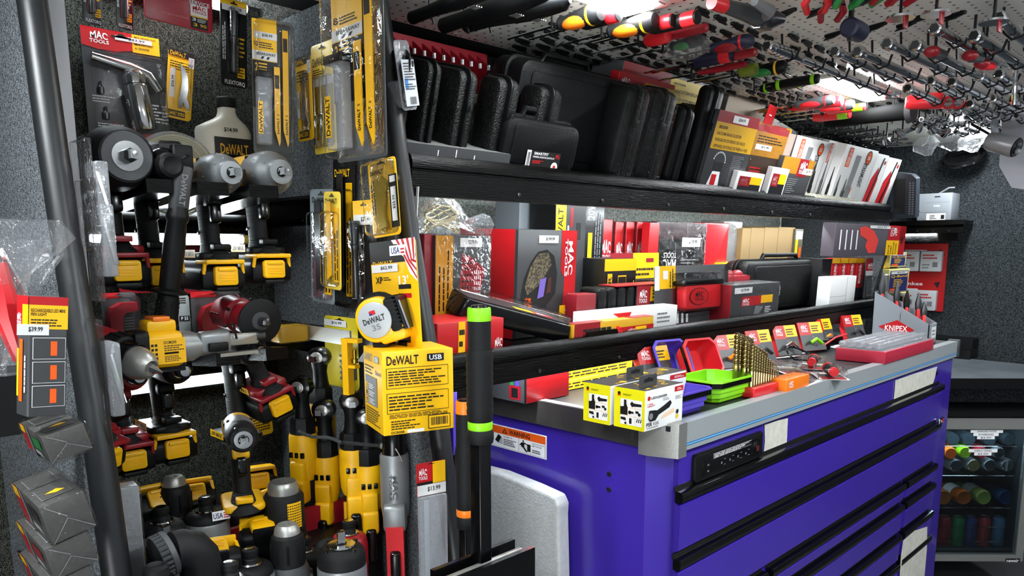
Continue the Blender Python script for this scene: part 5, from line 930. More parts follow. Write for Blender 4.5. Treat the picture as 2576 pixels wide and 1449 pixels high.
# small blister cards and screwdrivers in the middle
for px, py, rz, lb, kind in ((2060, 925, 20, 'clear blister pack with stubby red and black driver, flat on the chest', 'd'), (2105, 950, 35, 'clear blister pack with thick red capped driver, front of the two', 'd'), (2030, 965, 5, 'flat clear pack with small chrome bit set near the front edge', 'b'), (2000, 935, 50, 'clear pack with white card lying flat behind the bit set', 'c')):
    p = on(px, py); t = thing('driver_pack', lb, 'tool pack', CT.M @ TR(p.x, p.y + .02, .001, 0, 0, rz)); m = MB(); m.rbox((0, 0, .001), (.12, .08, .0015), TAGW, r=.004); f = Face(m, (-.06, -.04, .0019), (.12, 0, 0), (0, .08, 0)); f.rect(0, .1, .3, .9, RED, 1); f.rect(.3, .1, .7, .9, GCARD, 1); m.obj('card', t)
    m = MB()
    if kind == 'd': m.lathe([(.012, -.035), (.015, -.03), (.012, -.015), (.015, .01), (.013, .025)], RUB, ax='x', o=(0, 0, .02), seg=16); m.lathe([(.015, .02), (.016, .028), (.014, .036)], REDP, ax='x', o=(0, 0, .02), seg=16); m.lathe([(.012, -.05), (.013, -.036)], REDP, ax='x', o=(0, 0, .02), seg=14); m.obj('driver', t)
    elif kind == 'b': m.rbox((0, 0, .012), (.08, .03, .02), CHROME, r=.004); m.rbox((.02, 0, .0125), (.02, .031, .021), RED, r=.002); m.obj('bit_set', t)
    m = MB(); m.rbox((0, 0, .014), (.11, .07, .03 if kind == 'd' else .02), CLR, r=.01, b=.005); m.obj('blister', t)
# row of tool cards standing at the back of the chest
cards = ((1645, 905, 18, 0), (1750, 900, 22, 1), (1830, 893, 25, 1), (1905, 880, 20, 0), (1975, 868, 25, 1), (2030, 862, 30, 1), (2075, 855, 15, 0), (2140, 848, 25, 1))
wh = ['first, behind the purple tray', 'second, behind the red tray', 'third, left of the drill bits', 'fourth, behind the drill bits', 'fifth, right of the drill bits', 'sixth, behind the coiled cable', 'seventh, before the lamp clip', 'last, beside the grey dispenser']
for i, (px, py, rz, k) in enumerate(cards):
    yy = 1.085; p = CT.at(px, py, y=yy); w, h = .11, .1
    def cb(f): f.rect(0, .55, .5, 1, RED, 1); f.rect(.5, .6, 1, 1, YCARD, 1); f.logo(.1, .66, .38, .92); f.lines(.55, .65, .92, .9, 3); f.lines(.5, .15, .62, .5, 3, INKG, vert=True); f.lines(.8, .15, .92, .5, 3, INKG, vert=True)
    o = thing('red_tool_box', 'red yellow grey tool box leaning under the shelf: ' + wh[i], 'box', CT.M @ TR(p.x - .03, yy - .008 * (i % 2), .0, -22, 0, -rz * .6)); m = MB(); m.rbox((w/2, .012, h/2 + .01), (w, .022, h), RED, r=.002); f = Face(m, (0, .0008, .01), (w, 0, 0), (0, 0, h)); f.rect(0, 0, 1, 1, GCARD, 0); cb(f); m.obj('carton', o)
    q = MB(); q.tube([(.03, -.012, .035), (.05, -.02, .045), (.08, -.012, .03)], .006, [CHROME, GREEN, ORNG, DSTEEL][i % 4], 8); q.obj('tool', o)
# cable and clips on the chest
p = on(2020, 905); m = MB(); m.tube([p + Vector((0, 0, 1.152 * 0)) + Vector((.12 * math.cos(a) * .5, .05 * math.sin(a), 1.15 + .03 * max(0, math.sin(a)))) - Vector((0, 0, 0)) for a in [i * PI / 8 for i in range(14)]], .003, BLKG, 8); o = m.obj('test_lead'); tag(o, 'thin black test lead looping on the chest under the lower shelf', 'cable')
p = on(2080, 885); t = thing('work_lamp', 'glossy black clip lamp with red lead beside the wrapped red box', 'lamp', CT.M @ TR(p.x, p.y + .03, 0, 0, 0, -20)); m = MB(); m.rbox((0, 0, .022), (.09, .04, .04), BLKG, r=.015, b=.008); m.rbox((.08, .02, .03), (.1, .03, .03), BLKG, r=.012, b=.006); m.obj('clip_body', t); m = MB(); m.tube([(.0, -.02, .02), (.05, -.03, .05), (.11, -.02, .055)], .003, REDP, 8); m.obj('red_lead', t)
# boxes under the lower shelf at the left end
def glove(f): f.rect(0, 0, .22, 1, mat('ochre_card', '#c88a1a', .4), 1); f.lines(.04, .05, .18, .95, 3, vert=True); f.rect(.62, .05, .88, .4, DRED, 2); f.rect(.68, .1, .82, .34, INK, 3); f.rect(.64, .4, .72, 1, DGREEN, 2); f.rect(.76, .4, .84, 1, PURP, 2); f.rect(.96, 0, 1, 1, INK, 2)
a = on(1245, 1000); b = on(1325, 1016)
carton(CT, 'magnet_box', 'grey and red box with printed cable picture at the left end under the lower shelf', 'box', a.x - .0, a.x + .15, b.y, .15, 0, .095, RED, left=lambda f: (f.rect(0, 0, 1, 1, GCARD, 0), glove(f)))
a = on(1405, 985)
for k in range(2): carton(CT, 'flat_yellow_box', ['flat yellow printed box lying under the shelf, lower of two', 'flat yellow printed box lying under the shelf, upper of two'][k], 'box', a.x + .0, a.x + .3, 1.22, .16, k * .026, k * .026 + .025, YCARD if True else RED, left=lambda f: f.lines(.05, .2, .95, .8, 2), front=lambda f: f.lines(.02, .2, .98, .8, 2), top=lambda f: f.rect(0, 0, 1, 1, WHITE, 1))
# telescopic pry bars at the left of the chest
for (pxt, pyt, pyb, y, r, acc, lb) in ((1205, 768, 1112, .86, .0195, GREEN, 'tall black gripped pry bar with lime green cap and ring, standing before the shelf end'), (1168, 1003, 1325, .97, .0165, ORNG, 'shorter black gripped pry bar with orange cap and ring, behind the green capped one')):
    a = W.at(pxt, pyt, y=y); b = W.at(pxt + 6, pyb, y=y); H = a.z - b.z; t = thing('pry_bar', lb, 'pry bar', (a.x, a.y, b.z)); m = MB(); m.lathe([(r*1.05, 0), (r*1.12, .006), (r*1.12, .016), (r*1.0, .022)], RUB, seg=26); m.lathe([(r*.98, .034), (r*1.05, .04)] + [(r * (1.06 + .05 * (k % 2)), .045 + k * .006) for k in range(16)] + [(r*1.0, .15), (r*.97, H*.52), (r*.95, H*.55), (r*.95, H*.9)], RUB, seg=26); m.obj('grip', t)
    m = MB(); m.lathe([(r*.98, .021), (r*1.03, .024), (r*1.03, .033), (r*.98, .036)], acc, seg=26); m.obj('colour_ring', t); m = MB(); m.lathe([(r*.96, H*.89), (r*.97, H*.9), (r*.95, H*.975), (r*.9, H*.985)], acc, seg=26); m.obj('cap_ring', t)
    m = MB(); m.lathe([(r*.75, H*.98), (r*.7, H), (r*.5, H*1.004)], BLKG, seg=22); m.obj('end_cap', t); m = MB(); m.rbox((.0, 0, -.2), (r*1.3, r*1.3, .41), BLKG, r=.003, b=.001); m.obj('steel_bar', t)
t = thing('bar_rack', 'black metal channel rack holding the pry bars at the bottom', 'rack', Matrix.Translation(W.at(1240, 1430, y=.83))); m = MB(); m.box(-.09, .09, -.008, .0, -.05, .012, BLKG); m.box(-.09, .09, .04, .048, -.05, .012, BLKG); m.box(-.09, .09, -.008, .048, -.05, -.044, BLKG); m.rbox((.0, .02, .0), (.17, .01, .01), STEEL, r=.003); m.box(-.02, .02, .0, .03, -.42, -.04, BLKG); m.obj('channel', t)
m = MB(); m.box(0, .012, 0, .1, 0, .26, PURP); tag(place(m.obj('purple_card'), Matrix.Translation(W.at(1141, 1145, y=1.2))), 'purple and white card edge between the tube and the pry bars', 'card')
# ------------------------------------------------ upper shelf
def hardcase(fr, label, x0, x1, yl, dep, h, mt=CASEM, rz=0, name='tool_case', rim='x', wrap=False, group=None, ry=0, latch=False):
    w = x1 - x0; t = thing(name, label, 'case', fr.M @ TR((x0 + x1) / 2, yl, 0, 0, ry, rz), group); m = MB()
    if rim == 'x':
        m.rbox((-w * .26, dep/2, h/2), (w * .46, dep, h), mt, r=.022, ax='x', b=min(.012, w * .2)); m.rbox((w * .26, dep/2, h/2), (w * .46, dep, h), mt, r=.022, ax='x', b=min(.012, w * .2)); m.obj('shell', t)
        m = MB(); m.rbox((0, dep/2, h/2), (w * .12, dep + .012, h + .012), CASES, r=.026, ax='x', b=.003); m.obj('rim', t)
        q = MB(); q.rbox((0, -.0075, h * .62), (w * .2, .004, .02), CASES, r=.003, ax='y', b=.001); q.obj('latch', t)
    else:
        m.rbox((0, dep * .26, h/2), (w, dep * .5, h), mt, r=.03, ax='y', b=.012); m.rbox((0, dep * .76, h/2), (w, dep * .46, h), mt, r=.03, ax='y', b=.012); m.rbox((0, .0005, h * .5), (w * .82, .006, h * .8), mt, r=.012, ax='y', b=.003); m.obj('shell', t)
        m = MB(); m.rbox((0, dep * .52, h/2), (w + .012, .014, h + .012), CASES, r=.034, ax='y', b=.003); m.obj('rim', t)
        m = MB(); m.tube([(-w*.22, dep*.5, h), (-w*.2, dep*.5, h + .018), (w*.2, dep*.5, h + .018), (w*.22, dep*.5, h)], .008, CASES, 10); m.obj('handle', t)
    if wrap: q = MB(); q.rbox((0, dep/2, h/2 + .003), (w + .008, dep + .012, h + .008), WRAP, r=.02, ax='x', b=.01); q.obj('shrink_wrap', t)
    return t
def ux(pl, pt, pr, pt2, yl=.01): a = UP.at(pl, pt, y=yl); b = UP.at(pr, pt2, y=yl); return a.x, b.x, a.z
cs = [((1015, 130), (1050, 128), .012, 'rounded black case nearest the edge tube on the upper shelf'), ((1083, 152), (1119, 157), .02, 'second black pebbled case from the edge tube on the upper shelf'), ((1163, 173), (1211, 183), .02, 'third black pebbled case from the edge tube on the upper shelf'), ((1262, 194), (1319, 203), .02, 'fourth black pebbled case, standing tallest before the large suitcase'), ((1368, 217), (1425, 228), .02, 'fifth black pebbled case, partly behind the small labelled case')]
for a, b, yl, lb in cs:
    x0, x1, h = ux(*a, *b, yl); hardcase(UP, lb, x0, x1, yl, .3 if b[0] < 1300 else .075, h)
x0, x1, h = ux(1325, 143, 1568, 192, .10); t = hardcase(UP, 'large smooth black suitcase style tool case with top handle on the upper shelf', x0, x1, .09, .12, h + .0, CASES, rz=-6, rim='y')
x0, x1, h = ux(1283, 290, 1465, 335, .0); t = hardcase(UP, 'small black case with printed label standing at the shelf edge before the big case', x0, x1, .0, .07, h, CASES, rim='y', name='labelled_case')
w = x1 - x0; m = MB(); f = Face(m, (-w*.22, -.0045, h * .06), (w * .46, 0, 0), (0, 0, h * .36)); f.rect(0, 0, 1, 1, INK, 0); f.rect(0, 0, .12, 1, INKW, 1); f.bar(.02, .1, .1, .9, INK, 2); f.text('SMARTFIT', .2, .78, .62, .93, INKW); f.text('UNIVERSAL RADIATOR ADAPTER SET', .18, .62, .82, .72, INKW); f.lines(.18, .3, .5, .5, 3, INKR); f.disc(.85, .2, .1, INKW, 2); f.disc(.85, .2, .04, INKR, 3); f.logo(.84, .68, .97, .92, INKR); m.obj('label', t)
a = UP.at(1020, 352, y=-.005); b = UP.at(1283, 400, y=-.005)
carton(UP, 'long_flat_box', 'long flat grey box with white marks lying at the left front of the upper shelf', 'box', a.x - .03, b.x, -.005, .12, 0, UP.at(1150, 372, y=-.005).z, mat('grey_top_card', '#6a6b6a', .4), front=lambda f: (f.rect(0, 0, 1, 1, GCARD, 0), f.rect(0, 0, .05, 1, YCARD, 1), f.lines(.35, .2, .37, .9, 1, INKW, vert=True), f.lines(.5, .2, .52, .9, 1, INKW, vert=True), f.lines(.66, .2, .68, .9, 1, INKW, vert=True)))
for (a, b, yl, lb) in (((1588, 214), (1645, 228), .01, 'first shrink wrapped black case right of the large suitcase'), ((1655, 222), (1712, 236), .01, 'second shrink wrapped black case, with wrinkled film, left of the rounded one')):
    x0, x1, h = ux(*a, *b, yl); hardcase(UP, lb, x0, x1, yl, .09, h, CASES, wrap=True)
x0, x1, h = ux(1722, 268, 1757, 275, .01); hardcase(UP, 'narrow rounded black case between the wrapped case and the brake bleeder box', x0, x1, .01, .06, h, CASES)
x0, x1, h = ux(1560, 178, 1700, 214, .102); carton(UP, 'set_box', 'red and yellow topped boxes standing behind the shrink wrapped cases', 'box', x0, x1, .102, .03, 0, h, RED, front=lambda f: (f.rect(0, .8, .45, .95, RED, 1), f.rect(.45, .7, 1, .95, YCARD, 1), f.logo(.55, .82, .75, .93), f.logo(.05, .84, .2, .96)))
x0, x1, h = ux(1572, 152, 1790, 205, .135)
def cool(f):
    f.rect(0, .72, .52, 1, DRED, 1); f.rect(.52, .55, 1, .97, YPALE, 1); f.logo(.08, .74, .32, .9); f.text('PBT70880', .56, .915, .7, .935, INK, 3); f.text('COOLING SYSTEM REFILLING GUN', .54, .845, .96, .875, INK, 3); f.text('SISTEMA DE ENFRIAMIENTO', .54, .775, .9, .8, INK, 3); f.text('REMPLISSAGE DU', .62, .71, .9, .735, INK, 3); f.text('REFROIDISSEMENT', .6, .63, .96, .66, INK, 3); f.lines(.1, .1, .9, .3, 4, INKG)
carton(UP, 'refilling_gun_box', 'tall dark red and yellow box with black multilingual print, nearly touching the ceiling', 'box', x0, x1, .135, .11, 0, h, GCARD, front=cool)
x0, x1, h = ux(1793, 215, 1832, 228, .015); hardcase(UP, 'tall glossy black case leaning inside the kraft sleeve beside the brake bleeder box', x0, x1, .02, .04, h, CASES)
x0, x1, h = ux(1822, 212, 1930, 300, .17); carton(UP, 'kraft_carton', 'plain grey brown cardboard carton behind the brake bleeder box', 'box', x0 + .08, x1, .19, .14, 0, h * .93, mat('grey_kraft', '#8d8378', .8))
x0, x1, h = ux(1812, 275, 1912, 302, .0)
def bleed(f):
    f.rect(0, .86, 1, 1, DRED, 1); f.rect(0, .52, 1, .86, mat('ochre_yellow', '#c99a16', .4), 1); f.tag('$264.99', .35, .88, .72, .97, 3); f.text('BB2000', .08, .78, .28, .82); f.text('VACUUM BRAKE BLEEDER', .06, .7, .66, .74); f.text('PURGADOR DE FRENO DE VACIO', .06, .62, .8, .66); f.text('APPAREIL DE PURGE DE FREIN A VIDE', .06, .54, .9, .58)
    f.poly([(.12, .02), (.2, .24), (.38, .24), (.42, .02)], INKW, 2); f.rect(.2, .24, .4, .36, INK, 2); f.rect(.2, .06, .32, .2, INKR, 3); f.lines(.6, .05, .9, .48, 18, INKG)
    for i in range(12): a = PI * i / 12; f.rect(.28 + .14 * math.cos(a), .36 + .12 * math.sin(a), .3 + .14 * math.cos(a), .38 + .12 * math.sin(a), INKW, 3)
carton(UP, 'brake_bleeder_box', 'dark red, ochre and grey box picturing a brake bleeder bottle, on the upper shelf', 'box', x0, x1, .0, .16, 0, h, GCARD, front=bleed)
x0, x1, h = ux(1908, 310, 1985, 335, .02)
carton(UP, 'filler_box', 'brown and ochre box with orange print priced 71.99, right of the brake bleeder box', 'box', x0, x1, .02, .15, 0, h, mat('brown_card', '#3a2a20', .4), front=lambda f: (f.rect(0, .9, 1, 1, DRED, 1), f.rect(0, .55, 1, .9, mat('amber_card', '#a3701c', .4), 1), f.tag('$71.99', .1, .64, .6, .72, 3), f.lines(.1, .74, .9, .86, 3), f.lines(.1, .3, .5, .4, 2, INKR)), wrap=True)
x0, x1, h = ux(1962, 318, 2005, 330, .08); carton(UP, 'logo_box', 'red and yellow box with white logo behind the 71.99 box', 'box', x0 - .15, x1, .1, .12, 0, h, mat('amber_card', '#a3701c', .4), front=lambda f: (f.rect(.5, .4, 1, 1, RED, 1), f.rect(.85, .4, 1, 1, YCARD, 2), f.logo(.55, .6, .8, .9)))
a = UP.at(1935, 300, y=.1); m = MB(); m.box(-.03, .03, 0, .002, -.02, .045, RED); f = Face(m, (-.02, -.0005, 0), (.04, 0, 0), (0, 0, .03)); f.lines(.2, .3, .8, .6, 1, INKW); tag(place(m.obj('red_flap'), UP.M @ TR(a.x, .1, a.z, 0, 6)), 'small bright red card flap sticking up above the ochre box', 'card')
a = UP.at(1975, 315, y=.16); m = MB(); m.rbox((.09, .05, .0), (.2, .1, .05), WHITE, r=.004); tag(place(m.obj('white_box'), UP.M @ TR(a.x, .2, a.z - .01, 0, 8)), 'open white box lying on top behind the red flap', 'box')
for (a, b, hh, lb, pr) in (((1858, 430), (1925, 440), 0, 'small white and grey box with red logo at the foot of the 71.99 box', ''), ((1945, 420), (1985, 430), 0, 'small white box priced 19.99 in front of the pointed tools', '$19.99')):
    x0, x1, h = ux(*a, *b, -.02); carton(UP, 'small_box', lb, 'box', x0, x1, -.02 if not pr else -.022, .018 if not pr else .02, 0, h, WHITE, front=lambda f: (f.rect(.1, 0, .92, .8, INK, 1), f.rect(.1, .35, .5, .8, DRED, 2), f.rect(.5, .45, .92, .8, YCARD, 2), f.logo(.16, .42, .42, .72)))
x0, x1, h = ux(1975, 392, 2050, 412, .0); carton(UP, 'small_box', 'small grey and amber box with logo and 6.99 sticker before the steel punches', 'box', x0, x1, .0, .07, 0, h, GCARD, front=lambda f: (f.rect(0, .6, .5, 1, MATS['amber_card'], 1), f.rect(.5, .55, .8, 1, DRED, 1), f.rect(.8, .6, 1, 1, MATS['amber_card'], 1), f.logo(.55, .62, .78, .95), f.tag('$6.99', .68, .62, .98, .78, 3), f.lines(.3, .1, .6, .5, 8, INKG)))
# punches and chisels in a white tray
x0 = UP.at(2040, 490, y=.0).x; x1 = UP.at(2150, 500, y=.0).x; t = thing('punch_tray', 'white perforated tray holding upright steel punches and picks', 'tray', UP.M @ TR(x0, .0, 0)); m = MB(); w = x1 - x0; m.box(0, w, -.02, .1, 0, .018, mat('ivory_tray', '#c9c6b4', .5)); [m.box(w * (.08 + .09 * i), w * (.1 + .09 * i), -.015 + .02 * j, -.005 + .02 * j, .018, .0185, INK) for i in range(10) for j in range(5)]; m.obj('tray', t)
rnd = random.Random(4); MET = [DSTEEL, BLK, mat('gun_metal', '#3c3e40', .25, metal=.9)]
pts = [(2008, 330, .10), (2022, 318, .11), (2078, 290, .13), (2070, 345, .12), (2040, 400, .07), (2060, 395, .08), (2085, 400, .06), (2100, 420, .05), (2115, 440, .03), (2075, 430, .04), (2052, 430, .03), (2130, 450, .02)]
for i, (px, py, yl) in enumerate(pts):
    a = UP.at(px, py, y=yl * .6); m = MB(); m.tube([(0, 0, .02), (0, 0, a.z * .45), (0, 0, a.z * .5), (0, 0, a.z)], [.005, .005, .0035, .0012], MET[i % 3], 8); tag(place(m.obj('punch'), UP.M @ TR(a.x, yl * .6, 0)), 'slim dark steel punch standing in the white perforated tray', 'punch', 'steel punches in the white tray')
# flashlight boxes
def sl(f):
    f.poly([(.1, .0), (.34, .0), (.55, .3), (.5, .0), (1, 0), (1, .0)], INKO, 1); f.rect(.12, .62, .24, .96, INKO, 2); f.text('STINGER LED HL', .14, .64, .22, .94, INKW, 3, 90); f.poly([(.36, .3), (.5, .3), (.52, .85), (.38, .85)], mat('printed_torch', '#8d8f90', .5), 3); f.poly([(.3, .02), (.52, .02), (.5, .3), (.36, .3)], INKG, 3); f.disc(.76, .84, .09, INK, 2); f.disc(.76, .84, .075, INKO, 3); f.text('S', .72, .81, .8, .87, INKW, 4); f.text('STREAMLIGHT', .66, .3, .78, .74, INK, 2, -90)
def sr(f): f.poly([(.1, 0), (.2, .5), (.5, .75), (.6, .6), (.4, .3), (.5, 0)], INKR, 2); f.poly([(.3, 0), (.45, .4), (.62, .6), (.7, .5), (.6, 0)], INKR, 2); f.poly([(.35, .02), (.45, .02), (.75, .94), (.66, .94)], INK, 3); f.disc(.85, .85, .06, INKR, 3)
for i, (a, b, lb, fc) in enumerate((((2010, 340), (2085, 375), 'white flashlight box with orange print, first in the row behind the punches', sl), ((2088, 352), (2130, 385), 'white flashlight box with orange print, second in the row', sl), ((2132, 362), (2205, 400), 'white flashlight box with grey torch picture, third in the row', sl), ((2207, 385), (2236, 398), 'white box with red flames and dark torch, last but one on the shelf', sr), ((2237, 395), (2268, 408), 'white box with red flames and dark torch, last on the upper shelf', sr))):
    yl = .06 if i < 2 else .02; x0, x1, h = ux(*a, *b, yl); carton(UP, 'flashlight_box', lb, 'box', x0, x1 - .002, yl, .12, 0, h, WHITE, front=fc)
# ------------------------------------------------ lower shelf
def lx(pl, pt, pr, pt2, yl): a = LO.at(pl, pt, y=yl); b = LO.at(pr, pt2, y=yl); return a.x, b.x, a.z
def lbx(name, label, pl, pt, pr, pt2, yl, dep, base, z0=0, wrap=False, rz=0, **k):
    x0, x1, h = lx(pl, pt, pr, pt2, yl); return carton(LO, name, label, 'box', x0, x1, yl, dep, z0, h, base, wrap=wrap, rz=rz, **k)
def sock(f):
    f.rect(0, 0, 1, .27, DRED, 1); f.rect(0, .3, .3, 1, mat('ochre_card', '#c88a1a', .4), 1); f.lines(.04, .34, .26, .95, 3, vert=True, thick=.35); f.tag('$279.99', .42, .9, .82, .98, 3); f.poly([(.42, .5), (.46, .84), (.68, .8), (.64, .48)], DRED, 2); f.poly([(.6, .42), (.7, .78), (.88, .7), (.78, .4)], DRED, 3)
    for i in range(5):
        for j in range(4): f.rect(.46 + j * .045, .53 + i * .055, .49 + j * .045, .55 + i * .055, INK, 4); f.rect(.68 + j * .035, .46 + i * .05, .695 + j * .035, .49 + i * .05, INKW, 4)
t = lbx('socket_set_box', 'shrink wrapped grey box picturing a red magnetic socket set, price 279.99, lower shelf left', 1096, 592, 1236, 600, .13, .07, GCARD, wrap=True, front=sock)
t = lbx('red_case', 'dark red ribbed plastic case edge left of the socket set picture', 1067, 590, 1094, 592, .14, .07, DRED, wrap=True)
def helm(f):
    f.poly([(.74, 1), (1, 1), (1, 0), (.78, 0), (.78, .28), (.8, .3), (.8, .55), (.74, .62)], RED, 1); f.rect(.74, 0, 1, .28, YCARD, 2); f.lines(.76, .02, .98, .26, 6, vert=True); f.logo(.8, .56, .95, .92, INKW, 3, -90); f.tag('$199.99', .36, .88, .68, .95, 3); f.rect(0, 0, .04, 1, INK, 2)
    f.poly([(.1, .38), (.14, .55), (.24, .7), (.36, .8), (.5, .82), (.62, .76), (.68, .6), (.66, .4), (.5, .28), (.25, .2), (.14, .2)], INK, 2); f.poly([(.16, .48), (.24, .66), (.36, .78), (.52, .79), (.58, .68), (.4, .5), (.2, .4)], mat('leaf_print', '#6b6048', .6, var=.8, vs=160), 3); f.poly([(.36, .36), (.46, .38), (.5, .56), (.4, .54)], mat('violet_window', '#7563b4', .3), 4); f.poly([(.5, .4), (.58, .42), (.58, .56), (.53, .55)], mat('brown_window', '#4a2c28', .3), 4); f.logo(.16, .22, .28, .38, INKO, 4, -90); f.lines(.5, .02, .7, .2, 5, INKW, vert=True)
t = lbx('helmet_box', 'large red and black box picturing a camouflage welding helmet, price 199.99', 1297, 577, 1452, 581, .14, .2, GCARD, front=helm, left=lambda f: f.rect(0, 0, 1, 1, RED, 1))
lbx('striped_box', 'tall grey, white and red box standing behind the welding helmet box', 1308, 505, 1400, 507, .36, .1, LGREY, front=lambda f: (f.rect(.38, 0, .62, 1, WHITE, 1), f.lines(.4, .1, .6, .95, 5, vert=True), f.rect(.62, 0, 1, 1, RED, 1), f.text('MWH5250XL', .78, .6, .84, .85, INKW, 2, 90)))
lbx('tall_tool_box', 'tall black, grey and yellow tool box rising behind the helmet box to the upper shelf', 1400, 507, 1522, 515, .25, .1, BCARD, front=lambda f: (f.rect(0, .3, .2, 1, YCARD, 1), f.dw(.04, .62, .14, .95, INK, 2, 90), f.rect(.2, 0, .6, 1, GCARD, 1), f.rect(.28, .8, .34, .96, DRED, 2), f.rect(.4, .7, .5, .84, INK, 2), f.rect(.62, .86, .8, 1, INKG, 1), f.text('20V', .64, .87, .78, .99, INKW, 3, 90), f.rect(.66, .5, .75, .76, INKY, 2), f.lines(.8, .5, .95, .95, 3, INKG, vert=True), f.rect(.5, .12, .8, .26, YCARD, 2), f.lines(.22, .3, .34, .95, 2, INKW, vert=True)))
# wreath in a bag on the socket box
a = LO.at(1125, 588, y=.1); t = thing('bagged_wire', 'clear plastic bag with coiled pale wire lying on the socket set box', 'bag', LO.M @ TR(a.x, .12, a.z)); m = MB(); [m.tube([(.04 * math.cos(q * .7 + i), .03 * math.sin(q * .7 + i), .012 + .006 * i + .012 * math.sin(q * 1.3 + i)) for q in range(10)], .0016, mat('pale_wire', '#c8b98a', .5), 6, closed=True) for i in range(7)]; m.obj('wire', t)
m = MB(); rnd = random.Random(9); rings = []
for k in range(8): z = .085 * k / 7; rr = (.085, .088, .075, .066, .055, .045, .03, .012)[k]; rings.append([(rr * (1 + .15 * rnd.uniform(-1, 1)) * math.cos(q * PI / 12), .6 * rr * (1 + .15 * rnd.uniform(-1, 1)) * math.sin(q * PI / 12), z) for q in range(24)])
m.loft(rings, BAG); m.loft([[(.07 + .05 * k / 3, .02 * math.cos(q * PI / 4) * (1 + k * .3), .02 + .012 * math.sin(q * PI / 4) * (1 + k * .4)) for q in range(8)] for k in range(4)], BAG); m.obj('bag_film', t)
# tilted clear lid tray
a = LO.at(1290, 790, y=.05); t = thing('bit_case', 'long black case with clear lid tilted down to the right on the lower shelf', 'case', LO.M @ TR(a.x, .03, .062, 10, 15, -16)); m = MB(); m.rbox((0, .05, 0), (.31, .11, .045), BLKG, r=.01, b=.006, taper=(.94, .92)); m.obj('case_base', t)
m = MB(); m.box(-.14, .14, .01, .09, .0225, .024, mat('dark_insert', '#2b2426', .4)); f = Face(m, (-.14, .01, .0243), (.28, 0, 0), (0, .08, 0)); f.rect(.48, .1, .66, .4, YCARD, 1); f.rect(.66, .1, .86, .4, RED, 1); f.logo(.7, .14, .8, .36); [f.rect(.6, .5 + k * .1, .9, .55 + k * .1, INKG, 1) for k in range(4)]; f.tag('$199', .05, .7, .3, .9, 2); m.obj('insert', t); m = MB(); m.rbox((0, .05, .03), (.285, .095, .018), CLRS, r=.01, b=.004); m.obj('lid', t)
lbx('flat_red_box', 'flat red box with yellow corner lying at the left end of the lower shelf', 1100, 815, 1267, 838, .0, .12, RED, front=lambda f: (f.rect(.3, .2, .4, 1, YCARD, 1), f.lines(.31, .3, .39, .9, 2), f.logo(.85, .1, .98, .5)))
m = MB(); m.rbox((0, .03, .006), (.1, .06, .012), CLRT, r=.01); a = LO.at(1135, 868, y=-.01); tag(place(m.obj('clear_dish'), LO.M @ TR(a.x, -.01, 0)), 'small clear plastic lid at the left front of the lower shelf', 'lid')
# middle group
lbx('red_pouch_box', 'dark red rounded box in crumpled clear film near the shelf middle', 1452, 742, 1500, 745, .08, .04, DRED, wrap=True, front=lambda f: f.logo(.5, .1, .8, .4))
t = lbx('flat_yellow_red_box', 'flat yellow and red box with black pouch lying at the front of the lower shelf', 1445, 817, 1643, 826, -.012, .03, mat('mustard_card', '#cf9c1c', .4), top=lambda f: (f.rect(0, 0, .35, 1, DRED, 1), f.rect(.7, 0, 1, 1, RED, 1)), front=lambda f: (f.rect(0, 0, .3, 1, DRED, 1), f.rect(.55, .0, 1, .6, RED, 1), f.logo(.65, .1, .75, .5), f.rect(.75, .05, .9, .55, YCARD, 2), f.lines(.1, .3, .5, .8, 2)))
lbx('flat_white_box', 'long flat white box with red mark lying behind the flat yellow box', 1480, 789, 1703, 795, .022, .05, WHITE, front=lambda f: (f.poly([(.25, .9), (.45, .9), (.4, .5)], INKR, 1), f.lines(.75, .3, .92, .8, 3, INKG)))
m = MB(); m.prism([(0, 0), (.12, .012), (.11, .03), (0, .03)], 0, .02, BLKG, 'y'); q = m.obj('folding_knife'); tag(place(q, LO.M @ TR(LO.at(1480, 835, y=-.02).x, -.022, 0.0)), 'black curved blade tool with red tip at the lower shelf front', 'tool'); m = MB(); m.prism([(.11, .0), (.16, .0), (.12, .035)], .002, .018, REDP, 'y'); m.obj('red_tip', q)
lbx('battery_kit_box', 'black box with yellow top and XR lettering behind the battery case', 1522, 652, 1602, 658, .17, .1, BCARD, front=lambda f: (f.rect(0, .82, 1, 1, YCARD, 1), f.rect(.1, .1, .24, .78, YCARD, 1), f.text('20V XR', .12, .14, .22, .74, INK, 2, 90), f.rect(.42, .4, .68, .75, INKY, 1), f.rect(.43, .42, .67, .73, INK, 2), f.disc(.52, .58, .07, INKY, 3), f.lines(.74, .2, .95, .7, 4, INKY, vert=True)))
x0, x1, h = lx(1505, 716, 1692, 720, .09); t = thing('ribbed_case', 'black ribbed plastic case with red and yellow printed sleeve on the lower shelf', 'case', LO.M @ TR((x0 + x1) / 2, .09, 0)); w = x1 - x0; m = MB(); [m.rbox((-w*.5 + w*.07 + i*w*.12, .035, h*.46), (w*.11, .07, h*.92), BLK, r=.012, ax='y', b=.008) for i in range(4)]; m.rbox((.0 + w*.25, .035, h*.46), (w*.48, .065, h*.9), BLK, r=.01, ax='y'); m.obj('shell', t)
m = MB(); m.box(-w*.02, w*.42, -.004, -.001, 0, h*.92, GCARD); m.box(-w*.28, w*.42, -.004, .06, h*.93, h*.95, DRED); f = Face(m, (-w*.02, -.0042, 0), (w*.44, 0, 0), (0, 0, h*.92)); f.rect(0, .55, .42, 1, DRED, 1); f.rect(.42, .62, 1, .98, YCARD, 1); f.logo(.07, .6, .32, .92); f.lines(.48, .68, .94, .92, 3); f.lines(.06, .1, .38, .45, 4, INKW); f.poly([(.5, .1), (.56, .08), (.76, .5), (.68, .5)], INK, 2); f.rect(.74, .1, .95, .25, INKG, 2); m.obj('sleeve', t)
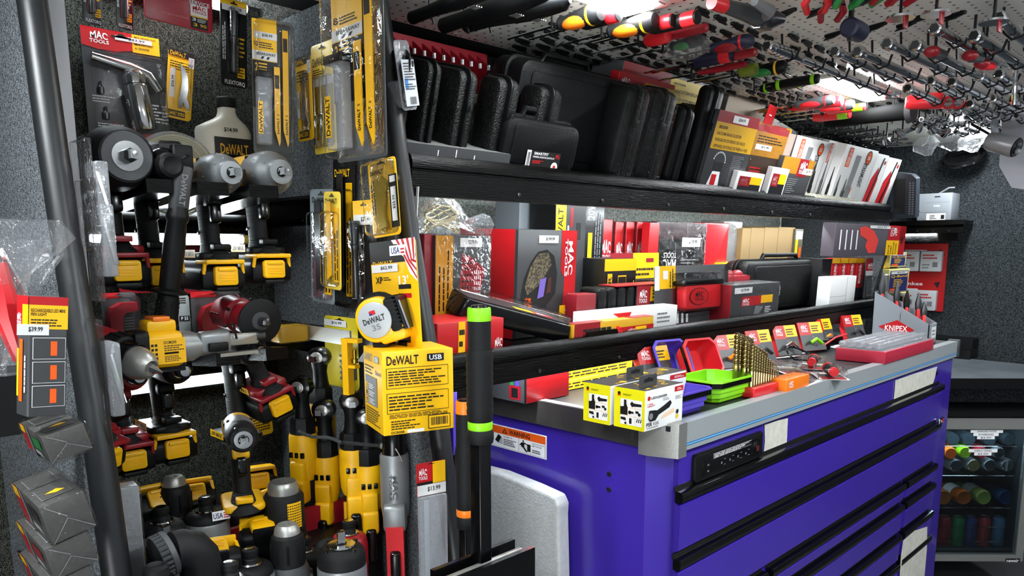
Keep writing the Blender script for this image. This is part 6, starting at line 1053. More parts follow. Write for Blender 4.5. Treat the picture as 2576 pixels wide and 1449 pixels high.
# blister cards in the middle
def lcard(label, pl, pt, pr, pb, yl, base, cb, shell, parts, rz=0, name='blister_card'):
    a = LO.at(pl, pt, y=yl); b = LO.at(pr, pb, y=yl); w, h = b.x - a.x, a.z; return card(name, label, 'tool pack', LO.M @ TR(a.x, yl, a.z, -4, 0, rz), w, h, base, cb, [(w*s[0], w*s[1], -h*s[3], -h*s[2], s[4]) for s in shell], [(n, f(w, h)) for n, f in parts], hole=False)
def chg(w, h):
    m = MB(); m.rbox((w*.52, -.02, -h*.5), (w*.52, .034, h*.5), REDP, r=.012, ax='y'); m.rbox((w*.5, -.021, -h*.3), (w*.56, .038, h*.1), BLKG, r=.008, ax='y'); f = Face(m, (w*.3, -.038, -h*.68), (w*.26, 0, 0), (0, 0, h*.3)); f.disc(.5, .5, .5, INK, 1, ry=.5); f.disc(.5, .5, .46, INKR, 2, ry=.46); f.logo(.28, .25, .72, .8, INK, 3); return m
lcard('grey blister card with round logoed red battery charger, centre of the lower shelf', 1646, 670, 1820, 800, .08, GCARD, lambda f: (f.rect(0, .6, .06, 1, WHITE, 1), f.rect(.06, .62, .26, 1, YCARD, 1), f.rect(.1, .78, .16, .92, WHITE, 3), f.lines(.18, .64, .24, .95, 2, vert=True), f.rect(.96, 0, 1, 1, INK, 2), f.lines(.2, .02, .45, .22, 4, INKW, vert=True)), [(.22, .9, .12, .8, .045)], [('charger', chg)])
lcard('yellow headed card with a small round tool, behind the XR box', 1535, 637, 1650, 740, .21, GCARD, lambda f: (f.rect(0, .7, .45, 1, DRED, 1), f.rect(.45, .62, 1, 1, YCARD, 1), f.rect(.72, .86, .88, .92, DRED, 3), f.lines(.5, .65, .95, .8, 2)), [(.5, .9, .4, .95, .02)], [])
# back row of red sets
for i in range(5):
    px = 1523 + i * 27; lbx('red_set_box', 'narrow shrink wrapped red box with white logo, ' + ('leftmost of the row on the lower shelf', 'second in the row of five', 'third in the row of five', 'fourth in the row of five', 'rightmost of the row, beside the bit tray')[i], px - (12 if i == 0 else 0), 551 + (i > 0) * 7, px + 21, 553 + (i > 0) * 7, .30 - .006 * i, .02, RED, wrap=i > 0, left=lambda f: f.rect(0, 0, .96, 1, DRED, 1), front=lambda f: (f.logo(.12, .58, .88, .8), f.rect(.93, 0, 1, 1, INK, 1)))  # darker left sides paint the shade of the gaps between boxes
lbx('red_spine_box', 'red box spine with white logo left of the wrapped bit tray', 1636, 560, 1660, 562, .22, .03, RED, front=lambda f: f.logo(.15, .42, .85, .64))
lbx('bit_tray_box', 'shrink wrapped black tray box with red slots priced 139.99 on the lower shelf', 1661, 558, 1772, 562, .22, .035, mat('dark_red_black', '#2a1216', .3), wrap=True, rz=-5, front=lambda f: (f.rect(.08, .05, .92, .82, INK, 1), f.tag('$139.99', .5, .74, .88, .84, 3), f.logo(.15, .48, .4, .68, INKW, 3, 180), [f.rect(.3 + k * .2, .06, .46 + k * .2, .5, BLKG, 2) for k in range(3)], [f.rect(.1 + k * .22, .06, .28 + k * .22, .14, DRED, 3) for k in range(4)], f.lines(.5, .55, .8, .62, 2, INKG)))
m = MB(); x0, x1, h = lx(1768, 560, 1832, 562, .24); m.rbox((0, .02, h/2), (x1 - x0, .05, h), REDP, r=.006, ax='y'); tag(place(m.obj('red_bin'), LO.M @ TR((x0 + x1)/2, .24, 0)), 'plain bright red plastic panel between the bit tray and the smoky bin', 'bin')
m = MB(); x0, x1, h = lx(1826, 557, 1868, 560, .26); m.rbox((0, .04, h/2), (x1 - x0, .08, h), mat('smoky_bin', '#6f6a58', .25), r=.006, ax='y'); q = m.obj('clear_bin'); tag(place(q, LO.M @ TR((x0 + x1)/2, .27, 0)), 'smoky translucent bin left of the brown cartons', 'bin'); m = MB(); m.rbox((0, .04, h/2 + .003), (x1 - x0 + .012, .1, h), CLRT, r=.008, ax='y'); m.obj('cover', q)
for i, (a, b) in enumerate(((1869, 1890), (1891, 1924), (1925, 1959), (1960, 2001))):
    lbx('brown_carton', 'plain light brown cardboard carton, ' + ('narrowest, leftmost of four', 'second of four', 'third of four', 'rightmost of four, beside the orange sleeve')[i], a, 574 - i, b, 575 - i, .24, .2, KRAFT)
lbx('orange_sleeve_box', 'slim box with yellow and orange stripe at the right of the brown cartons', 2002, 576, 2022, 578, .23, .1, mat('olive_card', '#4a4534', .5), front=lambda f: (f.rect(.1, .86, .9, .97, TAGW, 1), f.rect(.1, .4, .4, .86, INKY, 1), f.rect(.55, .3, .85, .75, INKO, 1), f.rect(0, .1, .4, .4, DRED, 1)))
lbx('yellow_top_box', 'low yellow and red box behind the dark red moulded pack', 1820, 662, 1870, 664, .2, .08, YCARD, front=lambda f: f.rect(0, 0, 1, .6, RED, 1))
a = LO.at(1868, 676, y=.08); t = thing('moulded_red_pack', 'dark red moulded plastic pack with domed lumps, yellow strip and price', 'tool pack', LO.M @ TR(a.x, .1, 0)); m = MB(); zz = a.z; m.rbox((0, .03, zz * .45), (.20, .06, zz * .8), DRED, r=.008); [m.sphere((-.07 + k * .055, .02, zz * .86), .022, DRED, sc=(1, .8, .7)) for k in range(4)]; f = Face(m, (.0, -.0004, zz * .42), (.095, 0, 0), (0, 0, zz * .28)); f.rect(0, 0, 1, 1, YCARD, 1); f.tag('$39.99', .3, .2, .85, .9, 2); m.obj('pack_body', t)
lbx('drain_tool_box', 'shrink wrapped dark red and grey box with logo label priced 179.99', 1842, 718, 1962, 722, .0, .09, GCARD, wrap=True, front=lambda f: (f.tag('$179.99', .05, .76, .4, .92, 3), f.rect(.2, .08, .85, .66, GCARD, 1), f.rect(.2, .4, .6, .66, RED, 2), f.rect(.6, .44, .85, .66, YCARD, 2), f.logo(.22, .42, .36, .62, INKW, 3), f.poly([(.45, .1), (.55, .1), (.66, .34), (.5, .38)], INKG, 3), f.lines(.7, .15, .83, .35, 4, INKW)), left=lambda f: f.rect(0, 0, 1, 1, DRED, 1))
x0, x1, h = lx(1868, 658, 2068, 662, .12); t = hardcase(LO, 'wide black tool case with rounded corners at the right of the lower shelf', x0, x1, .10, .09, h, CASEM, rim='y'); m = MB(); f = Face(m, (-(x1-x0)*.24, -.005, h*.3), ((x1-x0)*.12, 0, 0), (0, 0, h*.22)); f.rect(0, 0, 1, .38, TAGW, 1); f.bar(.05, .05, .95, .33, INK, 2); f.rect(0, .5, 1, .85, TAGW, 1); f.bar(.05, .55, .95, .8, INK, 2); m.obj('barcode_label', t)
lbx('slim_black_box', 'tall slim black box with yellow marks right of the wide black case', 2069, 652, 2094, 653, .06, .14, BCARD, front=lambda f: (f.disc(.5, .1, .12, INKY, 1), f.disc(.5, .3, .12, INKG, 1)))
lbx('white_cube_box', 'plain white box standing on the shelf before the red tube row', 2092, 698, 2155, 697, -.0, .05, WHITE, front=lambda f: (f.rect(.62, 0, .63, 1, INKG, 1), f.rect(0, .36, .62, .37, INKG, 1)))
for i in range(4):
    px = 2095 + i * 21; x0, x1, h = lx(px, 650, px + 20, 650, .14); carton(LO, 'penetrator_tube', 'slim red tube pack with vertical white lettering, ' + ('first', 'second', 'third', 'fourth')[i] + ' from left in the row of four', 'box', x0, x1 - .003, .14, .03, 0, h, RED, front=lambda f: (f.text('PENETRATOR', .3, .35, .6, .85, INKW, 2, -90), f.rect(0, 0, 1, .25, INK, 1), f.rect(0, .88, 1, 1, INKY, 1)))
a = LO.at(2104, 560, y=.02); b = LO.at(2272, 640, y=.02); zt = a.z; zb = LO.at(2106, 645, y=.02).z
def brace(f): f.rect(.72, .5, 1, 1, RED, 1); f.rect(.7, 0, .9, .5, YCARD, 2); f.lines(.73, .03, .88, .45, 4, vert=True); f.logo(.75, .64, .86, .94, INKW, 3, -90); f.rect(.9, 0, 1, 1, RED, 1); f.rect(.93, .4, .96, .62, INK, 3); f.tag('$34.99', .44, .88, .74, .97, 3); f.poly([(.3, .88), (.38, .94), (.5, .8), (.58, .5), (.55, .1), (.45, .08), (.4, .3), (.42, .5), (.32, .65)], mat('coral_print', '#e04038', .4), 2); [f.rect(.06 + k * .07, .2, .075 + k * .07, .8, INKW, 2) for k in range(4)]
o = carton(LO, 'brace_box', 'grey box with red curved brace picture hung above the red tube packs', 'box', a.x, b.x, .02, .05, 0, zt - zb, mat('plum_grey_card', '#544e56', .4), front=brace); o.matrix_world = LO.M @ TR((a.x + b.x)/2, .02, zb)
def gl(w, h): m = MB(); m.lathe([(.022, -h*.85), (.024, -h*.8), (.024, -h*.45), (.02, -h*.42)], STEEL, o=(w*.5, -.026, 0), seg=18); return m
lcard('red and yellow card with grey metal socket priced 34.99 beside the tube packs', 2178, 650, 2226, 760, .12, GCARD, lambda f: (f.rect(0, .68, .45, 1, RED, 1), f.rect(.45, .72, 1, 1, YCARD, 1), f.logo(.08, .72, .36, .88), f.tag('$34.99', 0, .56, .9, .68, 3)), [(.05, .95, .45, .98, .03)], [('socket', gl)])
for i, (pl, pt, pr, pb, z) in enumerate(((2241, 636, 2277, 672, 0), (2226, 678, 2270, 738, 0), (2262, 738, 2285, 770, 0))):
    a = LO.at(pl, pt, y=.10); b = LO.at(pr, pb, y=.10); zb = LO.at(pl, pb, y=.1).z; o = carton(LO, 'glue_box', ['blue and pale yellow glue box, top one at the right end of the shelf', 'blue and pale yellow glue box priced 21.99 with yellow lettering', 'lowest blue and pale yellow glue box, half behind the pliers'][i], 'box', a.x, b.x, .1 if i != 1 else .08, .06, 0, a.z - zb, mat('pale_lemon', '#d9d38c', .4), front=lambda f: (f.rect(.06, .06, .94, .94, NAVYK, 1), f.tag('$21.99', .1, .8, .9, .92, 3), f.text('Q-Bond', .1, .64, .9, .76, INKY, 3), f.lines(.25, .25, .75, .6, 5, INKY, 3), f.rect(.1, .06, .5, .2, INKO, 3))); o.matrix_world = LO.M @ TR((a.x+b.x)/2, .1 if i != 1 else .08, zb)
# ------------------------------------------------ tools hung under the pegboard
ZH = 2.01
def hook(kind='slot'):
    m = MB(); T = Matrix.Identity(4)
    m.rbox((0, 0, -.004), (.048, .011, .007), BLK, r=.004, b=.002); m.prism([(-.02, -.007), (.016, -.007), (.028, -.013), (.0, -.012)], -.003, .003, BLK, 'y')
    if kind == 'long': m.tube([(0, 0, -.004), (0, -.005, -.05), (0, -.02, -.068), (0, -.045, -.062), (0, -.055, -.045)], .0035, BLK, 6)
    return m.obj('peg_hook')
GH = 'empty black peg hooks in staggered rows on the ceiling sheet'
h0 = tag(hook(), 'small empty black plastic peg hook fixed flat on the white ceiling sheet', 'hook', GH); n = 0
for j in range(13):
    for i in range(26):
        x = 1.345 + i * .0745 + (j % 2) * .036; y = 1.41 - j * .0485
        if y < .84 or x > 3.2: continue
        if x < 1.46 and y < 1.2 or 2.28 < x < 2.82 and y < 1.09 or 1.262 - .03 < x < 1.262 + .03: continue
        if (i * 7 + j * 5) % 9 == 0: continue
        M = TR(x, y, ZH, 0, 0, 0)
        if n == 0: h0.matrix_world = M
        else: dup(h0, M)
        n += 1
GH2 = 'black peg hooks turned across the ceiling beside the chrome bars'; h1 = None
for j in range(6):
    for i in range(11):
        x = 1.55 + i * .082 + (j % 2) * .04; y = .80 - j * .05
        if (i + j * 3) % 3 != 1 or x > 2.1: continue
        if h1 is None: h1 = place(tag(hook(), 'small black peg hook turned sideways on the ceiling beside the chrome bars', 'hook', GH2), TR(x, y, ZH, 0, 0, 75))
        else: dup(h1, TR(x, y, ZH, 0, 0, 75))
def driver(label, pxh, pyh, cols, L=.10, S=.16, r=.016, rz=0, dz=.035, shape=0, group=None):
    """screwdriver seen butt end first; the blade points to the wall"""
    p = W.at(pxh, pyh, z=ZH - dz); t = thing('screwdriver', label, 'screwdriver', Matrix.Translation(p) @ Matrix.Rotation(math.radians(rz), 4, 'Z'), group)
    a, b, c = cols; m = MB()
    if shape == 0: prof = [(r*.2, 0), (r*.75, .003), (r*.95, .012), (r, .026), (r*.92, L*.42), (r*.8, L*.6), (r*.62, L*.85), (r*.75, L*.94), (r*.6, L)]
    elif shape == 1: prof = [(r*.3, 0), (r*.9, .002), (r, .01), (r, L*.5), (r*.95, L*.9), (r*.7, L)]
    else: prof = [(r*.3, 0), (r*.8, .004), (r*.9, L*.3), (r*.85, L*.7), (r*.6, L)]
    m.lathe(prof, a, ax='y', seg=18); hd = m.obj('handle', t)
    if b: q = MB(); q.lathe([(r*1.0, L*.05), (r*1.03, L*.07), (r*1.03, L*(.10 if shape == 0 else .3)), (r*1.0, L*(.12 if shape == 0 else .32))] if shape else [(r*.98, .024), (r*1.03, .026), (r*1.02, .03), (r*.95, .032)], b, ax='y', seg=18); q.obj('ring', hd)
    if c:
        q = MB(); q.T = Matrix.Translation((-r*.22, L*.55, -r*.34)) @ Matrix.Diagonal((r*.82, L*.36, r*.68, 1)); q.sphere((0, 0, 0), 1.0, c); q.obj('coloured_inlay', hd)
    q = MB(); q.cyl((0, L - .002, 0), (0, L + S, 0), .0032, CHROME, 8, .0028); q.obj('blade', t)
    q = MB(); q.tube([(-.004, L + .02, dz - .003), (-.004, L + .02, -.006), (.0, L + .018, -.01), (.006, L + .016, -.004)], .0028, BLK, 6); q.obj('hook', t); return t
driver('black screwdriver with bright orange side grip bearing the logo, nearest under the ceiling lamp', 1515, 30, (RUB, INKY, ORNG), L=.115, r=.021)
driver('black screwdriver with plain orange side grip, right of the one with the logo', 1652, 50, (RUB, INKY, ORNG), L=.125, r=.021)
driver('red capped black driver handle behind the first orange screwdriver', 1560, 36, (RUB, REDP, None), L=.10, r=.014, shape=1)
driver('red capped black driver handle behind the second orange screwdriver', 1697, 50, (RUB, REDP, None), L=.10, r=.014, shape=1)
driver('longer red capped black driver, rightmost of the three capped ones', 1758, 42, (RUB, REDP, None), L=.12, r=.015, shape=1)
driver('short thick red screwdriver handle under the second orange one', 1682, 88, (REDP, None, None), L=.06, r=.017, shape=1, dz=.045)
driver('plain red screwdriver handle above the bagged green one', 1782, 68, (DRED, None, None), L=.11, r=.012, shape=2)
t = driver('small green and black screwdriver inside a clear bag', 1765, 100, (BLK, None, DGREEN), L=.08, r=.014, dz=.05); m = MB(); m.loft([[(.03*math.cos(q*PI/8)*s_, .04 + .055*math.sin(q*PI/8)*s_, z) for q in range(16)] for z, s_ in ((.02, .5), (.0, 1), (-.022, 1.1), (-.035, .5))], BAG); m.obj('bag_film', t)
driver('navy screwdriver with red ends hanging between the bagged one and the big ratchet', 1895, 100, (NAVY, REDP, DRED), L=.11, r=.017)
driver('navy and red square shouldered driver below the plain navy one', 1845, 138, (NAVY, REDP, None), L=.11, r=.016, shape=1)
driver('long dark red screwdriver handle right of the navy driver', 1905, 130, (DRED, None, None), L=.15, r=.013, shape=2)
driver('dark red handle in the shade beneath the long dark red one', 1880, 160, (DRED, None, None), L=.14, r=.010, shape=2, dz=.05)
driver('olive yellow stubby handle left of the black green one', 1905, 172, (OLIVE, None, None), L=.05, r=.016, shape=1, dz=.05)
driver('black screwdriver with dark green oval inlay above the torch lights', 1980, 166, (BLK, INKY, DGREEN), L=.12, r=.018)
for px, py, lb in ((2028, 205, 'black pen torch with lime rings, nearer of two beside the ceiling lamp'), (2062, 197, 'black pen torch with lime rings, touching the ceiling lamp')):
    t = driver(lb, px, py, (BLK, None, None), L=.14, r=.014, shape=1, S=.02); q = MB(); [q.lathe([(.0141, y), (.0146, y + .001), (.0146, y + .01), (.0141, y + .011)], GREEN if False else OLIVE if 0 else GREEN, ax='y', seg=18) for y in (.012, .115)]; q.obj('lime_rings', t)
for k, (px, py) in enumerate(((2070, 258), (2100, 250), (2120, 254), (2150, 262), (2178, 268), (2140, 285))):
    t = driver(('grey and red round ended screwdriver, first of the bundle by the middle lamp', 'grey and red round ended screwdriver, second of the bundle', 'short red ended driver in the middle of the bundle', 'dark grey round ended screwdriver right in the bundle', 'plain red handle, longest at the right of the bundle', 'red and black folding driver with lime marks under the bundle')[k], px, py, (DGREY if k in (0, 1, 3) else REDP, REDP if k < 4 else GREEN, REDP if k in (0, 1, 3) else None), L=.13, r=.017 if k != 4 else .013, shape=0 if k in (0, 1, 3) else 1, dz=.04 + .01 * (k == 5))
# black long handled guns at the top
for k, (a, b, r, lb) in enumerate((((1030, 48), (1215, -22), .016, 'long black handled tool nearest the saw blade pack, top of the picture'), ((1108, 68), (1330, -8), .02, 'thick black handled tool, middle of three at the top'), ((1165, 66), (1385, 12), .019, 'thick black handled tool with vents, rightmost of three at the top'))):
    p, q = W.at(*a, z=1.965), W.at(*b, z=1.965); t = thing('black_handled_tool', lb, 'tool', Matrix.Translation(p)); d = q - p; m = MB(); m.tube([(0, 0, 0), d * .04, d * .3, d * .6, d], [r * .4, r * .8, r * .75, r * .95, r * 1.0], BLK, 14); m.obj('grip', t)
    m = MB(); m.tube([d * .62, d * .85, d * 1.15, d * 1.2], [r * 1.0, r * 1.15, r * .9, r * .3], BLK, 12); [m.box(d.x * .8 + i * .006, d.x * .8 + i * .006 + .002, d.y * .8 - .02, d.y * .8, -r * 1.17, -r * 1.05, STEEL) for i in range(4)]; m.obj('head', t)
    m = MB(); m.tube([d * .3 + Vector((0, 0, .045)), d * .3 + Vector((0, 0, 0)), d * .3 + Vector((.01, 0, -r - .004))], .003, BLK, 6); m.obj('hook', t)
# chrome bars
def bar(label, x0, x1, y, z=1.955, r=.0085, group=None, sock=True, name='extension_bar', hooks=3, k=0):
    t = thing(name, label, 'socket bar', Matrix.Translation((x0, y, z)) @ Matrix.Rotation(math.radians(k), 4, 'Z'), group); L_ = x1 - x0; m = MB(); m.cyl((0, 0, 0), (L_, 0, 0), r, CHROME, 12); m.obj('shaft', t)
    if sock:
        m = MB(); m.lathe([(r*1.0, -.04), (r*1.35, -.038), (r*1.35, -.016), (r*1.1, -.005), (r, .0)], CHROME, ax='x', seg=14); m.lathe([(r * .95, -.0405), (r*.2, -.035)], INK, ax='x', seg=6); m.obj('socket', t)
        m = MB(); m.box(L_, L_ + .014, -r*.7, r*.7, -r*.7, r*.7, CHROME); m.obj('square_drive', t)
    for i in range(hooks):
        x = L_ * (i + .5) / hooks; m = MB(); m.tube([(x, r + .012, ZH - z - .002), (x, r + .008, 0), (x, r * .3, -r - .006), (x, -r - .008, -r - .001), (x, -r - .016, .012)], .0027, BLK, 6); m.obj('hook', t)
    return t
# big ratchet
t = bar('very long chrome ratchet with ribbed handle running past the middle ceiling lamp', 1.72, 2.46, .868, 1.958, .0095, name='long_ratchet', hooks=5); m = MB(); m.lathe([(.008, -.02), (.013, -.015), (.014, .05), (.012, .12), (.015, .13), (.010, .14)], CHROME, ax='x', seg=14); [m.tube([(x0_, .0135*math.cos(a), .0135*math.sin(a)) for a in [i*PI/6 for i in range(12)]], .0012, DSTEEL, 5, closed=True) for x0_ in (0, .02, .04, .06, .08)]; m.obj('grip', t)
m = MB(); m.lathe([(.006, -.012), (.022, -.01), (.024, .0), (.022, .01)], CHROME, o=(.77, 0, 0), seg=18); m.obj('ratchet_head', t)
GB = 'chrome extension bars hooked in rows under the ceiling'
rnd = random.Random(12); first = None
for j in range(9):
    y = .775 - j * .056; x = 1.86 - .0 * j; 
    for c, Ls in enumerate((.40, .30, .32)):
        xx = x + rnd.uniform(-.03, .05)
        if xx + Ls > 3.1: break
        if first is None: first = bar('chrome socket extension bar held by black hooks in the crowded rows under the ceiling', xx, xx + Ls, y, 1.955, .0105, GB, hooks=2); first['L'] = Ls; del first['L']
        else: o = dup(first, TR(xx, y, 1.955 - .012 * ((j + c) % 2), 0, 0, rnd.uniform(-2, 2)) @ Matrix.Diagonal((Ls / .40, 1, 1, 1)))
        x = xx + Ls + .07
GS = 'small sockets and short bars crowding the far ceiling'; first = None
for j in range(11):
    y = .98 - j * .05; x = 2.95 if j > 1 else 3.0
    while x < 3.85:
        if not (3.5 < x < 4.1 and y > .86):
            if first is None: first = bar('short dark chrome socket bar hanging in the dense rows of the far ceiling', x, x + .12, y, 1.96, .0075, GS, hooks=1)
            else: dup(first, TR(x, y, 1.962 - .014 * ((j + int(x * 10)) % 2), 0, rnd.uniform(-4, 4), rnd.uniform(-5, 5)))
        x += .19 + rnd.uniform(0, .03)
# wrenches on the far wall side of the ceiling
def wrench(label, x, y, L_=.2, rz=90, z=1.965, group=None):
    t = thing('combination_wrench', label, 'wrench', TR(x, y, z, 0, 0, rz), group); m = MB(); m.rbox((L_/2, 0, 0), (L_, .012, .006), DSTEEL, r=.003, ax='x', b=.001); m.tube([(-.008 + .011*math.cos(a), .011*math.sin(a), 0) for a in [i*PI/6 for i in range(12)]], .004, DSTEEL, 6, closed=True); m.prism([(L_ - .004, -.006), (L_ + .018, -.014), (L_ + .012, -.003), (L_ + .012, .004), (L_ + .02, .012), (L_ - .004, .008)], -.004, .004, DSTEEL, 'z'); m.obj('wrench_body', t)
    q = MB(); q.tube([(L_*.3, 0, ZH - z), (L_*.3, 0, -.008), (L_*.3, .012, -.012)], .003, BLK, 6); q.obj('hook', t); return t
first = None; GW_ = 'dark steel wrenches in rows near the far end of the ceiling'
for i in range(16):
    for j in range(2):
        x = 2.86 + i * .062; y = 1.20 + j * .14; zz = 1.968 - .012 * ((i + j) % 3)
        if x > 3.72: continue
        if first is None: first = wrench('dark steel combination wrench hanging flat among rows beyond the middle lamp', x, y, .15, 80, zz, GW_)
        else: dup(first, TR(x, y, zz, 0, 0, 80 + rnd.uniform(-6, 6)))
# dark boxes / long black tray by the wrenches
t = thing('torque_tube', 'long dark grey tube under the ceiling edge above the red flap box', 'tube', Matrix.Translation(W.at(2080, 305, z=1.95))); m = MB(); d = W.at(2290, 278, z=1.95) - W.at(2080, 305, z=1.95); m.tube([(0, 0, 0), d * .5, d], [.024, .026, .03], mat('matte_black_tube', '#0b0b0b', .8, spec=.08), 16); m.obj('tube_body', t); m = MB(); m.tube([d * .98, d * 1.04], [.042, .036], DGREY, 16); m.obj('flared_end', t); [ (lambda q: (q.tube([d * k + Vector((0, 0, .05)), d * k + Vector((0, 0, -.036))], .003, BLK, 6), q.obj('hook', t)))(MB()) for k in (.2, .5, .8)]
# pliers near the top
def plier(label, px, py, col, rz, k=1, z=1.95):
    p = W.at(px, py, z=z); t = thing('pliers', label, 'pliers', Matrix.Translation(p) @ Matrix.Rotation(math.radians(rz), 4, 'Z') @ Matrix.Rotation(math.radians(-18), 4, 'Y') @ Matrix.Diagonal((.7, .7, .7, 1))); m = MB()
    m.tube([(0, .022, 0), (.04, .03, 0), (.09, .012, 0)], [.009, .01, .008], col, 10); m.obj('handle', t); m = MB(); m.tube([(0, -.022, 0), (.04, -.03, 0), (.09, -.012, 0)], [.009, .01, .008], col, 10); m.obj('handle', t)
    m = MB(); m.tube([(.085, 0, 0), (.11, 0, 0), (.16, 0, .008)], [.014, .016, .005], DSTEEL, 10); m.obj('jaws', t); m = MB(); m.tube([(.1, 0, ZH - z + .05), (.1, 0, -.016), (.1, .02, -.02)], .0032, BLK, 6); m.obj('hook', t); return t
for a in (('red handled pliers at the very top, left of the green ones', 2052, 30, REDP, 205), ('dark red handled pliers just below the red ones near the top', 2085, 52, DRED, 215), ('green handled pliers at the top edge, left of two', 2120, 18, DGREEN, 235), ('green handled pliers at the top edge, right of two', 2172, 12, DGREEN, 240), ('dark red pliers handle at the top edge right of the green ones', 2212, 10, DRED, 240), ('dark red pliers handle at the top edge, rightmost of the row', 2258, 10, DRED, 240)): plier(*a)
p = W.at(1790, 5, z=1.95); t = thing('locking_pliers', 'large grey locking pliers with red handle end at the top of the picture', 'pliers', Matrix.Translation(p)); d = W.at(1935, 50, z=1.95) - p; m = MB(); m.tube([(0, 0, 0), d * .2], [.013, .014], REDP, 12); m.obj('red_grip', t); m = MB(); m.tube([d * .2, d * .6, d * .8], [.012, .016, .02], DGREY, 10); m.tube([d * .3 + Vector((0, -.05, 0)), d * .7 + Vector((.0, -.035, 0)), d * .85], [.008, .012, .014], GREYT, 8); m.obj('body', t); m = MB(); m.tube([d * .8, d * .95, d * 1.1 + Vector((0, -.02, 0))], [.022, .024, .008], DSTEEL, 10); m.obj('jaw', t)
p = W.at(2150, 75, z=1.93); t = thing('soft_mallet', 'navy capped mallet head hanging before the chrome bars', 'mallet', Matrix.Translation(p) @ Matrix.Diagonal((.7, .7, .7, 1))); m = MB(); m.lathe([(.02, -.045), (.027, -.04), (.028, .0), (.027, .04), (.02, .045)], NAVY, ax='x', seg=22); m.obj('head', t); m = MB(); m.tube([(-.03, 0, .11), (-.03, 0, -.035)], .008, BLK, 8); m.obj('strap', t)
for px, py, lb in ((2265, 45, 'round chrome telescoping mirror with dark red tag, nearest among the bars'), (2355, 35, 'round chrome mirror with dark red tag, middle among the bars'), (2500, 55, 'round chrome mirror with dark red tag, near the right edge')):
    p = W.at(px, py, z=1.93); t = thing('inspection_mirror', lb, 'mirror', Matrix.Translation(p)); m = MB(); m.lathe([(.026, -.002), (.026, .002)], CHROME, seg=24); m.obj('mirror', t); m = MB(); m.rbox((0, -.01, -.01), (.02, .004, .022), DRED, r=.002, ax='y'); m.obj('tag', t); m = MB(); m.cyl((0, 0, 0), (0, 0, .08), .003, BLK, 6); m.obj('hook', t)
for px, py, rz, lb in ((2345, 130, 0, 'red and grey capped tool tip among the chrome bars, centre'), (2470, 160, 0, 'bright red hose clamp pliers among the sockets at right'), (2440, 140, 0, 'dull red tool tip left of the bright red clamp')):
    p = W.at(px, py, z=1.92); t = thing('red_tipped_tool', lb, 'tool', Matrix.Translation(p)); m = MB(); m.sphere((0, 0, 0), .017, DRED, sc=(1, 1, .7)); m.tube([(.01, 0, 0), (.05, -.01, .0)], [.013, .009], REDP if px == 2470 else DGREY, 10); m.obj('head', t); m = MB(); m.cyl((.02, 0, 0), (.02, 0, .09), .003, BLK, 6); m.obj('hook', t)
p = W.at(2278, 258, z=1.95); t = thing('red_pry_handle', 'thick bright red handle with two chrome ended bulbs near the far ceiling', 'tool', Matrix.Translation(p)); d = W.at(2375, 252, z=1.95) - p; m = MB(); m.tube([(0, 0, 0), d * .1, d * .9, d], [.016, .022, .026, .018], REDP, 14); m.obj('handle', t)
for k, px in enumerate((2385, 2410)): q = W.at(px, 258, z=1.945) - p; m = MB(); m.tube([q, q + Vector((.03, .03, .005))], [.02, .016], REDP, 12); m.tube([q - Vector((.004, .004, 0)), q], [.012, .014], CHROME, 12); m.obj('bulb_end', t)
m = MB(); m.cyl(tuple(d * .5), tuple(d * .5 + Vector((0, 0, .06))), .003, BLK, 6); m.obj('hook', t)
p = W.at(2555, 175, z=1.96); t = thing('l_shaped_bar', 'bent chrome L shaped handle hanging down at the right edge', 'wrench', Matrix.Translation(p)); m = MB(); m.tube([(-.12, .1, .03), (-.01, .01, .01), (0, 0, 0), (.0, -.004, -.09)], .006, CHROME, 10); m.obj('bar', t); m = MB(); m.cyl((-.1, .08, .02), (-.1, .08, .06), .003, BLK, 6); m.obj('hook', t)
for k, (px, py) in enumerate(((2330, 372), (2395, 358), (2445, 362))):
    p = W.at(px, py, z=1.93); t = thing('clear_bag', ('small clear bag hanging from the ceiling edge, left of three', 'crumpled clear bag catching the lamp light, middle of three', 'small clear bag hanging from the ceiling edge, right of three')[k], 'bag', Matrix.Translation(p)); m = MB(); m.loft([[(.02*math.cos(q*PI/6)*s_, .055*math.sin(q*PI/6)*s_ + dy, z) for q in range(12)] for z, s_, dy in ((.05, .5, 0), (.02, 1, 0), (-.01, .8, .01), (-.035, .25, -.01))], BAG); m.obj('bag_film', t); m = MB(); m.tube([(0, -.02, .08), (0, 0, .02), (0, .02, .01)], .004, CHROME, 6); m.obj('small_tool', t)
for k, (px, py, rz) in enumerate(((2230, 350, 10), (2270, 330, -20), (2310, 318, 30), (2345, 322, 0), (2375, 330, 50))):
    p = W.at(px, py, z=1.94); t = thing('chrome_joint', 'chrome swivel joint in the cluster left of the far ceiling lamp', 'socket bar', Matrix.Translation(p) @ Matrix.Rotation(math.radians(rz), 4, 'Z'), 'chrome joints clustered by the far lamp'); m = MB(); m.tube([(-.03, 0, 0), (0, 0, -.01), (.02, .01, 0), (.05, .0, .01)], [.01, .016, .012, .008], CHROME, 10); m.obj('joint_body', t); m = MB(); m.cyl((0, 0, 0), (0, 0, .065), .003, BLK, 6); m.obj('hook', t)
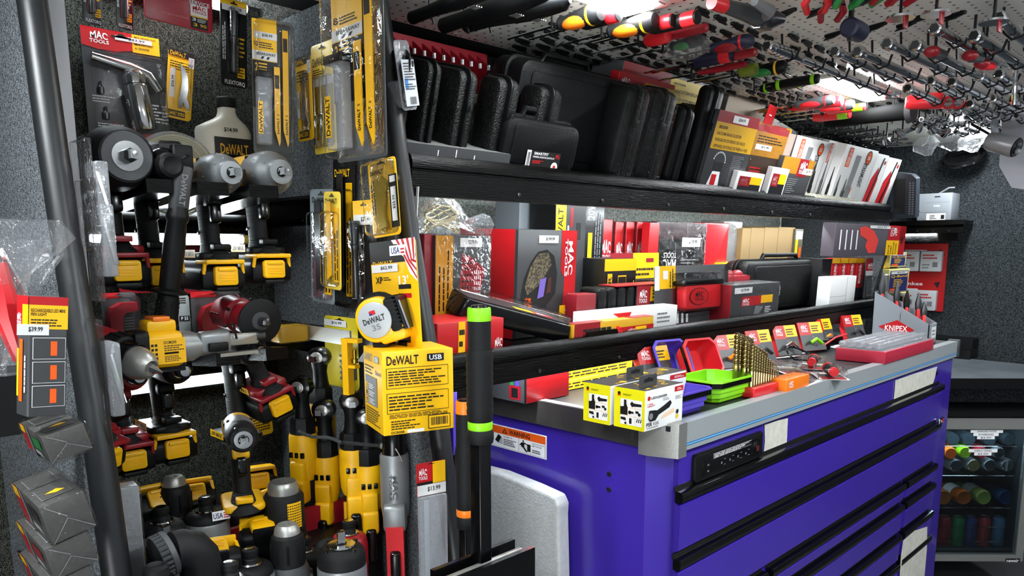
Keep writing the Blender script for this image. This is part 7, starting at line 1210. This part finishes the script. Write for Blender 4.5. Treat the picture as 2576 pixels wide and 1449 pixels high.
# ------------------------------------------------ far end
XW = X1
p = W.at(2425, 396, x=XW - .07); t = thing('round_speaker', 'round black loudspeaker on the grey carpeted far wall', 'speaker', Matrix.Translation(p) @ Matrix.Rotation(math.radians(-90), 4, 'Z') @ Matrix.Rotation(math.radians(-56), 4, 'X')); m = MB(); m.T = Matrix.Diagonal((.8, .8, .8, 1)); m.lathe([(.115, .008), (.118, .0), (.112, -.012), (.098, -.014), (.092, -.004)], BLKG, ax='y', seg=40); m.obj('ring', t); m = MB(); m.T = Matrix.Diagonal((.8, .8, .8, 1)); m.lathe([(.094, -.004), (.05, .02), (.03, .012), (.001, .004)], mat('speaker_cone', '#1b1c1e', .6), ax='y', seg=36); m.obj('cone', t)
# moulded wall shelf with printer
sx = 4.05; a = W.at(2425, 553, x=sx); b = W.at(2425, 606, x=sx); t = thing('wall_shelf', 'short black moulded shelf on the far wall carrying the grey printer', 'shelf', (sx, a.y, a.z)); h = a.z - b.z; w = 1.6 - a.y
m = MB(); m.prism([(0, -h * .62), (0, -h*.35), (.01, -h*.3), (.0, -h*.2), (.004, 0), (.16, 0), (.16, -h*.12), (.02, -h * .12), (.02, -h*.62)], 0, w, WOODX, 'y'); m.prism([(.03, -h), (.05, -h), (.05, -h*.5), (.03, -h*.5)], .03, w, WOODX, 'y'); bo = m.obj('front_board', t)
for k in range(3): q = MB(); q.lathe([(.004, 0), (.004, -.002)], CHROME, o=(-.001, .06 + .07 * k, -h * .5), ax='x', seg=8); q.obj('screw', bo)
m = MB(); m.box(.022, .03, .12, .3, -h * .72, -h * .66, STRIP); m.obj('led_light', t)
p = W.at(2350, 546, x=sx + .04); t = thing('label_printer', 'boxy grey office printer on the far wall shelf', 'printer', (sx + .03, p.y, a.z + .001)); ph = W.at(2350, 486, x=sx + .04).z - a.z; y0_ = W.at(2392, 520, x=sx + .03).y - p.y; y1_ = W.at(2305, 520, x=sx + .03).y - p.y
m = MB(); m.rbox((.075, (y0_ + y1_)/2, ph * .5), (.13, y1_ - y0_, ph * .98), PLASTG, r=.008, b=.004); f = Face(m, (.0099, y1_ - .0, 0), (0, y0_ - y1_, 0), (0, 0, ph)); f.rect(.25, .66, .9, .665, INK, 1); f.rect(.1, .3, .9, .305, INK, 1); f.rect(.5, .84, .66, .88, INK, 1); f.text('brother', .5, .5, .68, .58, INKW, 1); f.rect(.3, .02, .85, .26, TAGW, 1); f.lines(.4, .05, .6, .22, 3); f.rect(.72, .05, .82, .2, INK, 2); m.obj('printer_body', t)
m = MB(); m.tube([(.06, y0_ * .2 + .02, ph * .97), (.05, y0_ * .6, ph * 1.18), (.05, y0_ * .95, ph * 1.18)], .004, PLASTG, 6); m.obj('paper_stop', t); m = MB(); m.rbox((-.03, y1_ + .01, ph * .35), (.09, .05, .006), DGREY, r=.003); m.obj('output_tray', t)
# till / monitor frame
p = W.at(2262, 545, x=3.62); q = W.at(2300, 430, x=3.62); t = thing('monitor', 'black and grey framed screen seen from the side with a strip of small keys', 'monitor', Matrix.Translation((3.62, W.at(2302, 548, x=3.62).y, W.at(2300, 548, x=3.62).z)) @ Matrix.Rotation(math.radians(-8), 4, 'Y')); h = q.z - p.z; w = W.at(2245, 500, x=3.62).y - W.at(2302, 500, x=3.62).y + .06
m = MB(); m.prism([(0, 0), (w, 0), (w, h), (w*.5, h*1.02), (.02, h * .96), (0, h * .86)], 0, .05, mat('slate_plastic', '#2e353d', .3), 'x'); f = Face(m, (-.0002, w, 0), (0, -w, 0), (0, 0, h)); f.rect(.08, .1, .72, .88, INK, 1); f.rect(.12, .14, .4, .84, mat('dim_screen', '#39424c', .12), 2)
for i in range(14): f.rect(.82, .08 + i * .052, .87, .11 + i * .052, INKG, 2); f.rect(.9, .08 + i * .052, .95, .11 + i * .052, INKG, 2)
m.obj('screen_frame', t)
# red poster with bags
a = W.at(2276, 613, x=XW - .012); b = W.at(2372, 784, x=XW - .012); w = a.y - b.y + .03; h = a.z - b.z; t = thing('clip_display', 'red printed board hung with clear bags of small parts on the far wall', 'display', Matrix.Translation((XW - .012, a.y + .03, a.z)) @ Matrix.Rotation(math.radians(-90), 4, 'Z')); m = MB(); m.box(0, w, -.003, .003, -h, 0, RED); f = Face(m, (0, -.0032, -h), (w, 0, 0), (0, 0, h))
f.lines(.15, .78, .6, .92, 4, INKW); [f.disc(.22 + .14 * k, .74, .04, INKW, 2) for k in range(3)]; f.poly([(.72, .82), (.86, .92), (.95, .84), (.82, .7)], INK, 2); f.text('yankee', .12, .36, .56, .43, INKW); f.poly([(.78, .42), (.9, .44), (.86, .34)], INK, 2); f.rect(0, .3, 1, .305, DRED, 1); m.obj('board', t)
for k, (x_, z_) in enumerate(((.05, -.42), (.5, -.42), (.05, -.98), (.45, -1.0))): q = MB(); q.rbox((w * (x_ + .22), -.018, h * (z_ + .16)), (w * .42, .03, h * .3), mat('white_bag', '#c6c8cc', .4), r=.006, ax='y', b=.004); g = Face(q, (w * (x_ + .02), -.0335, h * (z_ + .02)), (w * .4, 0, 0), (0, 0, h * .28)); g.lines(.1, .6, .8, .9, 2, INKR); g.lines(.1, .1, .5, .4, 2, INKG); g.rect(.6, .2, .85, .45, INKG, 2); q.obj('parts_bag', t)
# counter, niche, fridge set across the corner
ZC = .96; A = W.at(2400, 951, z=ZC); B = W.at(2576, 951, z=ZC); ang = math.atan2(B.y - A.y, B.x - A.x)
FR = Frame(Matrix.Translation((A.x, A.y, 0)) @ Matrix.Rotation(ang, 4, 'Z')); LF = (B - A).length
t = thing('corner_counter', 'black corner counter with worn top and shelf space below, above the drinks fridge', 'counter', FR.M); CTM = mat('worn_counter_top', '#5a6066', .45, var=.3, vs=9, bump=.1, bs=20); m = MB(); m.prism([(-.35, 0), (.75, 0), (.75, .12), (.32, .62), (-.1, .62), (-.35, .3)], ZC - .045, ZC, CTM, 'z'); f = Face(m, (-.35, 0, ZC - .045), (1.1, 0, 0), (0, 0, .043)); f.rect(0, 0, 1, 1, BLKG, 1); m.obj('worktop', t)
m = MB(); m.box(-.3, .7, .18, .2, .82, ZC - .045, WALLC); m.box(-.3, .7, .02, .3, .79, .815, BLK); m.obj('niche', t)
p = W.at(2440, 905, z=ZC); m = MB(); m.box(0, max(.05, 4.2 - p.x), 0, .3, 0, .045, BLKG); m.box(.02, max(.05, 4.2 - p.x), .0, .3, .045, .095, BLK); tag(place(m.obj('black_riser'), Matrix.Translation(p)), 'low black stepped box on the corner counter behind the chest end', 'box')
zt = FR.at(2450, 1052, y=.03).z; zb = FR.at(2450, 1412, y=.03).z; xl = -.22; xr_ = FR.at(2590, 1250, y=.03).x; t = thing('drinks_fridge', 'glass door drinks fridge with steel frame, full of cans and bottles', 'fridge', FR.M)
z1_ = FR.at(2450, 1080, y=.03).z; z2_ = FR.at(2450, 1396, y=.03).z; xg = FR.at(2571, 1250, y=.03).x; m = MB()
m.box(xl, xr_, .03, .055, z1_, zt, STEEL); m.box(xl, xr_, .03, .055, zb, z2_, STEEL); m.box(xg, xr_, .03, .055, z2_, z1_, STEEL); m.box(xl, xl + .02, .03, .055, z2_, z1_, STEEL); m.obj('door_frame', t)
f_ = MB(); a = FR.at(2527, 1416, y=.03); b = FR.at(2567, 1404, y=.03); f = Face(f_, (a.x, .0295, a.z), (b.x - a.x, 0, 0), (0, 0, b.z - a.z)); f.rect(0, 0, 1, 1, STEEL, 1); f.rect(.02, .05, .98, .95, INK, 2); f.text('newair', .1, .2, .9, .8, INKW, 3); f_.obj('badge', t)
m = MB(); m.box(xl + .02, xg, .038, .042, z2_, z1_, GLASS); m.obj('glass_pane', t); m = MB(); FI = mat('fridge_liner', '#1c2124', .5); m.box(xl, xr_, .42, .44, zb, zt, FI); m.box(xl, xl + .01, .06, .44, zb, zt, FI); m.box(xg + .005, xr_, .06, .44, zb, zt, FI); m.box(xl, xr_, .06, .44, zb, z2_ + .01, FI); m.box(xl, xr_, .06, .44, z1_ + .02, zt, FI); m.obj('cabinet', t)
m = MB(); m.box(xl + .1, xg - .04, .06, .075, z1_ - .002, z1_ + .004, mat('fridge_fill_bar', '#dff0ff', .5, emit=160)); m.obj('fridge_fill_bar', t)  # glowing bar added inside the fridge to brighten the drinks
for (y0_, y1_, s_) in ((1082, 1089, ('SPARKLING WATER', 2442, 2524)), (1089.5, 1097, ('POWERADES', 2449, 2513)), (1097.5, 1105, ('$2.50', 2458, 2503)), (1130, 1138, ('ENERGY DRINKS', 2437, 2510)), (1138.5, 1146, ('$3.00', 2451, 2495))):
    a = FR.at(s_[1], y1_, y=.036); b = FR.at(s_[2], y0_, y=.036); m = MB(); f = Face(m, (a.x, .0375, a.z), (b.x - a.x, 0, 0), (0, 0, b.z - a.z)); f.rect(0, 0, 1, 1, INKW, 0); f.text(s_[0], .2, .2, .8, .8, INK, 1); m.obj('price_label', t)
shz = []
for py in (1123, 1197, 1278):
    z = FR.at(2450, py, y=.08).z; shz.append(z); m = MB(); m.cyl((xl + .02, .08, z), (xg - .01, .08, z), .0022, CHROME, 6); [m.cyl((xl + .03 + .014 * i, .08, z), (xl + .03 + .014 * i, .4, z), .0012, CHROME, 5) for i in range(int((xg - xl - .05) / .014))]; m.obj('wire_shelf', t)
def can(px, py, col, end, label, r=.0265, lie=True, y=.1):
    a = FR.at(px, py, y=y); o = thing('drink_can', label, 'can', FR.M @ Matrix.Translation(a)); m = MB()
    if lie: m.lathe([(r*.86, .0), (r, .008), (r, .12), (r*.8, .128)], col, ax='y', seg=22); m.obj('can_body', o); m = MB(); m.lathe([(r*.88, -.002), (r*.84, -.003), (r*.8, .003), (r*.2, .003)], end, ax='y', seg=22); m.rbox((.002, .0, .0), (.008, .003, .018), BLKG if end is not CHROME else STEEL, r=.003, ax='y', b=.001); m.obj('can_top', o)
    else: m.lathe([(r*.8, -.15), (r, -.143), (r, -.012), (r*.84, 0)], col, seg=22); m.obj('can_body', o); m = MB(); m.lathe([(r*.86, -.002), (r*.86, .002), (r*.8, -.001), (r*.3, -.001)], CHROME, seg=22); m.obj('can_top', o)
    return o
CSIL = mat('silver_can', '#9aa0a4', .3, metal=.7); 
for i, (px, py, c, e, lb) in enumerate(((2392, 1140, ORNG, mat('orange_metal', '#c85a1c', .3, metal=.6), 'orange ended can lying in the upper can row of the fridge'), (2428, 1138, GREEN, mat('lime_metal', '#8cb81c', .3, metal=.6), 'lime green ended can lying in the upper can row of the fridge'), (2470, 1139, DRED, DRED, 'dark red can behind the energy drinks label'), (2514, 1140, CSIL, CHROME, 'silver ended can at the right of the upper can row'))): can(px, py, c, e, lb)
for i, (px, e) in enumerate(((2405, CHROME), (2449, mat('gold_metal', '#b5a66a', .3, metal=.8)), (2491, CHROME), (2535, CHROME))): can(px, 1171, CSIL, e, ('silver can lying leftmost in the lower can row', 'gold ended can lying second in the lower can row', 'silver can lying third in the lower can row', 'silver can lying rightmost in the lower can row')[i], .029)
for i, (px, c, lb) in enumerate(((2425, '#a8521c', 'orange drink bottle lying with its base outward'), (2475, '#8a9a4a', 'yellow green drink bottle lying with its base outward'), (2530, '#1c3a66', 'blue drink bottle lying with its base outward'), (2374, '#9a5a1c', 'amber drink bottle lying half hidden by the chest'))):
    a = FR.at(px, 1252, y=.11); o = thing('drink_bottle', lb, 'bottle', FR.M @ Matrix.Translation(a)); m = MB(); m.lathe([(.012, .0), (.03, -.002), (.034, .006), (.034, .1), (.03, .13), (.014, .18), (.012, .2)], mat('bottle_' + c[1:], c, .15), ax='y', seg=24); m.obj('bottle_body', o); m = MB(); m.lathe([(.0345, .05), (.0345, .11)], WHITE if i != 2 else NAVY, ax='y', seg=24, cap=False); m.obj('label', o)
for i, (px, c, lb) in enumerate(((2377, DRED, 'dark red slim can with red top row lettering, bottom shelf left'), (2411, mat('green_can', '#1f7a45', .3), 'green slim can on the bottom shelf'), (2443, mat('navy_can', '#27386e', .3), 'navy slim can on the bottom shelf'), (2477, mat('red_can', '#a83038', .3), 'red slim can on the bottom shelf'), (2514, mat('blue_can', '#3f6f92', .3), 'light blue and silver slim can, rightmost on the bottom shelf'))): can(px, 1300, c, CHROME, lb, .0255, False, .13)
for k, py in enumerate((1326, 1362)): a = FR.at(2360, py, y=.09); b = FR.at(2535, py, y=.09); m = MB(); m.cyl((a.x, .09, a.z), (b.x, .09, a.z), .0016, CHROME, 6); m.obj('front_rail', t)
for i, px in enumerate((2398, 2438, 2490, 2540)):
    a = FR.at(px, 1106, y=.12); o = thing('dark_bottle', 'dark clear water bottle lying in the top of the fridge, ' + ('leftmost', 'second', 'third', 'rightmost')[i], 'bottle', FR.M @ Matrix.Translation(a)); m = MB(); m.lathe([(.012, .0), (.026, -.002), (.03, .006), (.03, .1), (.012, .15)], mat('dark_bottle_plastic', '#20282c', .12), ax='y', seg=20); m.obj('bottle_body', o)
# security camera and the pale housing at the right edge
c = W.at(2575, 400, x=3.3); t = thing('ceiling_unit', 'pale grey plastic housing hanging from the ceiling at the right edge', 'housing', (3.3, c.y, 2.005)); zq = W.at(2576, 470, x=3.3).z - 2.005; yq = W.at(2517, 345, x=3.3).y - c.y; m = MB()
m.prism([(yq + .01, 0), (yq, -.06), (yq - .004, zq * .72), (yq - .05, zq), (-.35, zq * 1.3), (-.35, 0)], 0, .3, mat('pale_housing', '#9d9fa6', .4), 'x'); m.obj('housing_shell', t)
p = W.at(2520, 362, x=3.15); t = thing('security_camera', 'silver bullet security camera with two lenses and antenna below the ceiling at right', 'camera', Matrix.Translation(p)); d = Vector((-.018, -.08, -.03)); m = MB(); m.tube([-d * .55, -d * .4, d * .5, d * .6], [.03, .034, .036, .034], mat('camera_silver', '#85878a', .35, metal=.3), 22); m.obj('camera_body', t)
m = MB(); m.tube([d * .6, d * .64], [.034, .031], BLKG, 22); m.sphere(tuple(d * .66 + Vector((0, .0, .012))), .011, DGREY); m.sphere(tuple(d * .66 + Vector((0, 0, -.012))), .011, INKG); m.obj('lens_face', t)
m = MB(); m.tube([(-.0, .02, .02), (.01, .03, .06), (.01, .03, 2.005 - p.z)], .012, PLASTG, 12); m.obj('mount', t); m = MB(); a = W.at(2443, 312, x=3.15) - p; m.tube([(0, .03, .03), tuple(a)], .005, BLK, 8); m.obj('antenna', t)
# ------------------------------------------------ end
